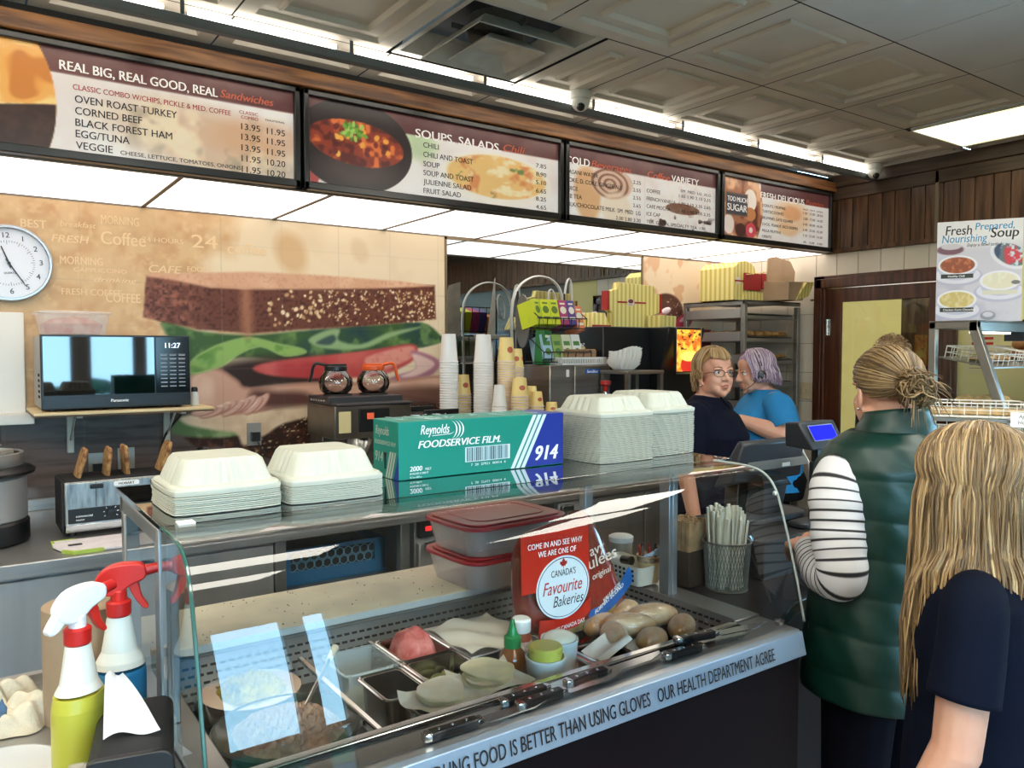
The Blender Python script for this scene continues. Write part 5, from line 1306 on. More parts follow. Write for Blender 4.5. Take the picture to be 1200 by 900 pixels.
# ------------------------------------------------ bakery rack with trays
RX0, RX1, RY0, RY1, RZT = 4.285, 4.90, 3.39, 3.93, 1.935
t = thing('bakery_rack', 'tall grey aluminium sheet pan rack in the back corner', 'rack', ((RX0+RX1)/2, (RY0+RY1)/2, 0))
w, d = (RX1-RX0)/2, (RY1-RY0)/2
m_rack = mat('rack_aluminium', (150, 148, 142), 0.45, metal=0.6, var=0.12, scale=10)
for sx in (-1, 1):
    for sy in (-1, 1): part('post', t, m_rack, lambda b: b.cbox((sx*(w-0.016), sy*(d-0.016), 0.985), (0.032, 0.032, 1.83)), bevel=0.003)
part('top_frame', t, m_rack, lambda b: (b.box(-w, w, -d, d, RZT-0.012, RZT), b.box(-w, -w+0.02, -d, d, RZT-0.035, RZT), b.box(-w, w, -d, -d+0.02, RZT-0.03, RZT)), bevel=0.003)
part('foot_frame', t, m_rack, lambda b: (b.box(-w, w, -d, -d+0.03, 0.07, 0.11), b.box(-w, w, d-0.03, d, 0.07, 0.11), b.box(-w, -w+0.03, -d, d, 0.07, 0.11), b.box(w-0.03, w, -d, d, 0.07, 0.11)))
for sx in (-1, 1):
    for sy in (-1, 1): part('caster', t, m_blackm, lambda b: b.lathe([(0.034, -0.012), (0.034, 0.012)], 16, M=T(sx*(w-0.03), sy*(d-0.03), 0.035) @ RX(PI/2)))
TZ = [1.815-0.155*k for k in range(9)]
for k, z in enumerate(TZ):
    part('runner', t, m_rack, lambda b: (b.box(-w+0.03, w-0.03, -d+0.006, -d+0.02, z-0.006, z-0.002), b.box(-w+0.03, w-0.03, d-0.02, d-0.006, z-0.006, z-0.002)))
m_tray = mat('sheet_pan', (170, 168, 164), 0.4, metal=0.7)
m_bun = mat('golden_pastry', (196, 148, 84), 0.6, var=0.4, scale=30, bump=0.4)
for k, z in enumerate(TZ):
    o = thing('sheet_pan', ['topmost sheet pan in the bakery rack', 'second sheet pan from the top of the bakery rack holding pastries', 'third sheet pan from the top of the bakery rack'][k] if k < 3 else 'one of the lower sheet pans in the bakery rack', 'tray', ((RX0+RX1)/2-0.01, (RY0+RY1)/2, z), group='sheet pans in the bakery rack')
    part('pan', o, m_tray, lambda b: (b.box(-w+0.01, w-0.04, -d+0.03, d-0.03, 0, 0.004), b.box(-w+0.005, -w+0.012, -d+0.03, d-0.03, 0.0, 0.062), b.box(w-0.045, w-0.04, -d+0.03, d-0.03, 0, 0.03), b.box(-w+0.01, w-0.04, -d+0.027, -d+0.031, 0, 0.02), b.box(-w+0.01, w-0.04, d-0.031, d-0.027, 0, 0.02)))
    part('wire_grid', o, m_alu, lambda b: [b.tube([(-w+0.04+0.0235*q, -d+0.035, 0.03), (-w+0.04+0.0235*q, d-0.035, 0.03)], 0.0018, 4) for q in range(23)]+[b.tube([(-w+0.03, yy, 0.03), (w-0.05, yy, 0.03)], 0.0025, 4) for yy in (-d+0.036, 0, d-0.036)])
    if k in (1, 2, 6):
        part('pastries', o, m_bun, lambda b: [b.ball((-w+0.09+0.088*q, -d+0.09+0.12*j, 0.05), (0.038, 0.045, 0.024 if k == 1 else 0.016), 10, 7) for q in range(6) for j in range(3)])['kind'] = 'stuff'
# boxes on top of the rack
t = thing('bakery_box', 'yellow striped bakery box with red tabs on top of the rack', 'box', (4.365, 3.62, RZT+0.001))
part('body', t, m_stripe, lambda b: b.prism([(-0.10, 0), (0.16, 0), (0.16, 0.13), (0.10, 0.24), (0.03, 0.268), (-0.05, 0.26), (-0.10, 0.22)], -0.14, 0.16, M=FRONT), bevel=0.003)
part('lid_flap', t, m_stripe, lambda b: b.hexa([(0.0, -0.19, 0.17), (0.25, -0.15, 0.2), (0.24, 0.1, 0.2), (0.0, 0.1, 0.2), (0.0, -0.19, 0.176), (0.25, -0.15, 0.206), (0.24, 0.1, 0.206), (0.0, 0.1, 0.206)]))
part('red_tab', t, m_redcard, lambda b: (b.box(-0.01, 0.16, -0.176, -0.162, 0.07, 0.185), b.box(0.17, 0.215, -0.178, -0.165, 0.085, 0.19)), bevel=0.002)
part('lower_flap', t, m_stripe, lambda b: b.hexa([(-0.02, -0.17, 0.0), (0.24, -0.17, 0.0), (0.24, -0.1, 0.0), (-0.02, -0.1, 0.0), (0.0, -0.17, 0.055), (0.235, -0.17, 0.06), (0.235, -0.1, 0.06), (0.0, -0.1, 0.055)]), bevel=0.002)
part('badge', t, mat('badge_cream', (226, 216, 206), 0.5), lambda b: b.prism([(-0.062+0.026*math.cos(2*PI*k/20), 0.13+0.024*math.sin(2*PI*k/20)) for k in range(20)], 0.1605, 0.162, M=FRONT))
part('badge_band', t, m_redcard, lambda b: b.box(-0.098, -0.01, -0.1625, -0.1618, 0.124, 0.134))
t = thing('cardboard_box', 'opened brown cardboard box leaning on the rack beside the yellow box', 'box', (4.70, 3.45, RZT+0.001))
part('back_panel', t, m_kraft, lambda b: b.prism([(-0.10, 0.12), (0.12, 0.08), (0.205, 0.13), (0.215, 0.22), (0.16, 0.29), (0.0, 0.315), (-0.09, 0.30)], -0.01, 0.0, M=FRONT))
part('side_panel', t, m_kraft, lambda b: (b.hexa([(-0.14, -0.2, 0), (0.02, -0.2, 0), (0.02, 0.05, 0.0), (-0.14, 0.05, 0.0), (-0.15, -0.21, 0.12), (0.09, -0.2, 0.13), (0.09, 0.02, 0.14), (-0.15, 0.03, 0.14)])), bevel=0.002)
part('flap', t, m_stripe, lambda b: (b.hexa([(-0.06, -0.205, 0.0), (0.08, -0.205, 0.03), (0.08, -0.16, 0.03), (-0.06, -0.16, 0.0), (0.02, -0.23, 0.12), (0.12, -0.22, 0.13), (0.12, -0.2, 0.13), (0.02, -0.2, 0.12)]), b.hexa([(0.10, -0.05, 0.06), (0.2, -0.08, 0.05), (0.2, -0.07, 0.05), (0.10, -0.04, 0.06), (0.12, -0.06, 0.11), (0.215, -0.09, 0.09), (0.215, -0.08, 0.09), (0.12, -0.05, 0.11)])))
# ================================================================== THE DELI CASE
CX0, CX1, GT = 0.27, 1.65, 1.305
m_cs = mat('case_steel', (184, 186, 186), 0.3, metal=0.85, var=0.08, scale=4)
m_base = mat('dark_maroon_laminate', (13, 5, 9), 0.5, spec=0.15)
t = thing('deli_case', 'glass fronted deli case with steel frame, curved glass and a lettered front strip', 'display case', (0.95, 1.5, 0.0))
ox, oy = 0.95, 1.5
def L(x, y, z): return (x-ox, y-oy, z)
def lb(b, x0, x1, y0, y1, z0, z1, mi=0): b.box(x0-ox, x1-ox, y0-oy, y1-oy, z0, z1, mi)
part('base_cabinet', t, m_base, lambda b: lb(b, 0.275, 1.58, 1.10, 1.98, 0.0, 0.80), bevel=0.004)
part('front_panel', t, m_base, lambda b: lb(b, 0.275, 1.585, 1.086, 1.10, 0.02, 0.892))
# steel deck around the cold well
WX, WXE, WY, WYE = 0.33, 1.50, 1.208, 1.70
def deck(b):
    lb(b, 0.27, 1.60, 1.095, WY, 0.925, 0.945); lb(b, 0.27, 1.60, WYE, 1.99, 0.925, 0.955)
    lb(b, 0.27, WX, WY, WYE, 0.925, 0.95); lb(b, WXE, 1.60, WY, WYE, 0.925, 0.95)
part('deck', t, m_cs, deck, bevel=0.003)
def well(b):
    lb(b, WX, WXE, WY, WYE, 0.80, 0.806)
    for a in ((WX, WX+0.004, WY, WYE), (WXE-0.004, WXE, WY, WYE), (WX, WXE, WY, WY+0.004), (WX, WXE, WYE-0.004, WYE)): lb(b, a[0], a[1], a[2], a[3], 0.80, 0.94)
part('cold_well', t, m_steel, well)
part('inner_rail', t, m_chrome, lambda b: lb(b, 0.28, 1.50, WY-0.018, WY+0.004, 0.944, 0.952), bevel=0.004)
part('gasket', t, m_blackm, lambda b: lb(b, 0.28, 1.5, WY-0.024, WY-0.018, 0.945, 0.949))
for x in (0.592, 0.755, 0.885, 1.09): part('divider_bar', t, m_chrome, lambda b: lb(b, x-0.006, x+0.006, WY+0.004, WYE-0.06 if x < 1 else 1.5, 0.925, 0.933), bevel=0.002)
# perforated louvre strips behind and at the right of the pans
def louv(b):
    b.hexa([L(WX, 1.64, 0.87), L(WXE, 1.64, 0.87), L(WXE, 1.70, 0.955), L(WX, 1.70, 0.955), L(WX, 1.646, 0.87), L(WXE, 1.646, 0.87), L(WXE, 1.706, 0.955), L(WX, 1.706, 0.955)])
    b.hexa([L(1.44, WY, 0.88), L(1.44, 1.62, 0.88), L(1.50, 1.66, 0.957), L(1.50, WY, 0.957), L(1.445, WY, 0.875), L(1.445, 1.62, 0.875), L(1.505, 1.66, 0.95), L(1.505, WY, 0.95)])
part('louvre', t, mat('louvre_steel', (120, 122, 122), 0.4, metal=0.7), louv)
def slots(b):
    for j in range(5):
        f = 0.16+0.165*j
        y, z = 1.64+0.06*f-0.001, 0.87+0.085*f+0.0006
        for i in range(62):
            x = WX+0.012+0.0187*i+(0.009 if j % 2 else 0)
            if x < WXE-0.07: b.hexa([L(x, y-0.0015, z-0.002), L(x+0.0125, y-0.0015, z-0.002), L(x+0.0125, y+0.0015, z+0.0025), L(x, y+0.0015, z+0.0025), L(x, y+0.002, z-0.002), L(x+0.0125, y+0.002, z-0.002), L(x+0.0125, y+0.003, z+0.002), L(x, y+0.003, z+0.002)])
    for j in range(5):
        f = 0.16+0.165*j
        x, z = 1.44+0.06*f-0.001, 0.88+0.077*f+0.0006
        for i in range(19):
            y = WY+0.03+0.0187*i+(0.009 if j % 2 else 0)
            b.hexa([L(x-0.0015, y, z-0.002), L(x-0.0015, y+0.0125, z-0.002), L(x+0.0015, y+0.0125, z+0.0025), L(x+0.0015, y, z+0.0025), L(x+0.002, y, z-0.002), L(x+0.002, y+0.0125, z-0.002), L(x+0.003, y+0.0125, z+0.002), L(x+0.003, y, z+0.002)])
part('louvre_slots', t, m_dark, slots, smooth=False)
# front strip with its lettering
st = part('front_strip', t, mat('strip_steel', (146, 164, 182), 0.35, metal=0.55), lambda b: b.hexa([L(0.265, 1.07, 0.893), L(1.592, 1.07, 0.893), L(1.592, 1.09, 0.893), L(0.265, 1.09, 0.893), L(0.265, 1.08, 0.947), L(1.588, 1.08, 0.947), L(1.588, 1.10, 0.947), L(0.265, 1.10, 0.947)]), bevel=0.002)
lt = MB(); M = T(0, 1.0700-oy, 0.0) @ FRONT
def lean(p): return (p[0], p[1], p[2]-(p[1]-0.905)*0.185)
text(lt, 'HANDLING FOOD IS BETTER THAN USING GLOVES   OUR HEALTH DEPARTMENT AGREE', 1.475-ox, 0.9075, 0.037, M, w=1.475-0.555, bold=0.008, align='r', warp=lean)
obj('lettering', lt, m_ink, st, smooth=False)
# frame, posts and top
part('top_glass', t, thin_glass('shelf_glass', (238, 247, 244), 2.4), lambda b: lb(b, CX0, 1.72, 1.40, 1.86, GT-0.010, GT), bevel=0.0015)
part('top_frame', t, m_cs, lambda b: (lb(b, CX0, CX0+0.03, 1.44, 1.80, GT-0.04, GT-0.011), lb(b, CX0+0.03, 1.70, 1.44, 1.462, GT-0.036, GT-0.011), lb(b, CX0, 1.70, 1.78, 1.81, GT-0.045, GT-0.011)), bevel=0.003)
for x, y in ((0.285, 1.45), (1.535, 1.455)):
    part('post', t, mat('post_steel', (186, 194, 200), 0.3, metal=0.8), lambda b: (lb(b, x-0.014, x+0.018, y-0.018, y+0.018, 0.95, GT-0.011), lb(b, x-0.004, x+0.004, y-0.022, y-0.018, 0.95, GT-0.03)), bevel=0.003)
    part('post', t, m_cs, lambda b: lb(b, x-0.014, x+0.016, 1.775, 1.805, 0.955, GT-0.045), bevel=0.003)
prof = catmull([(1.118, 0.947), (1.137, 1.03), (1.163, 1.13), (1.187, 1.21), (1.203, 1.252), (1.228, 1.283), (1.265, 1.299), (1.32, 1.304), (1.40, 1.304)], 6)
m_cg = thin_glass('curved_case_glass', (248, 251, 250), 1.5)
part('curved_glass', t, m_cg, lambda b: b.add([L(x, p[0], p[1]) for p in prof for x in (CX0, CX1)], [(2*i, 2*i+1, 2*i+3, 2*i+2) for i in range(len(prof)-1)]), angle=80)
m_gedge = mat('glass_edge_green', (52, 96, 88), 0.1, spec=0.8)
for x in (CX0, CX1):
    part('glass_edge', t, m_gedge if x == CX0 else mat('glass_edge_pale', (170, 180, 176), 0.1, spec=0.8), lambda b: b.tube([L(x, p[0], p[1]) for p in prof], 0.0032, 6))
part('end_glass', t, thin_glass('end_glass', (238, 246, 244), 1.6), lambda b: b.add([L(CX0+0.004, p[0], p[1]-0.002) for p in prof]+[L(CX0+0.004, 1.80, 1.29), L(CX0+0.004, 1.80, 0.95)], [tuple(range(len(prof)+2))]))
part('glass_clip', t, m_white, lambda b: (lb(b, 0.296, 0.325, 1.395, 1.42, GT-0.012, GT+0.003)), bevel=0.002)
part('glass_clip', t, m_chrome, lambda b: b.lathe([(0.012, 0), (0.012, 0.01), (0, 0.011)], 12, L(1.585, 1.14, 0.946)))
part('suction_stud', t, m_white, lambda b: b.lathe([(0.006, 0), (0.005, 0.006), (0, 0.007)], 10, M=T(*L(1.645, 1.205, 1.245)) @ FRONT))

# ------------------------------------------------ things on the glass top
def film_box():
    t = thing('film_box', 'teal and blue box of foodservice film lying on the glass case top', 'box', (1.036, 1.64, GT+0.001))
    w, d, h = 0.236, 0.065, 0.132
    mt, mbl = mat('box_teal', (0, 128, 112), 0.45), mat('box_blue', (16, 44, 140), 0.45)
    part('carton', t, mt, lambda b: b.box(-w, w, -d, d, 0, h), bevel=0.0015)
    M = T(0, -d-0.0006, 0) @ FRONT; M2 = T(0, -d-0.0010, 0) @ FRONT
    x0 = 0.10
    part('blue_end', t, mbl, lambda b: (b.add([(x0+0.002, 0.002, 0), (w, 0.002, 0), (w, h, 0), (x0+0.07, h, 0)], [(0, 1, 2, 3)], M=M), b.box(w, w+0.0006, -d, d, 0, h), b.add([(0.15, -d, h+0.0005), (w, -d, h+0.0005), (w, d, h+0.0005), (0.19, d, h+0.0005)], [(0, 1, 2, 3)])), smooth=False)
    ms = mat('box_stripe', (206, 222, 232), 0.45)
    part('stripes', t, ms, lambda b: [b.add([(x0-0.030+0.016*k, 0.001, 0), (x0-0.019+0.016*k, 0.001, 0), (x0+0.05+0.016*k, h-0.001, 0), (x0+0.039+0.016*k, h-0.001, 0)], [(0, 1, 2, 3)], M=M2) for k in range(3)], smooth=False)
    def wr(b):
        text(b, 'Reynolds', -0.180, 0.101, 0.031, M2, w=0.076, bold=0.01, shear=0.25)
        for k in range(3):
            q = [(-0.104+0.009*k+0.030*math.cos(a)*0.6, 0.108+0.022*math.sin(a)) for a in [R(-75+150*j/10) for j in range(11)]]
            b.add([(p[0], p[1], 0) for p in q]+[(p[0]+0.004*math.sin(PI*i/10), p[1], 0) for i, p in enumerate(q)], [(i, i+1, i+12, i+11) for i in range(10)], M=M2)
        b.add([(-0.15, 0.096, 0), (-0.10, 0.098, 0), (-0.088, 0.104, 0), (-0.10, 0.0995, 0), (-0.15, 0.0972, 0)], [(0, 1, 2, 3, 4)], M=M2)
        text(b, 'FOODSERVICE FILM.', -0.186, 0.070, 0.024, M2, w=0.226, bold=0.03, shear=0.25)
        text(b, '2000', -0.208, 0.019, 0.016, M2, bold=0.03, shear=0.1); text(b, 'FEET', -0.168, 0.019, 0.008, M2, bold=0.01)
        text(b, '18 INCHES X 2000 FT', -0.208, 0.011, 0.0065, M2, w=0.048); text(b, '45.7 cm x 609.6 m', -0.208, 0.003, 0.0065, M2, w=0.03)
        text(b, '7  20  27921  00914  4', -0.045, 0.018, 0.008, M2, w=0.1)
        text(b, '914', 0.148, 0.016, 0.052, M2, w=0.070, bold=0.035, shear=0.25)
    part('lettering', t, mat('box_white_print', (232, 240, 242), 0.4), wr, smooth=False)
    def bc(b):
        rr = random.Random(9); x = -0.057
        while x < 0.064:
            ww = rr.choice((0.0012, 0.0012, 0.0024, 0.0034)); b.add([(x, 0.0295, 0), (x+ww, 0.0295, 0), (x+ww, 0.062, 0), (x, 0.062, 0)], [(0, 1, 2, 3)], M=T(0, -d-0.0014, 0) @ FRONT); x += ww+rr.choice((0.0012, 0.0012, 0.0022))
    part('barcode_ground', t, mat('barcode_white', (206, 226, 232), 0.45), lambda b: b.add([(-0.061, 0.028, 0), (0.068, 0.028, 0), (0.068, 0.0635, 0), (-0.061, 0.0635, 0)], [(0, 1, 2, 3)], M=M2), smooth=False)
    part('barcode', t, mat('barcode_teal', (30, 84, 92), 0.5), bc, smooth=False)
    ME = T(-w-0.0008, 0, 0) @ RZ(-PI/2) @ FRONT
    def en(b):
        text(b, 'Reynolds', -0.05, 0.098, 0.03, ME, w=0.07, shear=0.25); text(b, 'FOODSERVICE FILM', -0.055, 0.075, 0.014, ME, w=0.108, bold=0.03, shear=0.2); text(b, '914', -0.052, 0.035, 0.034, ME, w=0.04, bold=0.02, shear=0.2)
        for k in range(3): b.add([(0.0+0.012*k, 0.0, 0), (0.008+0.012*k, 0.0, 0), (0.032+0.012*k, 0.062, 0), (0.024+0.012*k, 0.062, 0)], [(0, 1, 2, 3)], M=ME)
    part('end_lettering', t, mat('box_dull_print', (176, 190, 176), 0.5), en, smooth=False)
    part('end_blue', t, mbl, lambda b: b.add([(0.042, 0.0, 0), (0.065, 0.0, 0), (0.065, 0.058, 0)], [(0, 1, 2)], M=T(-w-0.0004, 0, 0) @ RZ(-PI/2) @ FRONT), smooth=False)
    part('key_slot', t, m_dark, lambda b: b.prism([(-0.003, 0.02), (0.003, 0.02), (0.005, 0.05), (0.007, 0.058), (-0.007, 0.058), (-0.005, 0.05)], 0, 0.0006, M=T(-w-0.0009, 0.0, 0) @ RZ(-PI/2) @ FRONT))
    def crinkle(b):
        rr = random.Random(4)
        for k in range(34):
            x = -w+0.02+rr.random()*0.42; y = rr.uniform(-d, d)
            b.tube([(x, y, h+0.002), (x+rr.uniform(-.03, .03), min(d, y+rr.uniform(0.01, .06)), h+0.003)], 0.0008, 4)
    part('film_wrap', t, mat('film_gloss', (226, 236, 236), 0.1, alpha=0.5), crinkle)
film_box()
m_foam = mat('foam_clamshell', (194, 195, 181), 0.6, var=0.02, scale=20)
def shell_body(b, w, d, z0, h):
    """nested open tray: rounded, lobed at the corners"""
    prof = [(0.965, z0), (0.99, z0+h*0.1), (1.0, z0+h*0.5), (1.0, z0+h*0.85), (0.985, z0+h)]
    vs = []; fs = []; n = 64
    for q, z in prof:
        for k in range(n):
            a = 2*PI*k/n; c, s = math.cos(a), math.sin(a); e = (abs(c)**9+abs(s)**9)**(-1/9)
            notch = 1-0.045*math.exp(-((abs(abs(c)-abs(s))-0.22)/0.07)**2)
            vs.append((w*q*e*c*notch, d*q*e*s*notch, z))
    for i in range(len(prof)-1):
        for k in range(n): fs.append((i*n+k, i*n+(k+1) % n, (i+1)*n+(k+1) % n, (i+1)*n+k))
    b.add(vs, fs)
def shell_lid(b, w, d, z0, h):
    vs = []; fs = []; n = 128
    prof = [(0.97, z0), (0.95, z0+h*0.06), (0.86, z0+h*0.12), (0.72, z0+h*0.86), (0.66, z0+h), (0.0, z0+h)]
    for q, z in prof:
        for k in range(n):
            a = 2*PI*k/n; c, s = math.cos(a), math.sin(a); e = (abs(c)**8+abs(s)**8)**(-1/8)
            x, y = w*q*e*c, d*q*e*s
            if 0.68 < q < 0.9:
                if abs(s) > abs(c): y *= 1+0.03*math.copysign(1, math.sin(x/w*26))*(abs(x) < w*0.5)
                else: x *= 1+0.03*math.copysign(1, math.sin(y/d*26))*(abs(y) < d*0.5)
            vs.append((x, y, z))
    for i in range(len(prof)-1):
        for k in range(n): fs.append((i*n+k, i*n+(k+1) % n, (i+1)*n+(k+1) % n, (i+1)*n+k))
    b.add(vs, fs)
proto_body = None
def clam_stack(x, y, n, dz, label, rz=0.0, lidh=0.05, w=0.102, d=0.105):
    global proto_body
    rr = random.Random(int(x*1000))
    for k in range(n):
        z = GT+0.001+dz*k
        lbl = 'nested white foam clamshell in the '+label
        if proto_body is None:
            bb = MB(); shell_body(bb, w, d, 0.0, 0.0035)
            proto_body = obj('foam_clamshell', bb, m_foam, angle=30); o = proto_body
        else: o = proto_body.copy(); COL.objects.link(o)
        o.location = (x+rr.uniform(-.0012, .0012), y+rr.uniform(-.0012, .0012), z); o.rotation_euler = (0, 0, rz+rr.uniform(-.006, .006))
        tag(o, lbl, 'food container', 'clamshells in the '+label)
    t = thing('foam_clamshell', 'closed white foam clamshell topping the '+label, 'food container', (x, y, GT+0.001+dz*n), rz, 'clamshells in the '+label)
    part('tray', t, m_foam, lambda b: shell_body(b, w, d, 0, 0.012), angle=30)
    part('lid', t, m_foam, lambda b: shell_lid(b, w, d, 0.012, lidh), angle=30)
clam_stack(0.400, 1.56, 9, 0.0036, 'low stack at the left end of the case')
clam_stack(0.605, 1.545, 9, 0.0036, 'low stack beside the teal film box')
clam_stack(1.435, 1.605, 28, 0.0042, 'tall stack right of the film box', lidh=0.04)
clam_stack(1.632, 1.635, 28, 0.0042, 'tall stack nearest the cash register', 0.05, lidh=0.045, d=0.11, w=0.098)

# ------------------------------------------------ food and tools in the cold well
def pan(name, label, x0, x1, y0, y1, z=0.934, dep=0.10, m=None, cat_='food pan'):
    t = thing(name, label, cat_, ((x0+x1)/2, (y0+y1)/2, z-dep), group='small food pans in the cold well')
    w, d = (x1-x0)/2, (y1-y0)/2
    part('pan', t, m or m_chrome, lambda b: tub(b, w-0.006, d-0.006, 0, dep, 0.9, 0.012, 0.001))
    part('rim', t, m or m_chrome, lambda b: b.tube([(p[0], p[1], dep) for p in rr_pts(-w, w, -d, d, 0.014)], 0.004, 6, closed=True, flat=0.6))
    return t, w, d, dep
m_ham = mat('ham_pink', (186, 72, 70), 0.4, var=0.5, scale=30, col2=(228, 142, 130), bump=1.0, bscale=70)
t, w, d, h = pan('food_pan', 'small steel pan heaped with shaved pink ham', 0.758, 0.882, 1.480, 1.622)
part('ham', t, m_ham, lambda b: heap(b, w*0.84, d*0.86, h-0.035, 0.072, 25, 17, 0.14, 0, 3.2))
m_pickle = mat('pickle_green', (128, 130, 56), 0.3, var=0.4, scale=30)
t, w, d, h = pan('food_pan', 'small steel pan of small green pickles in brine', 0.752, 0.882, 1.340, 1.472)
part('brine', t, mat('brine', (86, 92, 70), 0.05), lambda b: b.box(-w*0.88, w*0.88, -d*0.88, d*0.88, h-0.052, h-0.05))
rr = random.Random(3)
for k, (px_, py_) in enumerate(((-0.035, -0.03), (-0.005, -0.042), (0.02, 0.0), (0.035, 0.035), (-0.04, 0.01), (-0.012, 0.012), (0.038, -0.02), (0.005, 0.04), (-0.03, 0.04))):
    o = obj('pickle', MB().ball((0, 0, 0), (0.022, 0.0125, 0.0125), 12, 8), m_pickle, loc=(0.817+px_, 1.406+py_, 0.893))
    o.rotation_euler = (0.1, rr.uniform(-.5, .3), rr.uniform(0, 3)); tag(o, 'small green pickle in the brine pan', 'pickle', 'pickles in the pan')
m_ctub = mat('clear_pan', (206, 216, 216), 0.12, alpha=0.35)
t, w, d, h = pan('food_pan', 'clear plastic pan with a little white food left of the ham', 0.627, 0.748, 1.470, 1.606, 0.936, 0.1, m_ctub)
part('food', t, mat('white_food', (206, 204, 176), 0.6, var=0.3, scale=40), lambda b: heap(b, w*0.78, d*0.78, 0.006, 0.03, 9))
pan('food_pan', 'empty small steel pan in front of the clear one', 0.645, 0.742, 1.325, 1.462)
pan('food_pan', 'small steel pan under the front stack of cheese slices', 0.668, 0.80, 1.234, 1.322, 0.934, 0.09)
pan('food_pan', 'small steel pan under the rear stack of ham and cheese slices', 0.80, 0.93, 1.234, 1.335, 0.934, 0.07)
m_parch = mat('parchment', (242, 236, 220), 0.6, alpha=0.75)
m_cheese = mat('cheese_slice', (248, 238, 196), 0.5, var=0.1, scale=20)
m_slice = mat('pale_meat_slice', (240, 222, 192), 0.5, var=0.25, scale=30, col2=(246, 236, 214))
def wavy(rx, ry, ph):
    b = MB()
    for z0 in (0.0, 0.0024):
        b.grid(lambda s, q: (rx*q*math.cos(2*PI*s)*(1+0.02*math.sin(5*2*PI*s+ph)), ry*q*math.sin(2*PI*s)*(1+0.02*math.sin(4*2*PI*s+ph)), z0+q*q*0.0012*math.sin(3*2*PI*s+ph)), 40, 5, wrapu=True)
    return b
def slices(x, y, rx, ry, z, n, label, lab2, mats, seed):
    rr = random.Random(seed)
    for k in range(n):
        o = obj('cold_cut_slice', wavy(rx*rr.uniform(.93, 1.05), ry*rr.uniform(.93, 1.05), rr.uniform(0, 6)), mats[k % len(mats)], loc=(x+rr.uniform(-.006, .006), y+rr.uniform(-.006, .006), z+0.0046*k))
        o.rotation_euler = (rr.uniform(-.03, .03), rr.uniform(-.03, .03), rr.uniform(0, 2)); tag(o, (lab2 if k == n-1 else label), 'slice', label)
    g = MB()
    g.grid(lambda s, q: (x-rx*1.35+2.7*rx*s+0.006*math.sin(q*7), y-ry*1.3+2.6*ry*q, z-0.004+0.012*math.sin(5*s+2)*math.cos(4*q+seed)+0.03*max(0, abs(s-0.5)*2-0.75)), 14, 14)
    o = obj('parchment_sheet', g, m_parch); tag(o, 'crinkled parchment sheet under the '+label.split(' in the ')[1], 'paper')
slices(0.735, 1.275, 0.052, 0.042, 0.945, 4, 'round pale slice in the front stack', 'topmost pale slice in the front stack', [m_cheese, m_slice, m_slice, m_slice], 1)
slices(0.853, 1.29, 0.054, 0.046, 0.944, 5, 'pale slice in the rear stack', 'topmost pinkish slice in the rear stack', [m_cheese, m_cheese, m_slice], 2)
g = MB(); g.grid(lambda s, q: (0.895+0.17*s, 1.42+0.20*q, 0.9365+0.008*math.sin(9*s+q*4)*math.cos(6*q)+0.004), 24, 24)
tag(obj('parchment_sheet', g, m_parch), 'loose crumpled parchment sheet on the steel lid left of the shaker', 'paper')
t = thing('well_cover', 'flat steel cover plate over the well behind the bottles', 'cover', (1.0, 1.56, 0.928))
part('plate', t, m_steel, lambda b: b.box(-0.108, 0.08, -0.14, 0.075, 0, 0.005), bevel=0.002)
# tuna bowl at the left with a yellow brush like scoop bag
t = thing('salad_bowl', 'wide dark bowl of brownish tuna salad behind the left front glass', 'bowl', (0.468, 1.36, 0.83))
part('bowl', t, mat('dark_bowl', (58, 62, 56), 0.25), lambda b: b.lathe([(0.07, 0), (0.11, 0.04), (0.128, 0.095), (0.133, 0.098), (0.128, 0.1), (0.12, 0.092), (0.0, 0.07)], 40))
part('salad', t, mat('tuna_salad', (150, 118, 98), 0.85, var=0.4, scale=60, bump=1.0, col2=(186, 156, 132)), lambda b: heap(b, 0.106, 0.106, 0.075, 0.042, 33, 60, 0.3))
t = thing('salad_bowl', 'shallow bowl with yellow mustard coloured salad at the back of the well', 'bowl', (0.46, 1.55, 0.85))
part('bowl', t, m_chrome, lambda b: b.lathe([(0.05, 0), (0.08, 0.03), (0.092, 0.075), (0.096, 0.078)], 32))
part('salad', t, mat('mustard_salad', (186, 160, 52), 0.7, var=0.35, scale=40, bump=0.8), lambda b: heap(b, 0.08, 0.08, 0.06, 0.04, 12, 60, 0.3))
t = thing('serving_spoon', 'steel serving spoon stuck in the tuna bowl', 'spoon', (0.50, 1.38, 0.93))
part('handle', t, m_chrome, lambda b: b.tube(catmull([(0, 0, 0), (0.05, 0.05, 0.03), (0.095, 0.10, 0.05)], 5), 0.004, 8))
part('grip', t, mat('pale_grip', (206, 196, 170), 0.5), lambda b: b.tube([(0.093, 0.098, 0.049), (0.118, 0.125, 0.06)], [0.006, 0.008], 10))
part('bowl', t, m_chrome, lambda b: b.ball((-0.01, -0.01, -0.002), (0.026, 0.02, 0.008), 14, 8))
t = thing('foil_tray', 'crinkled clear tray beside the tuna bowl', 'tray', (0.548, 1.275, 0.86))
part('tray', t, mat('clear_tray', (196, 202, 204), 0.1, alpha=0.5, spec=0.8), lambda b: tub(b, 0.036, 0.042, 0, 0.06, 0.85, 0.015))
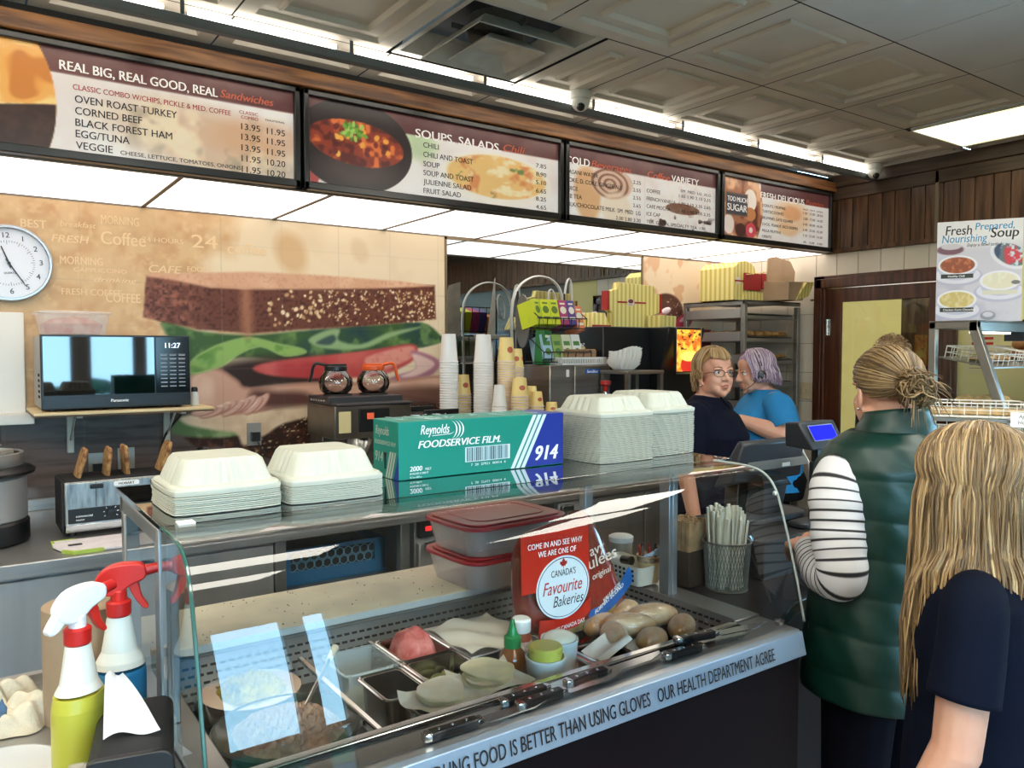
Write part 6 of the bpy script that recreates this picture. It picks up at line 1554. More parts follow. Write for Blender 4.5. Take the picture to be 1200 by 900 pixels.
# bottles and tubs
t = thing('hot_sauce_bottle', 'brown hot sauce bottle with a green pointed cap', 'bottle', (0.955, 1.352, 0.832))
part('bottle', t, mat('brown_sauce', (136, 76, 30), 0.15, coat=0.5), lambda b: b.lathe([(0.026, 0), (0.03, 0.006), (0.03, 0.105), (0.027, 0.12), (0.017, 0.132), (0.016, 0.138)], 24))
part('cap', t, mat('green_cap', (24, 128, 66), 0.35), lambda b: b.lathe([(0.0185, 0.134), (0.0185, 0.156), (0.012, 0.16), (0.009, 0.17), (0.004, 0.192), (0, 0.193)], 20))
t = thing('spice_shaker', 'spice shaker with white cap and printed label behind the sauce bottle', 'shaker', (1.012, 1.40, 0.875))
part('jar', t, mat('spice_jar', (150, 76, 52), 0.3), lambda b: b.lathe([(0.022, 0), (0.024, 0.004), (0.024, 0.085), (0.02, 0.095), (0.02, 0.1)], 20))
part('label', t, mat('spice_label', (226, 222, 214), 0.5, var=0.5, scale=60, col2=(150, 60, 50)), lambda b: b.lathe([(0.0246, 0.03), (0.0246, 0.08)], 20))
part('cap', t, m_white, lambda b: b.lathe([(0.0215, 0.098), (0.0225, 0.1), (0.0225, 0.124), (0.019, 0.128), (0, 0.128)], 20))
m_ptub = mat('milky_tub', (222, 228, 224), 0.35)
t = thing('sauce_tub', 'white plastic tub holding a yellow lid, nearest the front rail', 'tub', (0.985, 1.275, 0.860))
part('tub', t, m_ptub, lambda b: b.lathe([(0.034, 0), (0.041, 0.095), (0.0425, 0.097), (0.0425, 0.104), (0.039, 0.104), (0.033, 0.01), (0, 0.01)], 28))
part('yellow_lid', t, mat('yellow_lid', (206, 200, 88), 0.4), lambda b: b.lathe([(0.034, 0.085), (0.036, 0.122), (0.033, 0.126), (0, 0.127)], 28))
t = thing('sauce_tub', 'white plastic tub with a clear film top behind the yellow lidded tub', 'tub', (1.062, 1.325, 0.862))
part('tub', t, m_ptub, lambda b: b.lathe([(0.033, 0), (0.04, 0.1), (0.0415, 0.102), (0.0415, 0.108), (0.038, 0.108), (0.035, 0.08), (0, 0.08)], 28))
part('film_top', t, mat('film_top', (224, 224, 206), 0.2), lambda b: b.ball((0.0, 0, 0.108), (0.037, 0.037, 0.014), 20, 8, zmin=0))
pan('food_pan', 'small steel pan with a paper sheet between the tubs and the rolls', 1.098, 1.20, 1.236, 1.33, 0.934, 0.08)
g = MB(); g.grid(lambda s, q: (1.115+0.09*s, 1.245+0.07*q, 0.925+0.035*s+0.006*math.sin(8*q)), 10, 10); tag(obj('paper_sheet', g, mat('white_paper', (234, 232, 224), 0.6)), 'folded white paper sheet in the pan left of the rolls', 'paper')
# rolls wrapped in film
t = thing('roll_pan', 'steel pan of film wrapped bread rolls at the right of the well', 'food pan', (1.33, 1.34, 0.86))
part('pan', t, m_chrome, lambda b: tub(b, 0.112, 0.10, 0, 0.06, 0.94, 0.015, 0.001))
m_roll = mat('bread_roll', (158, 112, 62), 0.3, var=0.5, scale=14, col2=(216, 186, 136), bump=0.3, coat=0.6)
for i, (x, y, z, a, l, lb2) in enumerate(((1.215, 1.315, 0.945, 1.1, 0.050, 'film wrapped bread roll nearest the white tubs'), (1.275, 1.335, 0.952, -0.5, 0.062, 'long film wrapped roll in front of the bread bag'), (1.285, 1.265, 0.935, 0.2, 0.042, 'small film wrapped roll lowest at the front'),
                                 (1.365, 1.345, 0.955, -0.35, 0.062, 'film wrapped roll at the right by the louvre'), (1.34, 1.41, 0.95, 0.3, 0.045, 'film wrapped roll at the back of the pan'), (1.40, 1.28, 0.938, 0.5, 0.05, 'film wrapped roll behind the knife handle'), (1.245, 1.395, 0.94, 0.2, 0.05, 'film wrapped roll beside the foot of the bread bag'))):
    o = thing('bread_roll', lb2, 'bread', (x, y, z), a, 'wrapped rolls in the pan')
    part('roll', o, m_roll, lambda b: b.ball((0, 0, 0), (l*1.12, 0.031, 0.028), 24, 16))
    part('film', o, mat('roll_film', (236, 236, 230), 0.08, alpha=0.16, spec=0.8), lambda b: b.grid(lambda s, q: ((l+0.003+0.002*math.sin(26*s+9*q))*math.cos(2*PI*s)*math.sin(PI*q), (0.0355+0.002*math.sin(17*s*2))*math.sin(2*PI*s)*math.sin(PI*q), 0.0315*math.cos(PI*q)), 40, 16, wrapu=True))
# bread bag with its store card
t = thing('bread_bag', 'red printed plastic bread bag standing in the well with a bakery card on it', 'bread bag', (1.17, 1.45, 0.90))
m_bag = mat('bag_plastic_red', (142, 44, 36), 0.2, var=0.55, scale=11, col2=(96, 56, 44), coat=0.7, bump=0.4)
def bag(b):
    out = [(-0.16, 0.05), (-0.155, 0.26), (-0.10, 0.285), (-0.02, 0.292), (0.035, 0.315), (0.085, 0.32), (0.12, 0.27), (0.15, 0.19), (0.185, 0.10), (0.215, 0.055), (0.14, 0.035), (0.0, 0.02), (-0.1, 0.03)]
    k = len(out); vs = []; fs = []
    c = (0.02, 0.16)
    for lay, (sc, dy) in enumerate(((1.0, 0.0), (0.85, -0.032), (0.5, -0.045), (0.85, 0.032), (0.5, 0.04))):
        vs += [(c[0]+(p[0]-c[0])*sc, dy+(p[1]-0.16)*0.10, c[1]+(p[1]-c[1])*sc) for p in out]
    def st(a, d): return [(a*k+i, a*k+(i+1) % k, d*k+(i+1) % k, d*k+i) for i in range(k)]
    fs = st(0, 1)+st(1, 2)+st(0, 3)+st(3, 4)+[tuple(2*k+i for i in range(k)), tuple(4*k+i for i in range(k))]
    b.add(vs, fs)
part('bag', t, m_bag, bag, sub=2)
part('clear_window', t, mat('bag_clear', (176, 150, 104), 0.2, var=0.4, scale=20, coat=0.6), lambda b: (b.prism(catmull([(0.0, 0.035), (0.10, 0.045), (0.13, 0.085), (0.06, 0.11), (-0.06, 0.09), (-0.09, 0.045)], 4, True), 0.0455, 0.047, M=FRONT)))
MC = T(0, -0.058, 0) @ FRONT
def tilt(p): return (p[0], p[1], p[2]-0.05*(p[1]-0.15))
card = part('store_card', t, mat('card_red', (196, 44, 28), 0.3, coat=0.4), lambda b: (b.prism([(-0.163, 0.155), (0.035, 0.155), (0.03, 0.290), (-0.165, 0.285)], 0, 0.0015, M=MC), b.prism([(-0.115, 0.045), (0.0, 0.055), (0.038, 0.085), (0.04, 0.118), (0.0, 0.092), (-0.06, 0.082), (-0.112, 0.088)], 0, 0.0015, M=MC)))
part('round_seal', card, mat('seal_white', (222, 234, 240), 0.35), lambda b: b.prism([(-0.045+0.078*math.cos(2*PI*k/48), 0.155+0.073*math.sin(2*PI*k/48)) for k in range(48)], 0.0016, 0.0024, M=MC))
part('seal_ring', card, mat('seal_blue_grey', (64, 70, 90), 0.4), lambda b: b.tube([MC @ Vector((-0.045+0.073*math.cos(2*PI*k/60), 0.155+0.068*math.sin(2*PI*k/60), 0.0025)) for k in range(60)], 0.0009, 5, closed=True))
ML = MC @ T(0, 0, 0.0028)
part('white_lettering', card, m_whiteink, lambda b: (text(b, 'COME IN AND SEE WHY', -0.147, 0.254, 0.0185, ML, w=0.158, bold=0.01), text(b, 'WE ARE ONE OF', -0.118, 0.234, 0.0185, ML, w=0.11, bold=0.01), text(b, 'CELEBRATE CANADA DAY', -0.104, 0.060, 0.014, ML @ RZ(0.10), w=0.13, bold=0.005)), smooth=False)
part('black_lettering', card, m_ink, lambda b: (text(b, "CANADA'S", -0.045, 0.182, 0.022, ML, w=0.072, align='c', bold=0.005), text(b, 'Bakeries', -0.030, 0.112, 0.036, ML, w=0.090, align='c', shear=0.3, bold=0.004)), smooth=False)
def leaf(b):
    h = [(0, 1), (0.18, 0.62), (0.36, 0.7), (0.28, 0.22), (0.52, 0.42), (0.6, 0.3), (0.9, 0.36), (0.76, 0.05), (0.9, -0.06), (0.42, -0.42), (0.46, -0.58), (0.06, -0.5), (0.05, -0.95)]
    pts = h+[(-x, y) for x, y in reversed(h[1:])]
    b.prism([(-0.045+0.0125*x, 0.211+0.0125*y) for x, y in reversed(pts)], 0.0026, 0.003, M=MC)
part('maple_leaf', card, m_red, leaf)
part('red_lettering', card, m_red, lambda b: text(b, 'Favourite', -0.047, 0.143, 0.043, ML, w=0.115, align='c', shear=0.3, bold=0.006), smooth=False)
MB_ = T(0, -0.051, 0) @ FRONT @ RZ(0.22)
part('bag_lettering', t, mat('bag_print', (226, 206, 190), 0.4), lambda b: (text(b, 'avy', 0.09, 0.195, 0.036, MB_, bold=0.01), text(b, 'ulees', 0.08, 0.165, 0.044, MB_, w=0.09, bold=0.01), text(b, 'original', 0.085, 0.137, 0.022, MB_, w=0.06, shear=0.2)), smooth=False)
part('blue_band', t, mat('bag_blue', (38, 92, 160), 0.35), lambda b: b.prism(catmull([(0.05, 0.085), (0.10, 0.10), (0.145, 0.135), (0.17, 0.165), (0.18, 0.128), (0.14, 0.09), (0.10, 0.068), (0.045, 0.057)], 3, True), 0.050, 0.0515, M=FRONT))
part('band_lettering', t, m_whiteink, lambda b: (text(b, 'VALUE SIZE', 0.085, 0.088, 0.015, T(0, -0.0522, 0) @ FRONT @ T(0.0, -0.003, 0) @ RZ(0.0), w=0.055, bold=0.02, warp=lambda p: (p[0], p[1]+(p[0]-0.05)*0.62-0.016, p[2])), text(b, 'FORMAT ECONO', 0.06, 0.068, 0.015, T(0, -0.0522, 0) @ FRONT, w=0.09, bold=0.02, warp=lambda p: (p[0], p[1]+(p[0]-0.05)*0.58-0.006, p[2]))), smooth=False)
part('web_lettering', t, m_red, lambda b: text(b, 'CanadasFavouriteBakeries.com', -0.10, 0.012, 0.016, T(0, -0.062, 0) @ FRONT @ RZ(0.10), w=0.21, bold=0.005), smooth=False)
# cream board with the two red lidded tubs
t = thing('prep_board', 'long cream cutting board along the back of the deli case', 'cutting board', (0.74, 1.855, 0.956))
part('board', t, mat('cream_board', (242, 230, 202), 0.5, var=0.08, scale=9), lambda b: b.box(-0.45, 0.56, -0.135, 0.135, 0, 0.018), bevel=0.004)
part('edge', t, mat('board_edge', (206, 200, 190), 0.5), lambda b: b.box(-0.45, 0.56, -0.1365, -0.135, 0.001, 0.017))
def crumbs(b):
    rr = random.Random(2)
    for k in range(70):
        x, y, r = rr.uniform(-.43, .3), rr.uniform(-.12, .12), rr.uniform(.0008, .0022); b.ball((x, y, 0.0186), (r, r, r*0.6), 5, 4)
part('crumbs', t, mat('dark_crumb', (92, 66, 44), 0.8), crumbs)['kind'] = 'stuff'
m_mktub = mat('milky_clear_tub', (240, 226, 220), 0.25, alpha=0.32)
m_rlid = mat('red_lid', (184, 30, 44), 0.35)
for k, lb2 in ((0, 'lower of two clear tubs with red lids, empty looking'), (1, 'upper clear tub with red lid and rolls inside')):
    t = thing('food_tub', lb2, 'food container', (1.215, 1.80, 0.9755+0.088*k), 0.05, 'stacked red lidded tubs')
    part('tub', t, m_mktub, lambda b: tub(b, 0.165, 0.125, 0, 0.076, 0.9, 0.05, 0.002, 6), bevel=0)
    part('lid', t, m_rlid, lambda b: (b.rrect(-0.172, 0.172, -0.132, 0.132, 0.055, 0.070, 0.080, n=6), b.rrect(-0.158, 0.158, -0.118, 0.118, 0.05, 0.080, 0.0855, n=6)), bevel=0.003)
    part('lid_rib', t, m_rlid, lambda b: b.tube([(p[0], p[1], 0.0845) for p in rr_pts(-0.12, 0.12, -0.085, 0.085, 0.04, 6)], 0.003, 6, closed=True))
    if k: part('rolls_inside', t, mat('pinkish_food', (206, 150, 130), 0.6, var=0.3, scale=10), lambda b: heap(b, 0.135, 0.1, 0.006, 0.055, 5, 5))
# white basket at the right with its bits
t = thing('utensil_basket', 'white perforated plastic basket at the right end of the case deck', 'basket', (1.535, 1.60, 0.956))
def pb(b):
    tub(b, 0.045, 0.085, 0, 0.052, 0.92, 0.012, 0.002)
part('basket', t, mat('ivory_plastic', (226, 222, 208), 0.4), pb, bevel=0)
part('holes', t, m_dark, lambda b: [b.cbox((-0.0435-0.0009*q, -0.058+0.0165*k, 0.014+0.013*q), (0.0022, 0.0065, 0.0065)) for k in range(8) for q in range(3)], smooth=False)
t = thing('paper_cup', 'patterned paper cup of pens in the white basket', 'cup', (1.555, 1.545, 0.960))
part('cup', t, mat('beige_cup', (206, 182, 140), 0.5), lambda b: b.lathe([(0.026, 0), (0.033, 0.07), (0.0345, 0.072), (0.031, 0.072), (0.026, 0.01), (0, 0.01)], 22))
part('band', t, mat('cup_brown_band', (92, 66, 58), 0.5, var=0.5, scale=60, col2=(206, 180, 150)), lambda b: b.lathe([(0.0325, 0.055), (0.0338, 0.069)], 22))
for k in range(8):
    a = k*0.8; c_ = [(40, 34, 36), (176, 50, 46), (52, 40, 40), (186, 66, 56), (120, 100, 90), (164, 40, 44), (30, 30, 36), (206, 190, 170)][k]
    o = obj('pen', MB().lathe([(0.003, 0), (0.0035, 0.004), (0.0035, 0.085), (0.002, 0.088), (0, 0.088)], 8), mat('pen_%s' % 'black crimson dark red tan maroon navy cream'.split()[k], c_, 0.4), loc=(1.555+0.016*math.cos(a), 1.545+0.016*math.sin(a), 0.972))
    o.rotation_euler = (0.12*math.sin(a)*-1, 0.12*math.cos(a), 0); tag(o, 'coloured pen standing in the patterned paper cup', 'pen', 'pens in the paper cup')
t = thing('marker', 'white marker with a black cap lying in the white basket', 'marker', (1.528, 1.635, 1.0))
part('barrel', t, m_white, lambda b: b.tube([(0, 0.045, 0), (0, -0.015, 0.006)], 0.011, 12)); part('cap', t, m_black, lambda b: b.tube([(0, -0.015, 0.006), (0.0, -0.05, 0.01)], 0.0125, 12))
t = thing('small_jar', 'small jar with a white lid behind the white basket', 'jar', (1.60, 1.705, 0.956))
part('jar', t, mat('grey_jar', (150, 146, 136), 0.3), lambda b: b.lathe([(0.032, 0), (0.034, 0.006), (0.034, 0.07), (0.03, 0.078)], 22))
part('lid', t, m_white, lambda b: b.lathe([(0.036, 0.076), (0.037, 0.078), (0.037, 0.09), (0.03, 0.094), (0, 0.095)], 22))
b = MB(); b.prism([(-0.05, 0.0), (0.045, -0.01), (0.058, 0.035), (0.0, 0.012)], 0, 0.0006, M=FRONT)  # pale sheet added to stand in for a blue window reflection
o = obj('reflection_sheet', b, mat('window_reflection_blue', (206, 222, 236), 0.5), loc=(1.53, 1.505, 1.045)); o.rotation_euler = (0.35, 0, 0.1); tag(o, 'small pale blue sheet in place of a window reflection over the pen cup', 'paper')
# knives on the ledge
m_blade = mat('knife_blade', (196, 198, 198), 0.2, metal=1.0)
kn = None
for i, (x, y, a, bl, lb2) in enumerate(((0.618, 1.146, 0.0, -1, 'leftmost black handled knife on the front ledge'), (0.795, 1.178, 0.05, 1, 'rear one of the two crossed knives left of the white tub'), (0.812, 1.150, 0.03, 1, 'front one of the two crossed knives, silver butt'), (0.945, 1.175, 0.02, 1, 'knife in front of the yellow lidded tub'),
                           (1.262, 1.186, -0.16, 1, 'knife with a pale blade pointing at the right corner'), (1.20, 1.160, -0.04, 1, 'knife lying just below the rightmost handle'))):
    if kn is None:
        kn = thing('knife', lb2, 'knife', (x, y-0.016, 0.949), a, 'knives on the front ledge')
        part('handle', kn, m_black, lambda b: b.prism(catmull([(0.01, -0.012), (0.03, -0.010), (0.06, -0.009), (0.10, -0.011), (0.105, 0.0), (0.10, 0.010), (0.05, 0.009), (0.01, 0.011), (0.004, 0.0)], 3, True), -0.002, 0.014), bevel=0.003)
        part('pommel', kn, m_chrome, lambda b: b.prism([(-0.004, -0.008), (0.012, -0.012), (0.012, 0.011), (-0.002, 0.009)], -0.001, 0.0145), bevel=0.003)
        part('bolster', kn, m_chrome, lambda b: b.prism([(0.10, -0.010), (0.116, -0.008), (0.116, 0.009), (0.10, 0.010)], 0.0, 0.012), bevel=0.003)
        for q in (0.028, 0.055, 0.082): part('rivet', kn, m_chrome, lambda b: b.lathe([(0.0035, 0.0135), (0.003, 0.0148), (0, 0.015)], 10, (q, 0, 0)))
        part('blade', kn, m_blade, lambda b: b.prism([(0.112, -0.008), (0.115, -0.016), (0.22, -0.016), (0.262, -0.002), (0.27, 0.010), (0.112, 0.009)], 0.004, 0.0062))
    else: dup(kn, (x, y-0.016, 0.949+(0.012 if i == 4 else 0)), a, lb2)
# ================================================================== LEFT SIDE TABLE
ST = 0.95
t = thing('side_table', 'stainless steel side table left of the deli case', 'table', (-0.2, 1.35, 0))
part('top', t, m_steel, lambda b: b.box(-0.6, 0.43, -0.55, 0.43, ST-0.03, ST), bevel=0.004)
part('upstand', t, m_steel, lambda b: b.box(-0.6, 0.43, 0.41, 0.43, ST, ST+0.02))
for x in (-0.56, 0.40):
    for y in (-0.5, 0.38): part('leg', t, m_alu, lambda b: b.lathe([(0.02, 0), (0.02, ST-0.03)], 12, (x, y, 0)))
def sprayer(label, x, y, rz, ccol, liq, trig, neck, level):
    t = thing('spray_bottle', label, 'spray bottle', (x, y, ST+0.001), rz, 'spray bottles on the side table')
    mb_ = mat('frosted_bottle_'+neck, (226, 226, 216), 0.35, sss=0.0)
    prof = [(0.036, 0), (0.0405, 0.006), (0.0405, 0.105), (0.037, 0.125), (0.028, 0.142), (0.024, 0.165), (0.019, 0.198), (0.0135, 0.205), (0.0135, 0.215)]
    def cut(z0, z1):
        out = []
        for (a, za), (c, zb) in zip(prof, prof[1:]):
            for q in range(5):
                z = za+(zb-za)*q/4; r = a+(c-a)*q/4
                if z0-1e-6 <= z <= z1+1e-6: out.append((r, z))
        return out
    part('liquid', t, liq, lambda b: b.lathe(cut(0, level), 28, sx=1.0, sy=0.85))
    part('bottle', t, mb_, lambda b: b.lathe(cut(level, 0.22), 28, sx=1.0, sy=0.85))
    part('collar', t, mat('red_collar', (196, 34, 30), 0.35), lambda b: b.lathe([(0.017, 0.2), (0.0195, 0.203), (0.0195, 0.224), (0.016, 0.227)], 20))
    mh = mat('trigger_'+neck, trig, 0.35)
    part('head', t, mh, lambda b: (b.tube([(0, 0, 0.222), (0, 0, 0.245)], 0.0125, 14), b.prism(catmull([(-0.030, 0.243), (-0.036, 0.262), (-0.018, 0.283), (0.01, 0.289), (0.04, 0.284), (0.042, 0.262), (0.02, 0.252), (0.0, 0.238), (-0.015, 0.236)], 3, True), -0.011, 0.011, M=FRONT), b.prism(catmull([(-0.03, 0.26), (-0.05, 0.235), (-0.044, 0.226), (-0.03, 0.232), (-0.018, 0.25)], 3, True), -0.008, 0.008, M=FRONT)), bevel=0.003)
    part('trigger', t, mat('red_trigger', (206, 44, 34), 0.35), lambda b: b.prism(catmull([(0.018, 0.262), (0.03, 0.255), (0.036, 0.23), (0.046, 0.212), (0.040, 0.208), (0.028, 0.222), (0.016, 0.248)], 3, True), -0.006, 0.006, M=FRONT), bevel=0.002)
    part('nozzle', t, mat('red_nozzle', (190, 30, 28), 0.35), lambda b: b.tube([(0.038, 0, 0.272), (0.062, 0, 0.276)], [0.0095, 0.0085], 14))
sprayer('front spray bottle of yellow green cleaner with a white trigger head', 0.139, 1.349, 0.5, None, mat('yellow_cleaner', (192, 186, 66), 0.25), (236, 236, 236), 'white', 0.128)
sprayer('rear spray bottle of blue cleaner with a red trigger head', 0.212, 1.455, -0.2, None, mat('blue_cleaner', (40, 116, 160), 0.25), (206, 40, 34), 'red', 0.112)
t = thing('paper_roll', 'upright brown paper roll behind the spray bottles', 'paper roll', (0.172, 1.565, ST+0.001))
part('roll', t, mat('brown_roll', (166, 142, 116), 0.75, var=0.05, scale=8), lambda b: b.lathe([(0.066, 0), (0.066, 0.20), (0.062, 0.2015), (0.03, 0.2005), (0.02, 0.2005), (0.02, 0.1)], 36))
part('core', t, mat('card_core', (206, 182, 142), 0.7), lambda b: b.lathe([(0.021, 0.2), (0.021, 0.202), (0.0175, 0.202), (0.0175, 0.12), (0, 0.12)], 24))
# napkin dispenser
t = thing('napkin_dispenser', 'black tabletop napkin dispenser with a white napkin sticking out', 'napkin dispenser', (0.198, 1.255, ST+0.001), -0.22)
part('body', t, m_blackm, lambda b: b.prism(rr_pts(-0.054, 0.054, 0.0, 0.092, 0.018, 5), -0.10, 0.09, M=FRONT), bevel=0.003)
part('face_plate', t, m_black, lambda b: b.prism(rr_pts(-0.058, 0.058, 0.0, 0.096, 0.02, 5), 0.09, 0.102, M=FRONT), bevel=0.002)
part('side_guard', t, mat('pale_metal_guard', (196, 186, 172), 0.3, metal=0.7), lambda b: (b.prism(catmull([(-0.12, 0.0), (-0.11, 0.05), (-0.075, 0.092), (-0.04, 0.08), (-0.055, 0.04), (-0.06, 0.0)], 4, True), -0.012, 0.012, M=T(-0.062, -0.03, 0) @ RZ(PI/2) @ FRONT)), bevel=0.004)
part('lock', t, m_dark, lambda b: b.box(-0.018, 0.018, -0.1035, -0.102, 0.052, 0.068))
b = MB(); b.grid(lambda s, q: (-0.012+0.062*(s-0.5)*(0.3+0.9*q)+0.03*q, 0.055-0.10*q+0.008*math.sin(4*s), 0.096+0.062*(1-q)**1.2*min(1, q*9+0.2)+0.012*math.sin(PI*q)+0.004*math.sin(7*s)), 12, 20)
o = obj('paper_napkin', b, mat('white_napkin', (206, 207, 208), 0.7), loc=(0.182, 1.262, ST+0.003)); o.rotation_euler = (0, 0, -0.2); tag(o, 'white paper napkin pulled halfway out of the black dispenser', 'napkin')
# rag and plate
def ragm(seed, w, d, h):
    b = MB(); rr = random.Random(seed); ph = [rr.uniform(0, 6) for _ in range(8)]
    def fn(s, q):
        a = 2*PI*s; r = q*(1+0.18*math.sin(3*a+ph[0])+0.1*math.sin(7*a+ph[1]))
        x, y = w*r*math.cos(a), d*r*math.sin(a)
        f = 0.5*math.sin(x*95+ph[2]+y*30)+0.5*math.sin(y*110+ph[3]-x*40)+0.4*math.sin((x+y)*170+ph[4])
        return (x, y, max(0.001, h*(1-q**2.2)*(1+0.33*f)))
    b.grid(fn, 90, 34, wrapu=True); return b
m_rag = mat('cream_rag', (216, 206, 182), 0.9, var=0.08, scale=30, bump=0.5, bscale=180)
o = obj('cleaning_rag', ragm(3, 0.085, 0.075, 0.055), m_rag, loc=(0.030, 1.665, ST+0.001)); tag(o, 'crumpled cream cleaning rag at the left edge of the steel table', 'rag')
o = obj('cleaning_rag', ragm(8, 0.065, 0.05, 0.045), m_rag, loc=(0.085, 1.585, ST+0.001)); tag(o, 'smaller crumpled rag touching the brown paper roll', 'rag')
o = obj('cleaning_rag', ragm(5, 0.018, 0.03, 0.048), mat('blue_rag', (74, 104, 136), 0.9, bump=0.4), loc=(0.045, 1.580, ST+0.001)); tag(o, 'blue scrap of cloth tucked in the cream rags', 'rag')
o = obj('plate', MB().lathe([(0.04, 0), (0.06, 0.002), (0.082, 0.014), (0.085, 0.016), (0.08, 0.017), (0.06, 0.006), (0, 0.005)], 40), mat('white_plate', (198, 198, 195), 0.3), loc=(0.035, 1.385, ST+0.001)); tag(o, 'white plate at the lower left corner of the steel table', 'plate')

# ================================================================== CASH COUNTER
m_dcount = mat('dark_counter_top', (44, 38, 40), 0.3, var=0.15, scale=10)
t = thing('cash_counter', 'dark topped service counter right of the deli case', 'counter', (2.2, 1.5, 0))
part('top', t, m_dcount, lambda b: b.prism([(-0.605, -0.335), (-0.40, -0.255), (0.0, -0.19), (0.62, -0.10), (0.62, 0.30), (-0.605, 0.30)], 0.895, 0.93), bevel=0.004)
part('front', t, m_base, lambda b: b.prism([(-0.60, -0.30), (-0.40, -0.225), (0.0, -0.16), (0.60, -0.07), (0.60, 0.27), (-0.60, 0.27)], 0.0, 0.895))
t = thing('cash_box', 'low black cash drawer under the till screen', 'cash drawer', (2.15, 1.60, 0.931))
part('case', t, m_blackm, lambda b: b.box(-0.27, 0.26, -0.19, 0.17, 0, 0.118), bevel=0.005)
part('drawer', t, m_black, lambda b: b.box(-0.26, 0.25, 0.171, 0.178, 0.015, 0.105), bevel=0.003)
CD = 0.931+0.1185
t = thing('till_screen', 'black till terminal seen from behind with a slanted screen and built in printer', 'till', (2.17, 1.64, CD), 0.0)
m_till = mat('till_grey_plastic', (40, 46, 54), 0.42)
part('base', t, m_till, lambda b: b.prism(rr_pts(-0.17, 0.13, -0.10, 0.10, 0.05, 6), 0, 0.02), bevel=0.005)
part('printer', t, m_till, lambda b: b.hexa([(-0.075, -0.06, 0.02), (0.03, -0.06, 0.02), (0.03, 0.05, 0.02), (-0.075, 0.05, 0.02), (-0.085, -0.075, 0.13), (0.045, -0.075, 0.13), (0.04, 0.05, 0.14), (-0.08, 0.05, 0.14)]), bevel=0.006)
part('printer_lid', t, m_black, lambda b: (b.hexa([(-0.092, -0.082, 0.11), (0.05, -0.082, 0.11), (0.05, 0.02, 0.128), (-0.092, 0.02, 0.128), (-0.075, -0.06, 0.145), (0.038, -0.06, 0.145), (0.038, 0.02, 0.155), (-0.075, 0.02, 0.155)]), b.box(-0.06, 0.025, -0.084, -0.082, 0.118, 0.124)), bevel=0.003)
part('arm', t, m_black, lambda b: b.hexa([(-0.15, -0.02, 0.02), (-0.10, -0.02, 0.02), (-0.10, 0.03, 0.02), (-0.15, 0.03, 0.02), (-0.11, 0.0, 0.16), (-0.05, 0.0, 0.16), (-0.05, 0.06, 0.16), (-0.11, 0.06, 0.16)]), bevel=0.004)
part('screen_shell', t, m_till, lambda b: b.hexa([(-0.185, -0.03, 0.125), (0.175, -0.03, 0.125), (0.175, 0.05, 0.105), (-0.185, 0.05, 0.105), (-0.155, -0.05, 0.252), (0.165, -0.05, 0.252), (0.165, -0.025, 0.262), (-0.155, -0.025, 0.262)]), bevel=0.008)
part('vent_ledge', t, mat('till_ledge', (98, 104, 106), 0.4), lambda b: b.hexa([(-0.13, -0.065, 0.165), (0.165, -0.065, 0.165), (0.165, -0.03, 0.165), (-0.13, -0.03, 0.165), (-0.12, -0.05, 0.19), (0.165, -0.05, 0.19), (0.165, -0.03, 0.192), (-0.12, -0.03, 0.192)]), bevel=0.003)
part('sticker', t, m_white, lambda b: b.box(0.02, 0.06, -0.067, -0.065, 0.17, 0.182))
part('cable', t, mat('white_cable', (206, 200, 190), 0.5), lambda b: b.tube([(0.165, -0.02, 0.24), (0.185, -0.05, 0.17), (0.20, -0.06, 0.06), (0.205, -0.05, 0.0)], 0.004, 6))
t = thing('pole_display', 'customer pole display with a bright blue screen', 'display', (2.200, 1.455, CD), 0.0)
part('foot', t, m_till, lambda b: (b.prism(rr_pts(-0.10, 0.06, -0.028, 0.04, 0.02, 5), 0, 0.018)), bevel=0.004)
part('column', t, mat('pole_blue_grey', (34, 42, 52), 0.35), lambda b: (b.box(-0.022, 0.022, -0.014, 0.014, 0.018, 0.20), b.box(-0.016, 0.016, -0.011, 0.011, 0.2, 0.27)), bevel=0.004)
hd = part('head', t, m_till, lambda b: b.hexa([(-0.095, -0.05, 0.245), (0.085, -0.05, 0.245), (0.085, 0.05, 0.25), (-0.095, 0.05, 0.25), (-0.105, -0.005, 0.328), (0.08, -0.005, 0.328), (0.08, 0.045, 0.325), (-0.105, 0.045, 0.325)]), bevel=0.005)
def onface(u0, u1, w0, w1, off):
    def p(u, w): return (-0.095+0.18*u-0.01*w+0.005*u*w, -0.05+0.045*w-off, 0.245+0.083*w+off*0.45)
    return [p(u0, w0), p(u1, w0), p(u1, w1), p(u0, w1)]
part('screen_border', t, mat('screen_border', (150, 160, 176), 0.3), lambda b: b.add(onface(0.15, 0.85, 0.30, 0.86, 0.003), [(0, 1, 2, 3)]), smooth=False)
part('screen', t, mat('blue_screen', (16, 22, 250), 0.3, emit=1.1), lambda b: b.add(onface(0.17, 0.83, 0.33, 0.83, 0.004), [(0, 1, 2, 3)]), smooth=False)
part('maker_plate', t, m_whiteink, lambda b: b.add(onface(0.52, 0.70, 0.14, 0.20, 0.003), [(0, 1, 2, 3)]), smooth=False)
b = MB(); b.tube(catmull([(2.05, 1.42, 0.935), (1.95, 1.34, 0.935), (1.93, 1.27, 0.935), (1.98, 1.235, 0.936)], 6), 0.003, 6); tag(obj('thin_cable', b, m_alu), 'thin grey cable lying on the dark counter by the hand', 'cable')
t = thing('card_terminal', 'small white card terminal at the foot of the pole display', 'card terminal', (2.31, 1.52, CD), 0.3)
part('body', t, m_white, lambda b: b.box(-0.03, 0.03, -0.02, 0.02, 0, 0.05), bevel=0.005)
t = thing('paper_bag_stack', 'grey and pink paper packets standing behind the pole display', 'paper bag', (2.50, 1.52, 0.931), 0.3)
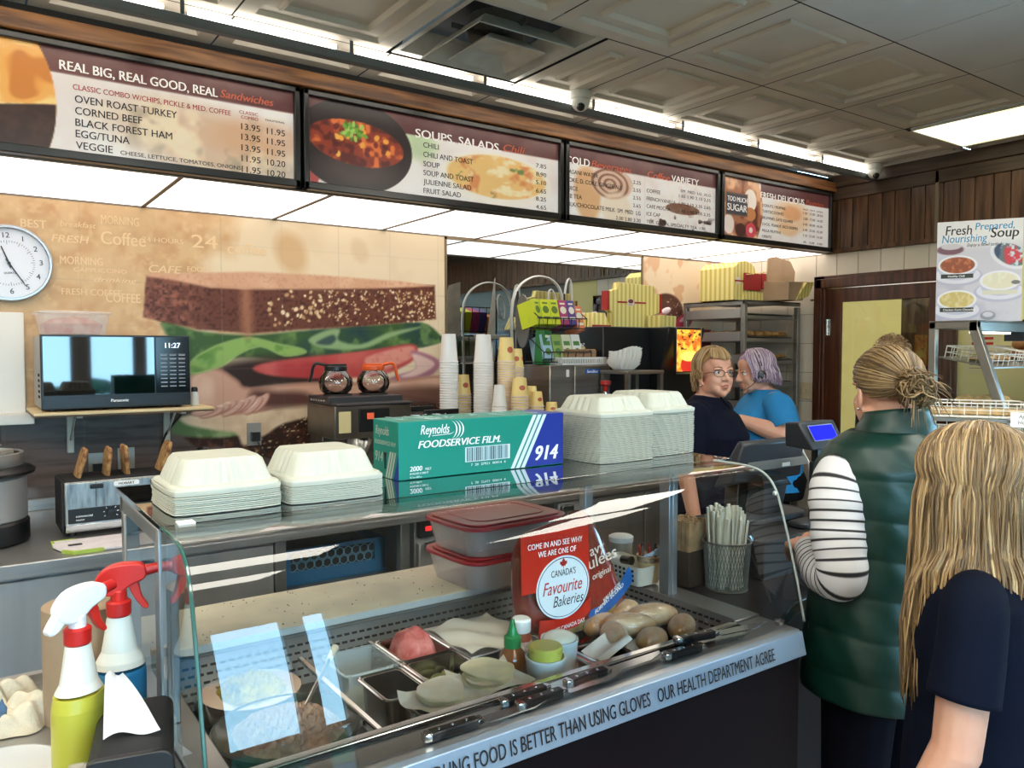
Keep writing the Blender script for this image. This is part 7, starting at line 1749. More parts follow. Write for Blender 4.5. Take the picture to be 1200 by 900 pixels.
part('packet', t, mat('pink_grey_packet', (186, 168, 160), 0.7, var=0.1, scale=8), lambda b: (b.hexa([(-0.06, -0.08, 0), (0.12, -0.08, 0), (0.12, 0.1, 0), (-0.06, 0.1, 0), (-0.05, -0.06, 0.30), (0.1, -0.06, 0.29), (0.1, 0.09, 0.31), (-0.05, 0.09, 0.31)])), bevel=0.02, seg=3)
part('flap', t, mat('pink_flap', (206, 170, 162), 0.7), lambda b: b.hexa([(-0.05, -0.07, 0.285), (0.11, -0.075, 0.28), (0.11, 0.09, 0.29), (-0.05, 0.09, 0.30), (-0.04, -0.05, 0.335), (0.10, -0.05, 0.325), (0.10, 0.08, 0.33), (-0.04, 0.08, 0.335)]), bevel=0.012)
# straws and napkin holder behind the end glass
t = thing('straw_holder', 'grey wire mesh cup crammed with white wrapped straws at the case end', 'holder', (1.750, 1.435, 0.931))
m_mesh = mat('mesh_metal', (120, 116, 106), 0.4, metal=0.6)
part('bottom', t, m_mesh, lambda b: b.lathe([(0, 0), (0.056, 0), (0.056, 0.004), (0, 0.004)], 28))
def meshcup(b):
    for k in range(44):
        for s in (-1, 1):
            pts = [((0.056+0.010*q/6)*math.cos(2*PI*k/44+s*0.5*q/6), (0.056+0.010*q/6)*math.sin(2*PI*k/44+s*0.5*q/6), 0.135*q/6) for q in range(7)]
            b.tube(pts, 0.0011, 4, cap=False)
    for z, r in ((0.002, 0.056), (0.135, 0.066)): b.tube([(r*math.cos(2*PI*k/32), r*math.sin(2*PI*k/32), z) for k in range(32)], 0.003, 6, closed=True)
part('wire_mesh', t, m_mesh, meshcup)
m_straw = mat('straw_paper', (228, 226, 210), 0.6); rr = random.Random(12); st0 = None
for k in range(64):
    a, r = rr.uniform(0, 2*PI), 0.046*math.sqrt(rr.random())
    h = rr.uniform(0.195, 0.232)
    if st0 is None:
        st0 = obj('wrapped_straw', MB().box(-0.0048, 0.0048, -0.0025, 0.0025, 0, 1.0), m_straw); o = st0
    else: o = st0.copy(); COL.objects.link(o)
    o.location = (1.750+r*math.cos(a), 1.435+r*math.sin(a), 0.936); o.scale = (1, 1, h)
    o.rotation_euler = (-0.10*math.sin(a)*r/0.046*1.2, 0.10*math.cos(a)*r/0.046*1.2, rr.uniform(0, 3))
    tag(o, 'white paper wrapped straw standing in the wire mesh cup', 'straw', 'wrapped straws in the mesh cup')
t = thing('stir_stick_box', 'brown wooden stir sticks packed in a dark box left of the straws', 'holder', (1.705, 1.535, 0.931), 0.1)
part('box', t, mat('dark_stick_box', (66, 56, 46), 0.5), lambda b: b.box(-0.05, 0.05, -0.04, 0.04, 0, 0.10), bevel=0.002)
def sticks(b):
    rr = random.Random(6)
    for i in range(17):
        for j in range(6):
            x, y = -0.047+0.0058*i, -0.036+0.0142*j; b.box(x, x+0.005, y, y+0.012, 0.02, 0.175+rr.uniform(0, .012))
o = part('stir_sticks', t, mat('stick_wood', (190, 158, 118), 0.7, var=0.2, scale=30), sticks); o['kind'] = 'stuff'

# ================================================================== BAKERY DISPLAY ON THE RIGHT
t = thing('bakery_display', 'steel framed slanted glass bakery display beneath the soup poster', 'display case', (3.55, 1.6, 0))
m_fr = mat('display_frame', (150, 148, 142), 0.35, metal=0.75, var=0.08, scale=8)
part('base_cabinet', t, mat('cream_cabinet', (190, 182, 160), 0.5), lambda b: b.box(0.0, 1.36, -0.30, 0.20, 0, 1.08))
part('base_top', t, m_fr, lambda b: b.box(-0.01, 1.37, -0.32, 0.21, 1.08, 1.11), bevel=0.003)
for x in (0.0, 1.33):
    part('rear_post', t, m_fr, lambda b: b.box(x, x+0.03, 0.17, 0.20, 1.11, 1.72), bevel=0.003)
    part('slanted_post', t, m_fr, lambda b: b.hexa([(x, -0.20, 1.11), (x+0.03, -0.20, 1.11), (x+0.03, -0.16, 1.11), (x, -0.16, 1.11), (x, -0.005, 1.70), (x+0.03, -0.005, 1.70), (x+0.03, 0.035, 1.70), (x, 0.035, 1.70)]), bevel=0.003)
    part('end_rail', t, m_fr, lambda b: b.box(x, x+0.03, -0.005, 0.20, 1.692, 1.722), bevel=0.003)
part('front_rail', t, m_fr, lambda b: b.box(0, 1.36, -0.005, 0.03, 1.68, 1.722), bevel=0.003)
part('rear_rail', t, m_fr, lambda b: b.box(0, 1.36, 0.17, 0.20, 1.692, 1.722), bevel=0.003)
part('top_plate', t, m_fr, lambda b: b.box(0, 1.36, -0.005, 0.2, 1.722, 1.728), bevel=0.002)
part('case_lamp', t, mat('case_lamp', (255, 250, 236), 0.5, emit=4.0), lambda b: b.box(0.06, 1.30, 0.035, 0.055, 1.672, 1.688))
part('end_pane', t, thin_glass('display_glass', (240, 244, 240), 1.0), lambda b: b.add([(0.015, -0.17, 1.11), (0.015, 0.18, 1.11), (0.015, 0.18, 1.70), (0.015, 0.02, 1.70)], [(0, 1, 2, 3)]))
part('shelf', t, m_fr, lambda b: b.hexa([(0.03, -0.06, 1.52), (1.33, -0.06, 1.52), (1.33, 0.17, 1.565), (0.03, 0.17, 1.565), (0.03, -0.06, 1.526), (1.33, -0.06, 1.526), (1.33, 0.17, 1.571), (0.03, 0.17, 1.571)]))
m_wht = mat('white_wire', (226, 222, 212), 0.4)
def wbasket(b, w, d, h, n=8, m=6):
    for z in (0, h): b.tube([(-w, -d, z), (w, -d, z), (w, d, z), (-w, d, z)], 0.003, 6, closed=True)
    for i in range(n+1):
        x = -w+2*w*i/n
        b.tube([(x, -d, h), (x, -d, 0), (x, d, 0), (x, d, h)], 0.0022, 5)
    for j in range(m+1):
        y = -d+2*d*j/m
        b.tube([(-w, y, h), (-w, y, 0), (w, y, 0), (w, y, h)], 0.0022, 5)
    b.tube([(-w, -d, h/2), (w, -d, h/2), (w, d, h/2), (-w, d, h/2)], 0.002, 5, closed=True)
m_cookie = mat('oat_cookie', (196, 160, 108), 0.8, var=0.35, scale=30, bump=0.4)
m_biscuit = mat('pale_biscuit', (214, 180, 124), 0.75, var=0.2, scale=25)
m_bagel = mat('brown_bagel', (150, 90, 48), 0.45, var=0.4, scale=14, col2=(206, 158, 100))
def goods(kind, x, y, z, rz, label, group):
    o = thing(kind, label, {'bagel': 'bagel', 'bread_loaf': 'bread', 'cookie': 'cookie', 'biscuit_slab': 'biscuit'}[kind], (x, y, z), rz, group)
    if kind == 'bagel': part('bagel', o, m_bagel, lambda b: b.tube([(0.036*math.cos(2*PI*k/24), 0.036*math.sin(2*PI*k/24), 0.024) for k in range(24)], 0.025, 12, closed=True))
    elif kind == 'bread_loaf': part('loaf', o, m_biscuit, lambda b: b.ball((0, 0, 0.026), (0.07, 0.038, 0.03), 20, 12))
    elif kind == 'cookie': part('cookie', o, m_cookie, lambda b: b.lathe([(0.04, 0), (0.045, 0.006), (0.036, 0.014), (0, 0.018)], 20))
    else: part('slab', o, m_biscuit, lambda b: b.box(-0.03, 0.03, -0.045, 0.045, 0, 0.022), bevel=0.004)
    return o
tb = thing('wire_basket', 'white wire basket on the upper slanted shelf of the bakery display', 'basket', (3.80, 1.655, 1.545), 0, 'white wire baskets'); tb.rotation_euler = (0.19, 0, 0)
part('wires', tb, m_wht, lambda b: wbasket(b, 0.20, 0.10, 0.055))
tb = thing('wire_basket', 'white wire basket at the right of the upper shelf under the bagels', 'basket', (4.25, 1.655, 1.545), 0, 'white wire baskets'); tb.rotation_euler = (0.19, 0, 0)
part('wires', tb, m_wht, lambda b: wbasket(b, 0.20, 0.10, 0.055))
for i, (x, y, z) in enumerate(((3.69, 1.64, 1.553), (3.78, 1.66, 1.556), (3.87, 1.64, 1.553), (3.94, 1.68, 1.560))): goods('cookie', x, y, z, i, 'oat cookie in the left basket of the upper shelf', 'cookies on the upper shelf')
for i, (x, y, z) in enumerate(((4.12, 1.64, 1.552), (4.22, 1.66, 1.556), (4.32, 1.64, 1.552), (4.17, 1.65, 1.605), (4.27, 1.65, 1.605))): goods('bagel', x, y, z, i, 'brown bagel piled in the right basket of the upper shelf', 'bagels on the upper shelf')
for i, (x, y) in enumerate(((3.67, 1.62), (3.70, 1.70), (3.84, 1.64))): goods('bread_loaf', x, y, 1.345, 0.4-0.5*i, ['pale bread roll nearest the end pane on the lower shelf', 'pale bread roll at the back of the lower shelf', 'pale bread roll at the right of the lower shelf'][i], 'rolls on the lower shelf')
part('lower_shelf', t, m_fr, lambda b: b.box(0.03, 1.33, -0.10, 0.17, 1.335, 1.344))
tb = thing('wire_basket', 'white wire basket of biscuit slabs hanging in front of the slanted post', 'basket', (3.24, 1.46, 1.345), -1.05, 'white wire baskets')
part('wires', tb, m_wht, lambda b: wbasket(b, 0.17, 0.105, 0.052, 8, 4))
for i in range(6): goods('biscuit_slab', 3.24+0.055*(i-2.5)*math.cos(1.05), 1.46-0.055*(i-2.5)*math.sin(1.05), 1.349, -1.05, 'golden biscuit slab in the front wire basket', 'biscuit slabs in the front basket')
tb = thing('wire_basket', 'white wire basket below the one with biscuit slabs', 'basket', (3.24, 1.46, 1.262), -1.05, 'white wire baskets')
part('wires', tb, m_wht, lambda b: wbasket(b, 0.17, 0.105, 0.05, 8, 4))
t2 = thing('basket_stand', 'grey tiered stand carrying the front wire baskets', 'stand', (3.24, 1.46, 0), -1.05)
part('tier', t2, m_fr, lambda b: (b.box(-0.18, 0.18, -0.12, -0.112, 1.245, 1.257), b.box(-0.18, 0.18, 0.112, 0.12, 1.245, 1.257), b.box(-0.18, 0.18, -0.12, -0.112, 1.328, 1.340), b.box(-0.18, 0.18, 0.112, 0.12, 1.328, 1.340)))
for x in (-0.182, 0.174):
    for y in (-0.12, 0.112): part('leg', t2, m_fr, lambda b: b.box(x, x+0.008, y, y+0.008, 0, 1.345))
b = MB(); b.box(-0.045, 0.045, -0.001, 0, 0, 0.055); o = obj('price_card', b, m_white, loc=(3.19, 1.26, 1.315)); o.rotation_euler = (-0.15, 0, -1.05); tag(o, 'small white handwritten price card on the front wire basket', 'price card')
b = MB(); MT = T(0, -0.0016, 0) @ FRONT; text(b, 'Apple', -0.02, 0.034, 0.018, MT, bold=0.0, shear=0.2); text(b, 'Holla', -0.022, 0.012, 0.018, MT, bold=0.0, shear=0.2); obj('lettering', b, m_ink, o, smooth=False)
b = MB(); b.box(-0.10, 0.10, -0.002, 0, 0, 0.10); o = obj('black_sign', b, m_black, loc=(4.02, 1.59, 1.64)); o.rotation_euler = (0.0, 0.0, -0.7); tag(o, 'black sign card on the top right of the bakery display', 'sign')
b = MB(); text(b, 'NO', -0.07, 0.04, 0.05, T(0, -0.0026, 0) @ FRONT); obj('lettering', b, m_whiteink, o, smooth=False)
t = thing('notice_sheet', 'printed notice taped to the yellow wall behind the bakery display', 'notice', (XR-0.008, 2.20, 1.60))
part('sheet', t, mat('cream_notice', (226, 218, 170), 0.6), lambda b: b.box(-0.001, 0, -0.10, 0.08, -0.14, 0.14))
part('red_heading', t, m_red, lambda b: [b.box(-0.0016, -0.001, -0.07, 0.05, 0.09-0.03*k, 0.105-0.03*k) for k in range(3)])
part('print_lines', t, mat('grey_print', (150, 140, 110), 0.6), lambda b: [b.box(-0.0016, -0.001, -0.08, 0.06, -0.11+0.02*k, -0.106+0.02*k) for k in range(6)])
# soup poster
PW, PH = 0.338, 0.46
t = thing('soup_poster', 'upright poster of three soup bowls standing on the bakery display', 'poster', (3.813, 1.715, 1.729), 0); fa = math.atan2(1.71, 3.82)
t.rotation_euler = (0, 0, fa-PI/2+0.10)
cv = Canvas(PW, PH, 190, 214); u, v = cv.u/PW, cv.v/PH
nn = vn(cv.u, cv.v, 14, 91); n2 = vn(cv.u, cv.v, 60, 92)
cv.fill((206, 204, 214)); cv.fill((232, 232, 232), np.clip((v-0.7)/0.12, 0, 1)); cv.fill((176, 174, 192), np.clip((nn-0.5)*3, 0, 1)*np.clip((0.74-v)*4, 0, 1)*0.8)
def E_(cx, cy, rx, ry, col, soft=0.05, rot=0.0, m=1.0): k = emask(u, v, cx, cy, rx, ry, rot, soft); cv.fill(col, k*m); return k
E_(0.16, 0.72, 0.16, 0.05, (120, 84, 96), 0.2); E_(0.17, 0.75, 0.12, 0.03, (206, 200, 206), 0.2)
k = E_(0.86, 0.64, 0.24, 0.12, (226, 226, 234), 0.05, -0.3); k = E_(0.87, 0.65, 0.20, 0.10, (96, 116, 124), 0.1, -0.3); cv.fill((206, 62, 76), k*np.clip((nn-0.55)*8, 0, 1)); cv.fill((206, 222, 226), k*np.clip((n2-0.55)*6, 0, 1)); cv.fill((54, 74, 108), k*np.clip((0.4-nn)*8, 0, 1))
for cx, cy, col, c2 in ((0.25, 0.565, (150, 78, 46), (206, 122, 76)), (0.75, 0.40, (226, 222, 198), (236, 234, 214)), (0.25, 0.22, (206, 186, 116), (226, 212, 160))):
    E_(cx, cy-0.11, 0.30, 0.10, (186, 186, 206)); E_(cx, cy-0.10, 0.27, 0.085, (222, 222, 232)); E_(cx, cy-0.05, 0.22, 0.10, (196, 196, 214)); E_(cx, cy, 0.235, 0.098, (234, 234, 240), 0.04)
    k = E_(cx, cy, 0.205, 0.080, col, 0.05); cv.fill(c2, k*np.clip((n2-0.5)*5, 0, 1)*0.8)
E_(0.93, 0.38, 0.05, 0.02, (120, 120, 116), 0.2); E_(0.62, 0.06, 0.09, 0.045, (150, 152, 166), 0.1); E_(0.62, 0.07, 0.06, 0.025, (206, 206, 214), 0.2)
board_ = obj('sheet', cv.mb(T(-PW/2, -0.0045, 0) @ FRONT), m_print, t, angle=None)
part('backing', t, mat('poster_backing', (206, 200, 140), 0.6), lambda b: b.box(-PW/2, PW/2+0.006, -0.004, 0.004, 0, PH))
MP = T(-PW/2, -0.0052, 0) @ FRONT
m_pblue = mat('poster_blue', (56, 146, 190), 0.5)
part('black_lettering', t, m_ink, lambda b: (text(b, 'Fresh', 0.10*PW, 0.865*PH, 0.062, MP, w=0.31*PW, bold=0.008, shear=0.12), text(b, 'Soup', 0.63*PW, 0.825*PH, 0.062, MP, w=0.32*PW, bold=0.015, shear=0.12), text(b, 'Enjoy a bowl today!', 0.36*PW, 0.745*PH, 0.02, MP, w=0.40*PW, shear=0.2)), smooth=False)
part('blue_lettering', t, m_pblue, lambda b: (text(b, 'Prepared,', 0.45*PW, 0.905*PH, 0.046, MP, w=0.45*PW, shear=0.12), text(b, 'Nourishing', 0.06*PW, 0.79*PH, 0.052, MP, w=0.53*PW, bold=0.006, shear=0.12)), smooth=False)
part('name_strip', t, mat('dark_strip', (44, 50, 44), 0.5), lambda b: [b.box(-PW/2+a*PW, -PW/2+c*PW, -0.0054, -0.0048, z*PH, (z+0.042)*PH) for a, c, z in ((0.055, 0.44, 0.435), (0.05, 0.45, 0.10))])
part('name_strip', t, mat('pale_strip', (216, 214, 196), 0.5), lambda b: b.box(-PW/2+0.55*PW, -PW/2+0.95*PW, -0.0054, -0.0048, 0.265*PH, 0.307*PH))
part('strip_lettering', t, m_whiteink, lambda b: (text(b, 'Healthy Chili', 0.14*PW, 0.446*PH, 0.013, T(0, -0.0008, 0) @ MP), text(b, 'Chicken Corn Chowder', 0.09*PW, 0.111*PH, 0.013, T(0, -0.0008, 0) @ MP)), smooth=False)
# ceiling cameras
for x, y, lb2 in ((2.36, 2.80, 'white dome security camera on the ceiling above the coffee menu'), (4.80, 2.80, 'white dome security camera on the ceiling in the right corner')):
    t = thing('security_camera', lb2, 'camera', (x, y, ZC-0.001))
    part('base', t, m_white, lambda b: b.lathe([(0.05, -0.001), (0.052, -0.012), (0.05, -0.03), (0.045, -0.035), (0, -0.035)], 28))
    part('ball', t, m_white, lambda b: b.ball((0, 0, -0.045), (0.043, 0.043, 0.043), 24, 16))
    part('lens', t, m_black, lambda b: b.ball((-0.018, -0.022, -0.075), (0.019, 0.019, 0.019), 18, 12))
# ================================================================== PEOPLE
def voxel(name, mb, m, parent, vox=0.005, smooth=3, factor=0.5, cut=None, angle=180):
    o = obj(name, mb, m, parent, angle=None)
    md = o.modifiers.new('r', 'REMESH'); md.mode = 'VOXEL'; md.voxel_size = vox
    if smooth:
        ms = o.modifiers.new('s', 'SMOOTH'); ms.factor = factor; ms.iterations = smooth
    baked(o); o.data.materials.clear(); o.data.materials.append(m)
    if cut is not None:
        bm = bmesh.new(); bm.from_mesh(o.data)
        bmesh.ops.delete(bm, geom=[v for v in bm.verts if cut(v.co)], context='VERTS'); bm.to_mesh(o.data); bm.free()
    o.data.polygons.foreach_set('use_smooth', [True]*len(o.data.polygons))
    return o
def cap(b, pts, rs, n=12):
    P = [Vector(p) for p in pts]
    b.tube(P, rs, n)
    for p, r in zip(P, rs): b.ball(p, r*0.995, n, 8)
def rings(b, rs, n=36, power=2.4):
    """stack of rounded-rectangle rings: (z, half width, half depth, shift y)"""
    vs = []; fs = []
    for z, w, d, y in rs:
        for k in range(n):
            a = 2*PI*k/n; c, s = math.cos(a), math.sin(a); e = (abs(c)**power+abs(s)**power)**(-1/power)
            vs.append((w*e*c, y+d*e*s, z))
    for i in range(len(rs)-1):
        for k in range(n): fs.append((i*n+k, i*n+(k+1) % n, (i+1)*n+(k+1) % n, (i+1)*n+k))
    fs.append(tuple(range(n-1, -1, -1))); fs.append(tuple((len(rs)-1)*n+k for k in range(n)))
    b.add(vs, fs)
def hand(b, wrist, d, palm, side, curl=0.6, s=1.0):
    """five fingered hand: d = direction of the fingers, palm = direction the palm faces, side = thumb side"""
    d = Vector(d).normalized(); pn = Vector(palm); pn = (pn-d*pn.dot(d)).normalized(); x = Vector(side); x = (x-d*x.dot(d)-pn*x.dot(pn)).normalized()
    w = Vector(wrist)
    for k, off in enumerate((0.027, 0.009, -0.009, -0.026)):
        base = w+d*(0.085-0.004*abs(k-1.2))*s+x*off*s
        cap(b, [w+d*0.012*s+x*off*0.7*s, base], [0.0135*s, 0.0115*s])
        L_ = (0.040, 0.045, 0.042, 0.033)[k]*s; p = base; a = 0.25*curl
        pts = [p]
        for j, f in enumerate((1.0, 0.62, 0.52)):
            a += curl*(0.55, 0.75, 0.5)[j]
            p = p+(d*math.cos(a)+pn*math.sin(a))*L_*f; pts.append(p)
        cap(b, pts, [0.0098*s, 0.0090*s, 0.0082*s, 0.0070*s], 10)
    t0 = w+d*0.022*s+x*0.022*s; t1 = w+d*0.052*s+x*0.045*s+pn*0.012*s; t2 = t1+(d*0.030+x*0.008+pn*0.012)*s; t3 = t2+(d*0.022+pn*0.012-x*0.004)*s
    cap(b, [t0, t1, t2, t3], [0.0145*s, 0.0118*s, 0.0100*s, 0.0082*s], 10)
def head(b, c, s=1.0, turn=0.0, tilt=0.0):
    M = T(*c) @ RZ(turn) @ RX(tilt) @ Matrix.Scale(s, 4)
    q = MB()
    q.ball((0, -0.012, 0.045), (0.074, 0.094, 0.078), 28, 18); q.ball((0, 0.022, -0.012), (0.061, 0.064, 0.082), 24, 16)
    q.ball((0, 0.048, -0.072), (0.036, 0.032, 0.028), 18, 12); q.ball((0, 0.068, -0.088), (0.017, 0.014, 0.014), 12, 8)
    for x in (-1, 1):
        q.ball((x*0.037, 0.055, -0.022), (0.024, 0.024, 0.024), 14, 10); q.ball((x*0.047, 0.010, -0.055), (0.022, 0.04, 0.03), 14, 10)
        q.ball((x*0.042, 0.034, -0.036), (0.024, 0.035, 0.037), 16, 12); q.ball((x*0.027, 0.043, -0.062), (0.026, 0.032, 0.026), 14, 10); q.ball((x*0.030, 0.076, 0.030), (0.026, 0.012, 0.009), 14, 8)
        q.ball((x*0.077, -0.004, -0.008), (0.007, 0.017, 0.030), 12, 10, rot=Matrix.Rotation(x*0.25, 3, 'Z')); q.ball((x*0.075, 0.0, -0.032), (0.007, 0.010, 0.012), 10, 8)
        q.ball((x*0.0115, 0.092, -0.020), (0.0085, 0.010, 0.0075), 10, 8)
    cap(q, [(0, 0.083, 0.022), (0, 0.094, 0.0), (0, 0.104, -0.016)], [0.0085, 0.010, 0.0115], 12)
    q.ball((0, 0.082, -0.047), (0.021, 0.011, 0.0065), 14, 8); q.ball((0, 0.080, -0.060), (0.018, 0.011, 0.0075), 14, 8)
    q.ball((0, 0.045, 0.06), (0.058, 0.038, 0.045), 18, 12)
    b.mb(q, M)
    return M
def face(t, M, iris=(86, 106, 110), lip=(176, 104, 92), brow=(120, 96, 70)):
    for x in (-1, 1):
        e = part('eye', t, mat('eye_white', (226, 222, 216), 0.15), lambda b: b.ball((x*0.031, 0.0665, 0.014), (0.0135, 0.0125, 0.0105), 16, 10, M=M))
        part('iris', e, mat('iris_grey', iris, 0.1), lambda b: b.ball((x*0.031, 0.0775, 0.014), (0.0058, 0.0022, 0.0058), 12, 8, M=M))
        part('pupil', e, m_black, lambda b: b.ball((x*0.031, 0.0792, 0.014), (0.0028, 0.0012, 0.0028), 10, 6, M=M))
        part('eyelid', t, mat('eyelid_skin', (204, 150, 126), 0.5), lambda b: b.tube([M @ Vector((x*0.031+0.0155*math.cos(a), 0.0775-0.010*abs(math.cos(a))**2, 0.0155+0.0085*math.sin(a))) for a in [PI*k/8 for k in range(9)]], 0.0022, 6))
        part('eyebrow', t, mat('brow_hair', brow, 0.8), lambda b: b.tube([M @ Vector((x*(0.014+0.034*k/5), 0.086-0.018*(k/5)**2, 0.034+0.006*math.sin(PI*k/6))) for k in range(6)], [0.0022, 0.003, 0.003, 0.0027, 0.002, 0.001], 6))
    part('lips', t, mat('lip_pink', lip, 0.4), lambda b: (b.tube([M @ Vector((0.021*(k-3)/3, 0.0915-0.012*((k-3)/3)**2, -0.0475+0.002*math.cos((k-3)*1.2))) for k in range(7)], [0.001, 0.0032, 0.004, 0.0036, 0.004, 0.0032, 0.001], 8), b.tube([M @ Vector((0.018*(k-3)/3, 0.0895-0.010*((k-3)/3)**2, -0.0575)) for k in range(7)], [0.001, 0.0035, 0.0045, 0.005, 0.0045, 0.0035, 0.001], 8)))
def hair_mat(name): return mat(name, (255, 255, 255), 0.42, attr='Col', spec=0.45)
def lin(c): return tuple(s2l(x) for x in c)
def tress(b, pts, r, col, rr, n=5, flat=None):
    k = len(pts); v = 0.86+0.28*rr.random()
    c = lin(col); cs = [tuple(min(1, x*v) for x in c)]*k
    b.tube(pts, [r*(0.55+0.6*math.sin(PI*min(1, 0.18+0.82*i/(k-1)))) for i in range(k)], n, cols=cs, flat=flat)
def scalp(b, c, R_, M, zcut, col, gap=0.55):
    """hair covered part of the skull as a close shell, open at the face"""
    def ok(a, ph): return not (abs(math.atan2(math.sin(a-PI/2), math.cos(a-PI/2))) < gap and ph < 0.62)
    def fn(s, q):
        a = 2*PI*s; ph = PI/2-q*(PI/2+0.55)
        f = abs(math.atan2(math.sin(a-PI/2), math.cos(a-PI/2)))
        lim = 0.60-0.9*max(0.0, (f-gap*0.6)) if f < 1.6 else -0.6
        ph = max(ph, max(-0.55, lim))
        return M @ Vector((c[0]+R_[0]*math.cos(ph)*math.cos(a), c[1]+R_[1]*math.cos(ph)*math.sin(a), c[2]+R_[2]*math.sin(ph)))
    b.grid(fn, 56, 18, wrapu=True, cfn=lambda s, q: lin(col))
m_skin = mat('fair_skin', (218, 166, 140), 0.48, var=0.04, scale=14, sss=0.15, col2=(212, 154, 130))
def legs(b, hip=0.09, knee=0.47, h=0.86, fat=1.0):
    for x in (-1, 1):
        cap(b, [(x*hip, 0, h), (x*(hip+0.01), 0.012, knee), (x*(hip+0.01), -0.01, 0.10)], [0.088*fat, 0.058*fat, 0.040*fat])
        cap(b, [(x*(hip+0.01), -0.025, 0.055), (x*(hip+0.015), 0.10, 0.035), (x*(hip+0.015), 0.15, 0.028)], [0.038, 0.036, 0.026])
def shoes(t, hip=0.09, m=None):
    for x in (-1, 1): voxel('shoe', (lambda b: (cap(b, [(x*(hip+0.01), -0.035, 0.045), (x*(hip+0.015), 0.06, 0.042), (x*(hip+0.015), 0.165, 0.035)], [0.045, 0.045, 0.034]), b)[1])(MB()), m or m_blackm, t, 0.008, 2, cut=lambda co: co.z < 0.0005)
def trousers(t, m, top=1.0, hip=0.09, fat=1.0, w=0.17, d=0.125):
    b = MB()
    rings(b, [(0.80, w*1.02, d*1.02, -0.01), (0.90, w*1.05, d*1.1, -0.015), (top, w*0.98, d*1.0, 0)])
    for x in (-1, 1): cap(b, [(x*hip, 0, 0.84), (x*(hip+0.008), 0.012, 0.47), (x*(hip+0.01), -0.012, 0.085)], [0.098*fat, 0.078*fat, 0.068*fat])
    voxel('trousers', b, m, t, 0.008, 4)
NECK = 1.40

# ------------------------------------------------ woman in the green quilted vest
t = thing('person', 'woman from behind in green quilted vest and striped sleeves, hair in a messy bun', 'person', (1.930, 1.066, 0), R(-11))
sh, el, wr = (-0.180, -0.005, 1.315), (-0.205, -0.038, 1.048), (-0.112, 0.165, 1.072)
b = MB()
rings(b, [(0.80, .165, .12, 0), (0.92, .175, .125, 0), (1.04, .15, .11, 0), (1.18, .16, .115, .01), (1.30, .165, .10, 0), (1.37, .10, .07, -.01), (1.41, .052, .054, -.005)])
cap(b, [(0, -0.012, 1.34), (0, 0.0, 1.46)], [0.060, 0.054])
MH = head(b, (0, 0.02, 1.487), 0.93, -0.32, -0.05)
legs(b)
cap(b, [(-0.13, 0, 1.29), (-0.162, -0.004, 1.262), el, wr], [0.045, 0.042, 0.040, 0.027])
hand(b, wr, (0.35, 0.85, -0.05), (0.3, -0.1, -1), (0.7, -0.3, 0.5), 0.8, 0.95)
cap(b, [(0.13, 0, 1.29), (0.162, 0.0, 1.262), (0.220, 0.04, 1.05), (0.06, 0.235, 1.075)], [0.045, 0.042, 0.040, 0.027])
hand(b, (0.06, 0.235, 1.075), (-0.75, 0.45, -0.1), (-0.3, -0.2, -1), (-0.6, -0.3, 0.6), 0.8, 0.95)
voxel('body', b, m_skin, t, 0.0042, 6)
face(t, MH)
m_vest = mat('green_quilted_nylon', (8, 52, 44), 0.42, var=0.12, scale=5, bump=0.3, bscale=26, sheen=0.2)
SEAM = [0.70, 0.80, 0.90, 1.0, 1.095, 1.19, 1.285, 1.40]
def vest_r(a, z):
    zs = [0.745, 0.85, 0.98, 1.10, 1.22, 1.31, 1.365, 1.395]
    ws = [.208, .206, .186, .180, .188, .192, .172, .112]; ds = [.166, .164, .150, .150, .156, .138, .105, .082]; ys = [0, 0, 0.002, .004, .004, -.006, -.014, -.012]
    w, d, y = np.interp(z, zs, ws), np.interp(z, zs, ds), np.interp(z, zs, ys)
    c, s = math.cos(a), math.sin(a); e = (abs(c)**2.5+abs(s)**2.5)**(-1/2.5)
    k = 0.0
    for z0, z1 in zip(SEAM, SEAM[1:]):
        off = 0.012*math.sin(2*a+1)
        if z0+off <= z < z1+off: k = math.sin(PI*(z-z0-off)/(z1-z0))**0.42
    wr_ = 0.0025*math.sin(9*a+40*z)*math.sin(23*z+3*a)
    g = 0.0058*k-0.003+wr_
    return Vector(((w*e+g)*c, y+(d*e+g)*s, z))
b = MB(); b.grid(lambda s, q: vest_r(2*PI*s, 0.742+(1.395-0.742)*q), 96, 110, wrapu=True)
vest = obj('vest', b, m_vest, t, angle=180, solid=0.012)
def collar_pt(s, q):
    a = 2*PI*s; f = math.sin(a)
    return Vector(((0.100-0.026*q)*math.cos(a)*1.0, -0.012+(0.084-0.018*q)*f, 1.385+0.062*q+0.012*q*f*-1+0.004*math.sin(PI*q*2)))
b = MB(); b.grid(collar_pt, 60, 8, wrapu=True); obj('collar', b, m_vest, vest, solid=0.014, angle=180)
for x in (-1, 1):
    b = MB(); b.tube([vest_r(PI/2+x*1.12, z)*1.0+Vector((-0.0 if x < 0 else 0, 0, 0)) for z in (0.78, 0.83, 0.88, 0.93)], 0.006, 6); obj('pocket_zip', b, mat('dark_zip', (8, 26, 24), 0.5), vest)
m_stripes = mat('striped_jersey', (255, 255, 255), 0.7, attr='Col', bump=0.2, bscale=90)
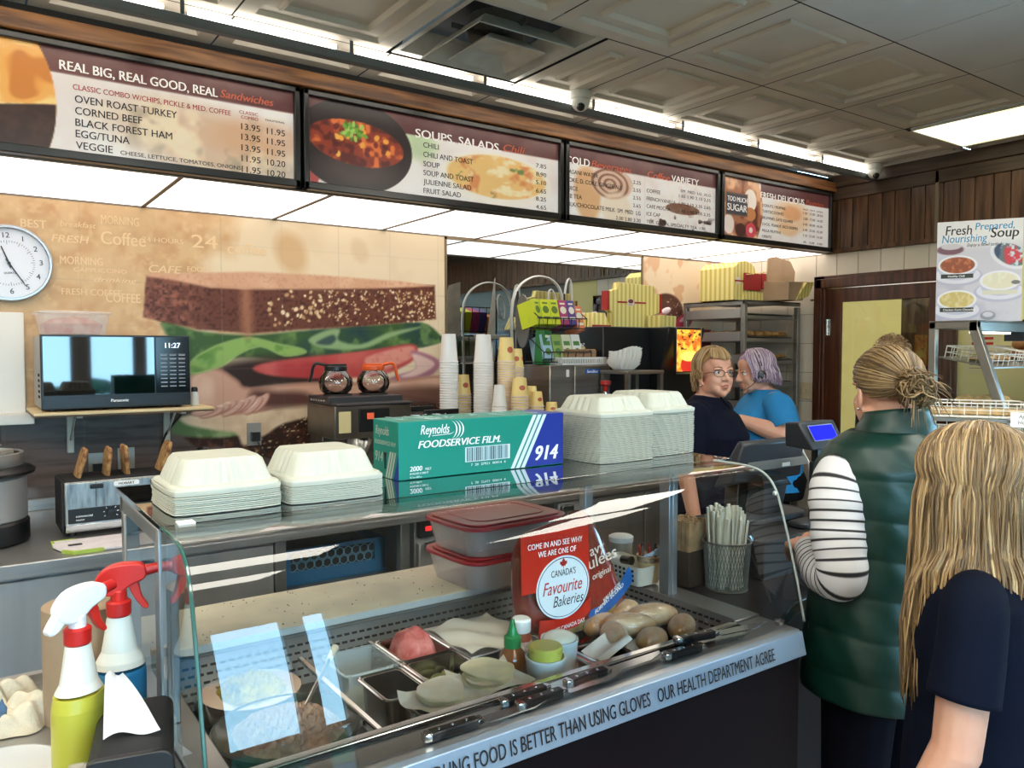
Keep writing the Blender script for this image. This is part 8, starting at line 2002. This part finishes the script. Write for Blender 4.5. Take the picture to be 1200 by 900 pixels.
def sleeve(pts, rs, side):
    P = catmull(pts, 44); rr_ = [float(x[0]) for x in catmull([(r,) for r in rs], 44)]
    ln = 0; ls = [0]
    for a, c in zip(P, P[1:]): ln += (Vector(c)-Vector(a)).length; ls.append(ln)
    k = int(ln/0.0019); pts2 = []; r2 = []; cs = []
    for i in range(k+1):
        x = ln*i/k; j = max(0, min(len(ls)-2, int(np.searchsorted(ls, x))-1)); f = (x-ls[j])/max(1e-9, ls[j+1]-ls[j])
        pts2.append(Vector(P[j]).lerp(Vector(P[j+1]), f)); r2.append((rr_[j]+(rr_[j+1]-rr_[j])*f)*(1+0.02*math.sin(x*70)+0.015*math.sin(x*173)))
        cs.append(lin((30, 30, 36)) if (x % 0.0225) < 0.0052 else lin((228, 228, 232)))
    b = MB(); b.tube(pts2, r2, 28, cols=cs)
    return obj('sleeve', b, m_stripes, t, angle=180)
sleeve([(-0.118, 0.0, 1.290), (-0.178, -0.002, 1.276), (-0.204, -0.025, 1.16), (-0.210, -0.042, 1.060), (-0.176, 0.055, 1.044), (-0.118, 0.155, 1.070)], [0.056, 0.066, 0.063, 0.057, 0.050, 0.036], -1)
sleeve([(0.118, 0.0, 1.290), (0.172, 0.0, 1.270), (0.212, 0.015, 1.18), (0.225, 0.045, 1.06), (0.17, 0.135, 1.045), (0.070, 0.225, 1.072)], [0.055, 0.064, 0.062, 0.057, 0.050, 0.036], 1)
m_navy = mat('navy_trousers', (8, 9, 20), 0.85, spec=0.12, var=0.15, scale=4)
trousers(t, m_navy, 1.0, w=0.175, d=0.122, fat=1.0); shoes(t)
# hair drawn back into a bun
cols = [(122, 98, 64), (102, 80, 52), (146, 118, 80), (86, 66, 42), (164, 138, 98), (112, 88, 58)]
rr = random.Random(21); b = MB()
C0 = Vector((0, -0.012, 0.045)); RA = Vector((0.080, 0.101, 0.085))
scalp(b, C0, RA, MH, -0.5, (116, 90, 58), 0.85)
knot = Vector((0.0, -0.108, 0.030))
for k in range(900):
    a = PI/2+rr.uniform(-PI*0.98, PI*0.98); f = abs(math.atan2(math.sin(a-PI/2), math.cos(a-PI/2)))
    ph0 = (0.62-0.95*max(0, f-0.5)) if f < 1.75 else -0.62
    ph0 += rr.uniform(-0.05, 0.4)*(1 if f < 1.5 else 0.7)
    p0 = Vector((math.cos(ph0)*math.cos(a), math.cos(ph0)*math.sin(a), math.sin(ph0)))
    kn_ = Vector(((knot.x-C0.x)/RA.x, (knot.y-C0.y)/RA.y, (knot.z-C0.z)/RA.z)).normalized()
    pts = []; lift = 1.0+rr.uniform(0, 0.055)
    for i in range(10):
        q = i/9; d = p0.lerp(kn_, q*0.97)
        if d.length < 0.2: d += Vector((0, 0, 0.5))*math.sin(PI*q)
        d.normalize(); l2 = lift+0.02*math.sin(PI*q)
        pts.append(MH @ Vector((C0.x+RA.x*d.x*l2, C0.y+RA.y*d.y*l2, C0.z+RA.z*d.z*l2)))
    tress(b, pts, rr.uniform(0.0010, 0.0024), rr.choice(cols), rr)
obj('hair', b, hair_mat('bun_hair'), t, angle=180)
b = MB(); BC = Vector((0.0, -0.132, 0.020))
for k in range(260):
    ax = Vector((rr.uniform(-1, 1), rr.uniform(-.5, .5), rr.uniform(-1, 1))).normalized(); u_ = ax.orthogonal().normalized(); v_ = ax.cross(u_)
    R0 = rr.uniform(0.018, 0.046); a0 = rr.uniform(0, 6); sp = rr.uniform(2.4, 4.6); o_ = Vector((rr.uniform(-.012, .012), rr.uniform(-.012, .012), rr.uniform(-.016, .012)))
    pts = [MH @ (BC+o_+(u_*math.cos(a0+sp*i/12)*R0+v_*math.sin(a0+sp*i/12)*R0*0.9+ax*0.012*math.sin(i))) for i in range(13)]
    tress(b, pts, rr.uniform(0.0010, 0.0026), rr.choice(cols), rr)
b.ball(MH @ BC, (0.036, 0.036, 0.036), 16, 10)
for k in range(60):
    a = rr.uniform(0, 2*PI); q = Vector((math.cos(a)*0.8, -0.6+rr.uniform(-.2, .2), math.sin(a)*0.9-0.1)).normalized(); L_ = rr.uniform(0.025, 0.06)
    pts = [MH @ (BC+q*(0.035+L_*i/7)+Vector((0, 0, -0.035*(i/7)**2))) for i in range(8)]
    tress(b, pts, rr.uniform(0.0006, 0.0014), rr.choice(cols), rr, 4)
b.c = [lin((112, 86, 54)) if c == (1, 1, 1) else c for c in b.c]
bun = obj('hair_bun', b, hair_mat('bun_hair'), t, angle=180)
b = MB(); b.tube([MH @ Vector((0.018*math.cos(2*PI*k/20), -0.112, 0.026+0.018*math.sin(2*PI*k/20))) for k in range(20)], 0.005, 8, closed=True); obj('hair_tie', b, m_black, bun)
b = MB(); b.ball(MH @ Vector((-0.079, 0.002, -0.040)), 0.0035, 8, 6); obj('earring', b, m_chrome, t)

# ------------------------------------------------ girl with long hair
def fall_hair(t, M, C0, RA, n, length, cols, rr, gap, shoulder=None, name='long_hair', rad=(0.0018, 0.0042), wave=0.006, spread=0.0, part_x=0.0, base_col=None):
    b = MB(); scalp(b, C0, RA*0.985, M, 0, base_col or cols[0], gap*0.9)
    for k in range(n):
        a = PI/2+rr.choice((-1, 1))*rr.uniform(gap, PI)
        y0 = (0.62*math.sin(a)+rr.uniform(-0.12, 0.12))*RA.y; x0 = part_x+rr.uniform(-0.004, 0.004)
        p0 = Vector((x0/RA.x, y0/RA.y, math.sqrt(max(0.05, 1-(y0/RA.y)**2-(x0/RA.x)**2)))).normalized()
        p1 = Vector((math.cos(a), math.sin(a), -0.12)).normalized()
        lift = 1.0+rr.uniform(0.0, 0.10); pts = []
        for i in range(7):
            d = p0.lerp(p1, i/6).normalized(); l2 = lift*(1+0.03*math.sin(PI*i/6))
            pts.append(Vector((C0.x+RA.x*d.x*l2, C0.y+RA.y*d.y*l2, C0.z+RA.z*d.z*l2)))
        e = pts[-1]; ln = length(a)*rr.uniform(0.86, 1.06); w0, w1 = rr.uniform(0, 6), rr.uniform(0, 6); m = max(4, int(ln/0.03))
        out = Vector((math.cos(a), math.sin(a), 0))
        for i in range(1, m+1):
            q = i/m; z = e.z-ln*q
            p = Vector((e.x, e.y, z))+out*(spread*math.sin(PI*0.5*q))+Vector((wave*math.sin(w0+q*6), wave*math.sin(w1+q*5), 0))
            if shoulder: p = shoulder(p)
            pts.append(p)
        tress(b, [M @ p for p in pts], rr.uniform(*rad), rr.choice(cols), rr)
    return obj(name, b, hair_mat(name+'_strands'), t, angle=180)
t = thing('person', 'girl with long straight fair hair and navy t-shirt at the right edge', 'person', (1.515, 0.668, 0), R(22))
S = 1.0
b = MB()
rings(b, [(0.74, .14, .10, 0), (0.85, .145, .105, 0), (0.97, .125, .092, 0), (1.10, .14, .095, .005), (1.19, .145, .085, 0), (1.25, .09, .06, -.008), (1.29, .044, .046, -.003)])
cap(b, [(0, -0.01, 1.22), (0, 0.0, 1.34)], [0.050, 0.046])
MH = head(b, (0, 0.012, 1.365), 0.90, 0.05, -0.10)
for x in (-1, 1):
    cap(b, [(x*0.085, 0, 0.80), (x*0.09, 0.01, 0.43), (x*0.09, -0.01, 0.10)], [0.076, 0.052, 0.036]); cap(b, [(x*0.09, -0.025, 0.05), (x*0.095, 0.13, 0.032)], [0.034, 0.028])
cap(b, [(-0.12, 0, 1.20), (-0.155, 0, 1.19), (-0.186, 0.020, 0.955), (-0.205, 0.115, 0.745)], [0.045, 0.046, 0.040, 0.026]); hand(b, (-0.205, 0.115, 0.745), (-0.02, 0.25, -1), (1, 0.2, 0), (0, 1, 0.2), 0.4, 0.85)
cap(b, [(0.12, 0, 1.20), (0.158, 0, 1.19), (0.19, 0.0, 0.955), (0.20, 0.06, 0.745)], [0.045, 0.043, 0.035, 0.024]); hand(b, (0.20, 0.06, 0.745), (0.02, 0.2, -1), (-1, 0.2, 0), (0, 1, 0.2), 0.4, 0.85)
voxel('body', b, m_skin, t, 0.0045, 3); face(t, MH)
m_tee = mat('navy_jersey', (8, 15, 32), 0.85, spec=0.12, var=0.12, scale=5, bump=0.25, bscale=60)
b = MB()
rings(b, [(0.70, .165, .128, 0), (0.85, .163, .122, 0), (0.98, .152, .112, 0), (1.11, .158, .112, .003), (1.19, .158, .098, 0), (1.245, .105, .074, -.006), (1.275, .060, .056, -.003)])
tee = voxel('tshirt', b, m_tee, t, 0.0055, 4, cut=lambda co: co.z < 0.705)
for x in (-1, 1):
    b = MB(); b.tube(catmull([(x*0.095, -0.002, 1.205), (x*0.145, 0, 1.195), (x*0.168, 0.004, 1.12), (x*0.182, 0.012, 1.045)], 6), [float(r[0]) for r in catmull([(0.040,), (0.050,), (0.052,), (0.055,)], 6)], 24, cap=False); obj('sleeve', b, m_tee, tee, solid=0.004, angle=180)
trousers(t, mat('black_trousers', (12, 12, 15), 0.8, spec=0.15), 0.86, 0.080, 0.80, 0.135, 0.092); shoes(t, 0.078)
t.scale = (0.98, 0.98, 0.98)
gcols = [(124, 100, 68), (140, 114, 78), (104, 82, 54), (166, 138, 98), (92, 72, 48), (186, 158, 116), (116, 92, 62)]
def drape(p):
    """keep the strands outside the shoulders, chest and back"""
    z = p.z
    w = np.interp(z, [0.7, 0.97, 1.12, 1.19, 1.235, 1.28], [.175, .185, .232, .232, .165, .085]); d = np.interp(z, [0.7, 0.97, 1.12, 1.19, 1.25, 1.30], [.135, .125, .128, .118, .095, .07])
    r = math.sqrt((p.x/w)**2+(p.y/d)**2)
    if r < 1 and z < 1.28:
        k = min(1.25/1, 1/max(r, 0.25)); return Vector((p.x*k, p.y*k, z))
    return p
fall_hair(t, Matrix.Identity(4), MH @ Vector((0, -0.012, 0.045)), Vector((0.079, 0.099, 0.086)), 1500, lambda a: 0.52 if math.sin(a) < 0.2 else 0.40, gcols, random.Random(4), 0.42, drape, 'long_hair', (0.0009, 0.0024), 0.006, 0.014)

# ------------------------------------------------ fair haired worker in a navy polo
t = thing('person', 'woman worker with a fair bob, glasses and a navy polo shirt looking across the counter', 'person', (2.880, 2.485, 0), R(203))
b = MB()
rings(b, [(0.80, .18, .13, 0), (0.92, .19, .135, 0), (1.04, .17, .125, .01), (1.16, .18, .14, .03), (1.28, .178, .115, .01), (1.35, .10, .07, -.01), (1.39, .054, .055, -.005)])
cap(b, [(0, -0.012, 1.33), (0, 0.012, 1.44)], [0.058, 0.053])
MH = head(b, (0.0, 0.032, 1.478), 0.98, -0.66, 0.06)
legs(b)
for x in (-1, 1):
    cap(b, [(x*0.14, 0, 1.31), (x*0.182, 0, 1.30), (x*0.232, -0.02, 1.03), (x*0.225, 0.03, 0.80)], [0.052, 0.05, 0.040, 0.028]); hand(b, (x*0.225, 0.03, 0.80), (0, 0.15, -1), (-x, 0, 0), (0, 0.8, 0.6), 0.5, 0.95)
voxel('body', b, m_skin, t, 0.0042, 6); face(t, MH, (96, 110, 116), (178, 98, 90), (150, 120, 84))
m_polo = mat('navy_polo', (12, 17, 36), 0.85, spec=0.15, var=0.10, scale=6, bump=0.25, bscale=80)
b = MB()
rings(b, [(0.86, .205, .155, 0), (0.98, .198, .148, .004), (1.10, .195, .155, .02), (1.20, .196, .160, .028), (1.29, .190, .126, .01), (1.345, .118, .084, -.008), (1.375, .066, .062, -.004)])
for x in (-1, 1): cap(b, [(x*0.13, 0, 1.30), (x*0.182, 0, 1.295), (x*0.212, 0.0, 1.16), (x*0.230, -0.01, 1.08)], [0.074, 0.072, 0.066, 0.064])
polo = voxel('polo_shirt', b, m_polo, t, 0.006, 4, cut=lambda co: co.z < 0.865 or (abs(co.x) > 0.165 and 1.0 < co.z < 1.075 and abs(co.x) > 0.2))
b = MB(); b.grid(lambda s, q: (lambda a: Vector(((0.066+0.030*q)*math.sin(a), 0.0+(0.062+0.032*q)*math.cos(a)*1.0+0.012*q*math.cos(a), 1.388-0.040*q-0.012*max(0, math.cos(a))*(1+q))))(0.28+(2*PI-0.56)*s), 40, 5); obj('collar', b, m_polo, polo, solid=0.004, angle=180)
b = MB(); b.box(-0.013, 0.013, 0.150, 0.156, 1.20, 1.33, M=T(0, 0, 0)); pk = obj('placket', MB().hexa([(-0.013, 0.176, 1.21), (0.013, 0.176, 1.21), (0.013, 0.184, 1.21), (-0.013, 0.184, 1.21), (-0.013, 0.072, 1.345), (0.013, 0.072, 1.345), (0.013, 0.082, 1.345), (-0.013, 0.082, 1.345)]), m_polo, polo, bevel=0.002)
trousers(t, m_navy, 0.98, w=0.19, d=0.14); shoes(t)
bcols = [(164, 130, 88), (146, 112, 72), (184, 152, 108), (130, 98, 62), (196, 168, 126)]
rr = random.Random(14)
h = fall_hair(t, MH, Vector((0, -0.012, 0.045)), Vector((0.084, 0.104, 0.092)), 800, lambda a: 0.045 if math.sin(a) > -0.2 else 0.10, bcols, rr, 1.35, None, 'bob_hair', (0.0011, 0.0026), 0.008, -0.004, base_col=(156, 122, 76))
b = MB()
for k in range(110):
    a = PI/2+rr.uniform(-0.9, 0.9); pts = []
    for i in range(8):
        q = i/7; ph = 1.45-q*(1.17-0.2*abs(a-PI/2)); l2 = 1.0+0.10*math.sin(PI*q*0.9)+rr.uniform(0, .01)
        pts.append(MH @ Vector((0.080*l2*math.cos(ph)*math.cos(a), -0.012+0.102*l2*math.cos(ph)*math.sin(a), 0.045+0.088*l2*math.sin(ph))))
    tress(b, pts, rr.uniform(0.0018, 0.0036), rr.choice(bcols), rr)
obj('fringe', b, hair_mat('bob_hair_strands'), t, angle=180)
def spectacles(b, M):
    for x in (-1, 1):
        b.tube([M @ Vector((x*0.033+0.024*math.cos(2*PI*k/24), 0.094-0.016*(abs(x*0.033+0.024*math.cos(2*PI*k/24))/0.06)**2, 0.010+0.0175*math.sin(2*PI*k/24))) for k in range(24)], 0.0016, 6, closed=True)
        b.tube([M @ Vector(p) for p in ((x*0.057, 0.081, 0.014), (x*0.074, 0.055, 0.014), (x*0.080, 0.0, 0.008), (x*0.078, -0.02, -0.005))], 0.0015, 6)
    b.tube([M @ Vector(p) for p in ((-0.010, 0.0945, 0.012), (0, 0.098, 0.015), (0.010, 0.0945, 0.012))], 0.0016, 6)
part('glasses', t, mat('dark_red_frames', (64, 30, 30), 0.3), lambda b: spectacles(b, MH))
def band(b, M): b.tube([M @ Vector((0.092*math.cos(a), -0.012, 0.045+0.098*math.sin(a))) for a in [PI*k/24 for k in range(25)]], 0.0035, 6)
part('headset_band', t, m_black, lambda b: band(b, MH))
b = MB(); b.ball(MH @ Vector((0.080, 0.002, -0.045)), 0.004, 8, 6); obj('earring', b, m_chrome, t)

# ------------------------------------------------ worker in a blue t-shirt with headset
t = thing('person', 'worker in bright blue t-shirt with purple grey hair and black headset, in profile', 'person', (3.62, 2.72, 0), R(58))
b = MB()
rings(b, [(0.80, .20, .16, 0), (0.92, .215, .18, 0), (1.04, .205, .185, .02), (1.16, .20, .175, .03), (1.27, .185, .13, .0), (1.345, .13, .085, -.01), (1.39, .056, .058, .0)])
cap(b, [(0, -0.005, 1.31), (0, 0.03, 1.42)], [0.062, 0.056])
MH = head(b, (0, 0.058, 1.468), 0.98, 0.0, -0.18)
legs(b, fat=1.15)
cap(b, [(-0.15, 0, 1.32), (-0.205, 0.0, 1.31), (-0.285, -0.01, 1.155)], [0.060, 0.058, 0.052]); cap(b, [(-0.285, -0.01, 1.155), (-0.25, 0.10, 1.195), (-0.205, 0.205, 1.235)], [0.052, 0.046, 0.029])
hand(b, (-0.205, 0.205, 1.235), (0.35, 0.9, 0.05), (0.2, 0, -1), (0.9, -0.2, 0.2), 0.6, 0.95)
cap(b, [(0.15, 0, 1.29), (0.195, 0.0, 1.275), (0.22, 0.13, 1.06), (0.0, 0.27, 1.13)], [0.060, 0.058, 0.048, 0.029]); hand(b, (0.0, 0.27, 1.13), (-0.5, 0.7, 0), (-0.2, 0, -1), (-0.8, -0.2, 0.4), 0.6, 0.95)
voxel('body', b, m_skin, t, 0.0042, 6); face(t, MH, (96, 120, 130), (186, 108, 100), (120, 92, 100))
m_bt = mat('bright_blue_jersey', (22, 132, 196), 0.75, var=0.10, scale=5, bump=0.3, bscale=40)
b = MB()
rings(b, [(0.84, .232, .195, 0), (0.96, .228, .200, .01), (1.08, .220, .198, .024), (1.18, .212, .182, .026), (1.28, .200, .142, .0), (1.345, .142, .098, -.008), (1.385, .070, .068, 0)])
bt = voxel('tshirt', b, m_bt, t, 0.006, 4, cut=lambda co: co.z < 0.845)
for x, pts in ((-1, [(-0.10, 0, 1.30), (-0.19, 0, 1.30), (-0.238, -0.004, 1.250), (-0.268, -0.008, 1.195)]), (1, [(0.10, 0, 1.285), (0.19, 0, 1.275), (0.215, 0.04, 1.195), (0.222, 0.08, 1.13)])):
    b = MB(); b.tube(catmull(pts, 6), [float(r[0]) for r in catmull([(0.062,), (0.076,), (0.075,), (0.076,)], 6)], 24, cap=False); obj('sleeve', b, m_bt, bt, solid=0.004, angle=180)
part('chest_print', t, m_whiteink, lambda b: text(b, 'ps', -0.10, 1.195, 0.05, Matrix(((1, 0, 0, 0), (0, 0, -1, 0.205), (0, 1, 0, 0), (0, 0, 0, 1))) @ RY(0), shear=0.25, bold=0.02, warp=lambda p: (-p[0]-0.17, p[1]+0.0, -0.018-0.35*abs(p[0]+0.04)*0)), smooth=False)
trousers(t, mat('black_trousers', (12, 12, 15), 0.8, spec=0.15), 0.98, fat=1.12, w=0.215, d=0.18); shoes(t)
pcols = [(168, 146, 164), (140, 112, 140), (196, 180, 190), (112, 82, 116), (214, 204, 208), (150, 126, 150)]
rr = random.Random(31)
fall_hair(t, MH, Vector((0, -0.012, 0.045)), Vector((0.084, 0.104, 0.090)), 800, lambda a: 0.055 if math.sin(a) > 0.3 else (0.075+0.05*max(0, -math.sin(a))), pcols, rr, 1.05, None, 'purple_bob', (0.0011, 0.0026), 0.005, 0.012, base_col=(146, 122, 148))
hs = part('headset', t, m_black, lambda b: (band(b, MH), [b.lathe([(0.028, 0), (0.030, 0.006), (0.028, 0.018), (0.015, 0.024), (0, 0.024)], 20, M=MH @ T(x*0.080, -0.004, -0.006) @ RY(x*PI/2)) for x in (-1, 1)]))
part('microphone_boom', hs, m_black, lambda b: (b.tube([MH @ Vector(p) for p in catmull([(-0.092, 0.01, -0.01), (-0.086, 0.05, -0.045), (-0.060, 0.088, -0.070), (-0.035, 0.10, -0.072)], 5)], 0.0018, 6), b.ball(MH @ Vector((-0.032, 0.101, -0.072)), 0.006, 8, 6)))
b = MB(); b.box(-0.02, 0.02, -0.0006, 0.0006, -0.018, 0.018); o = obj('receipt_slip', b, m_white); tag(o, 'small white slip held in the lower hand of the worker in blue', 'paper')
q = t.matrix_basis @ Vector((-0.07, 0.36, 1.12)); o.location = q; o.rotation_euler = (0.4, 0.5, 0.9)

# ------------------------------------------------ person behind the woman in green, only curls in view
t = thing('person', 'person with short curly fair hair and dark glasses mostly hidden behind the woman in green', 'person', (3.99, 2.20, 0), R(-10))
b = MB()
rings(b, [(0.80, .17, .12, 0), (0.92, .18, .13, 0), (1.04, .16, .115, 0), (1.18, .165, .12, .01), (1.28, .165, .10, 0), (1.35, .10, .07, -.01), (1.39, .052, .054, -.005)])
cap(b, [(0, -0.012, 1.33), (0, 0.0, 1.46)], [0.058, 0.052])
MH = head(b, (0, 0.02, 1.540), 0.95, -0.5, -0.05); legs(b)
for x in (-1, 1): cap(b, [(x*0.14, 0, 1.31), (x*0.182, 0, 1.30), (x*0.21, -0.01, 1.02), (x*0.21, 0.04, 0.78)], [0.05, 0.048, 0.039, 0.027]); hand(b, (x*0.21, 0.04, 0.78), (0, 0.15, -1), (-x, 0, 0), (0, 1, 0.2), 0.45, 0.92)
voxel('body', b, m_skin, t, 0.005, 3); face(t, MH)
b = MB(); rings(b, [(0.84, .195, .145, 0), (0.98, .185, .138, 0), (1.14, .183, .138, .01), (1.27, .182, .118, 0), (1.335, .112, .082, -.008), (1.375, .064, .062, -.004)])
for x in (-1, 1): cap(b, [(x*0.13, 0, 1.30), (x*0.182, 0, 1.295), (x*0.212, -0.008, 1.03), (x*0.212, 0.03, 0.83)], [0.060, 0.060, 0.052, 0.042])
voxel('dark_top', b, mat('dark_knit', (22, 22, 27), 0.85), t, 0.007, 4)
trousers(t, m_navy, 0.96); shoes(t)
ccols = [(196, 166, 128), (176, 146, 108), (214, 190, 156), (152, 124, 92)]; rr = random.Random(8)
b = MB(); scalp(b, Vector((0, -0.012, 0.045)), Vector((0.082, 0.102, 0.09)), MH, 0, (160, 132, 98), 0.75)
for k in range(330):
    a = rr.uniform(0, 2*PI); f = abs(math.atan2(math.sin(a-PI/2), math.cos(a-PI/2))); ph = rr.uniform(0.6 if f < 0.75 else -0.5, 1.5)
    c = Vector((0.086*math.cos(ph)*math.cos(a), -0.012+0.106*math.cos(ph)*math.sin(a), 0.045+0.094*math.sin(ph)))
    ax = Vector((rr.uniform(-1, 1), rr.uniform(-1, 1), rr.uniform(-1, 1))).normalized(); u_ = ax.orthogonal().normalized(); v_ = ax.cross(u_); R0 = rr.uniform(0.007, 0.014); sp = rr.uniform(4, 7)
    tress(b, [MH @ (c+u_*R0*math.cos(sp*i/9)+v_*R0*math.sin(sp*i/9)+ax*0.012*(i/9)) for i in range(10)], rr.uniform(0.0014, 0.0028), rr.choice(ccols), rr, 4)
obj('curly_hair', b, hair_mat('curl_strands'), t, angle=180)
part('glasses', t, m_black, lambda b: spectacles(b, MH))
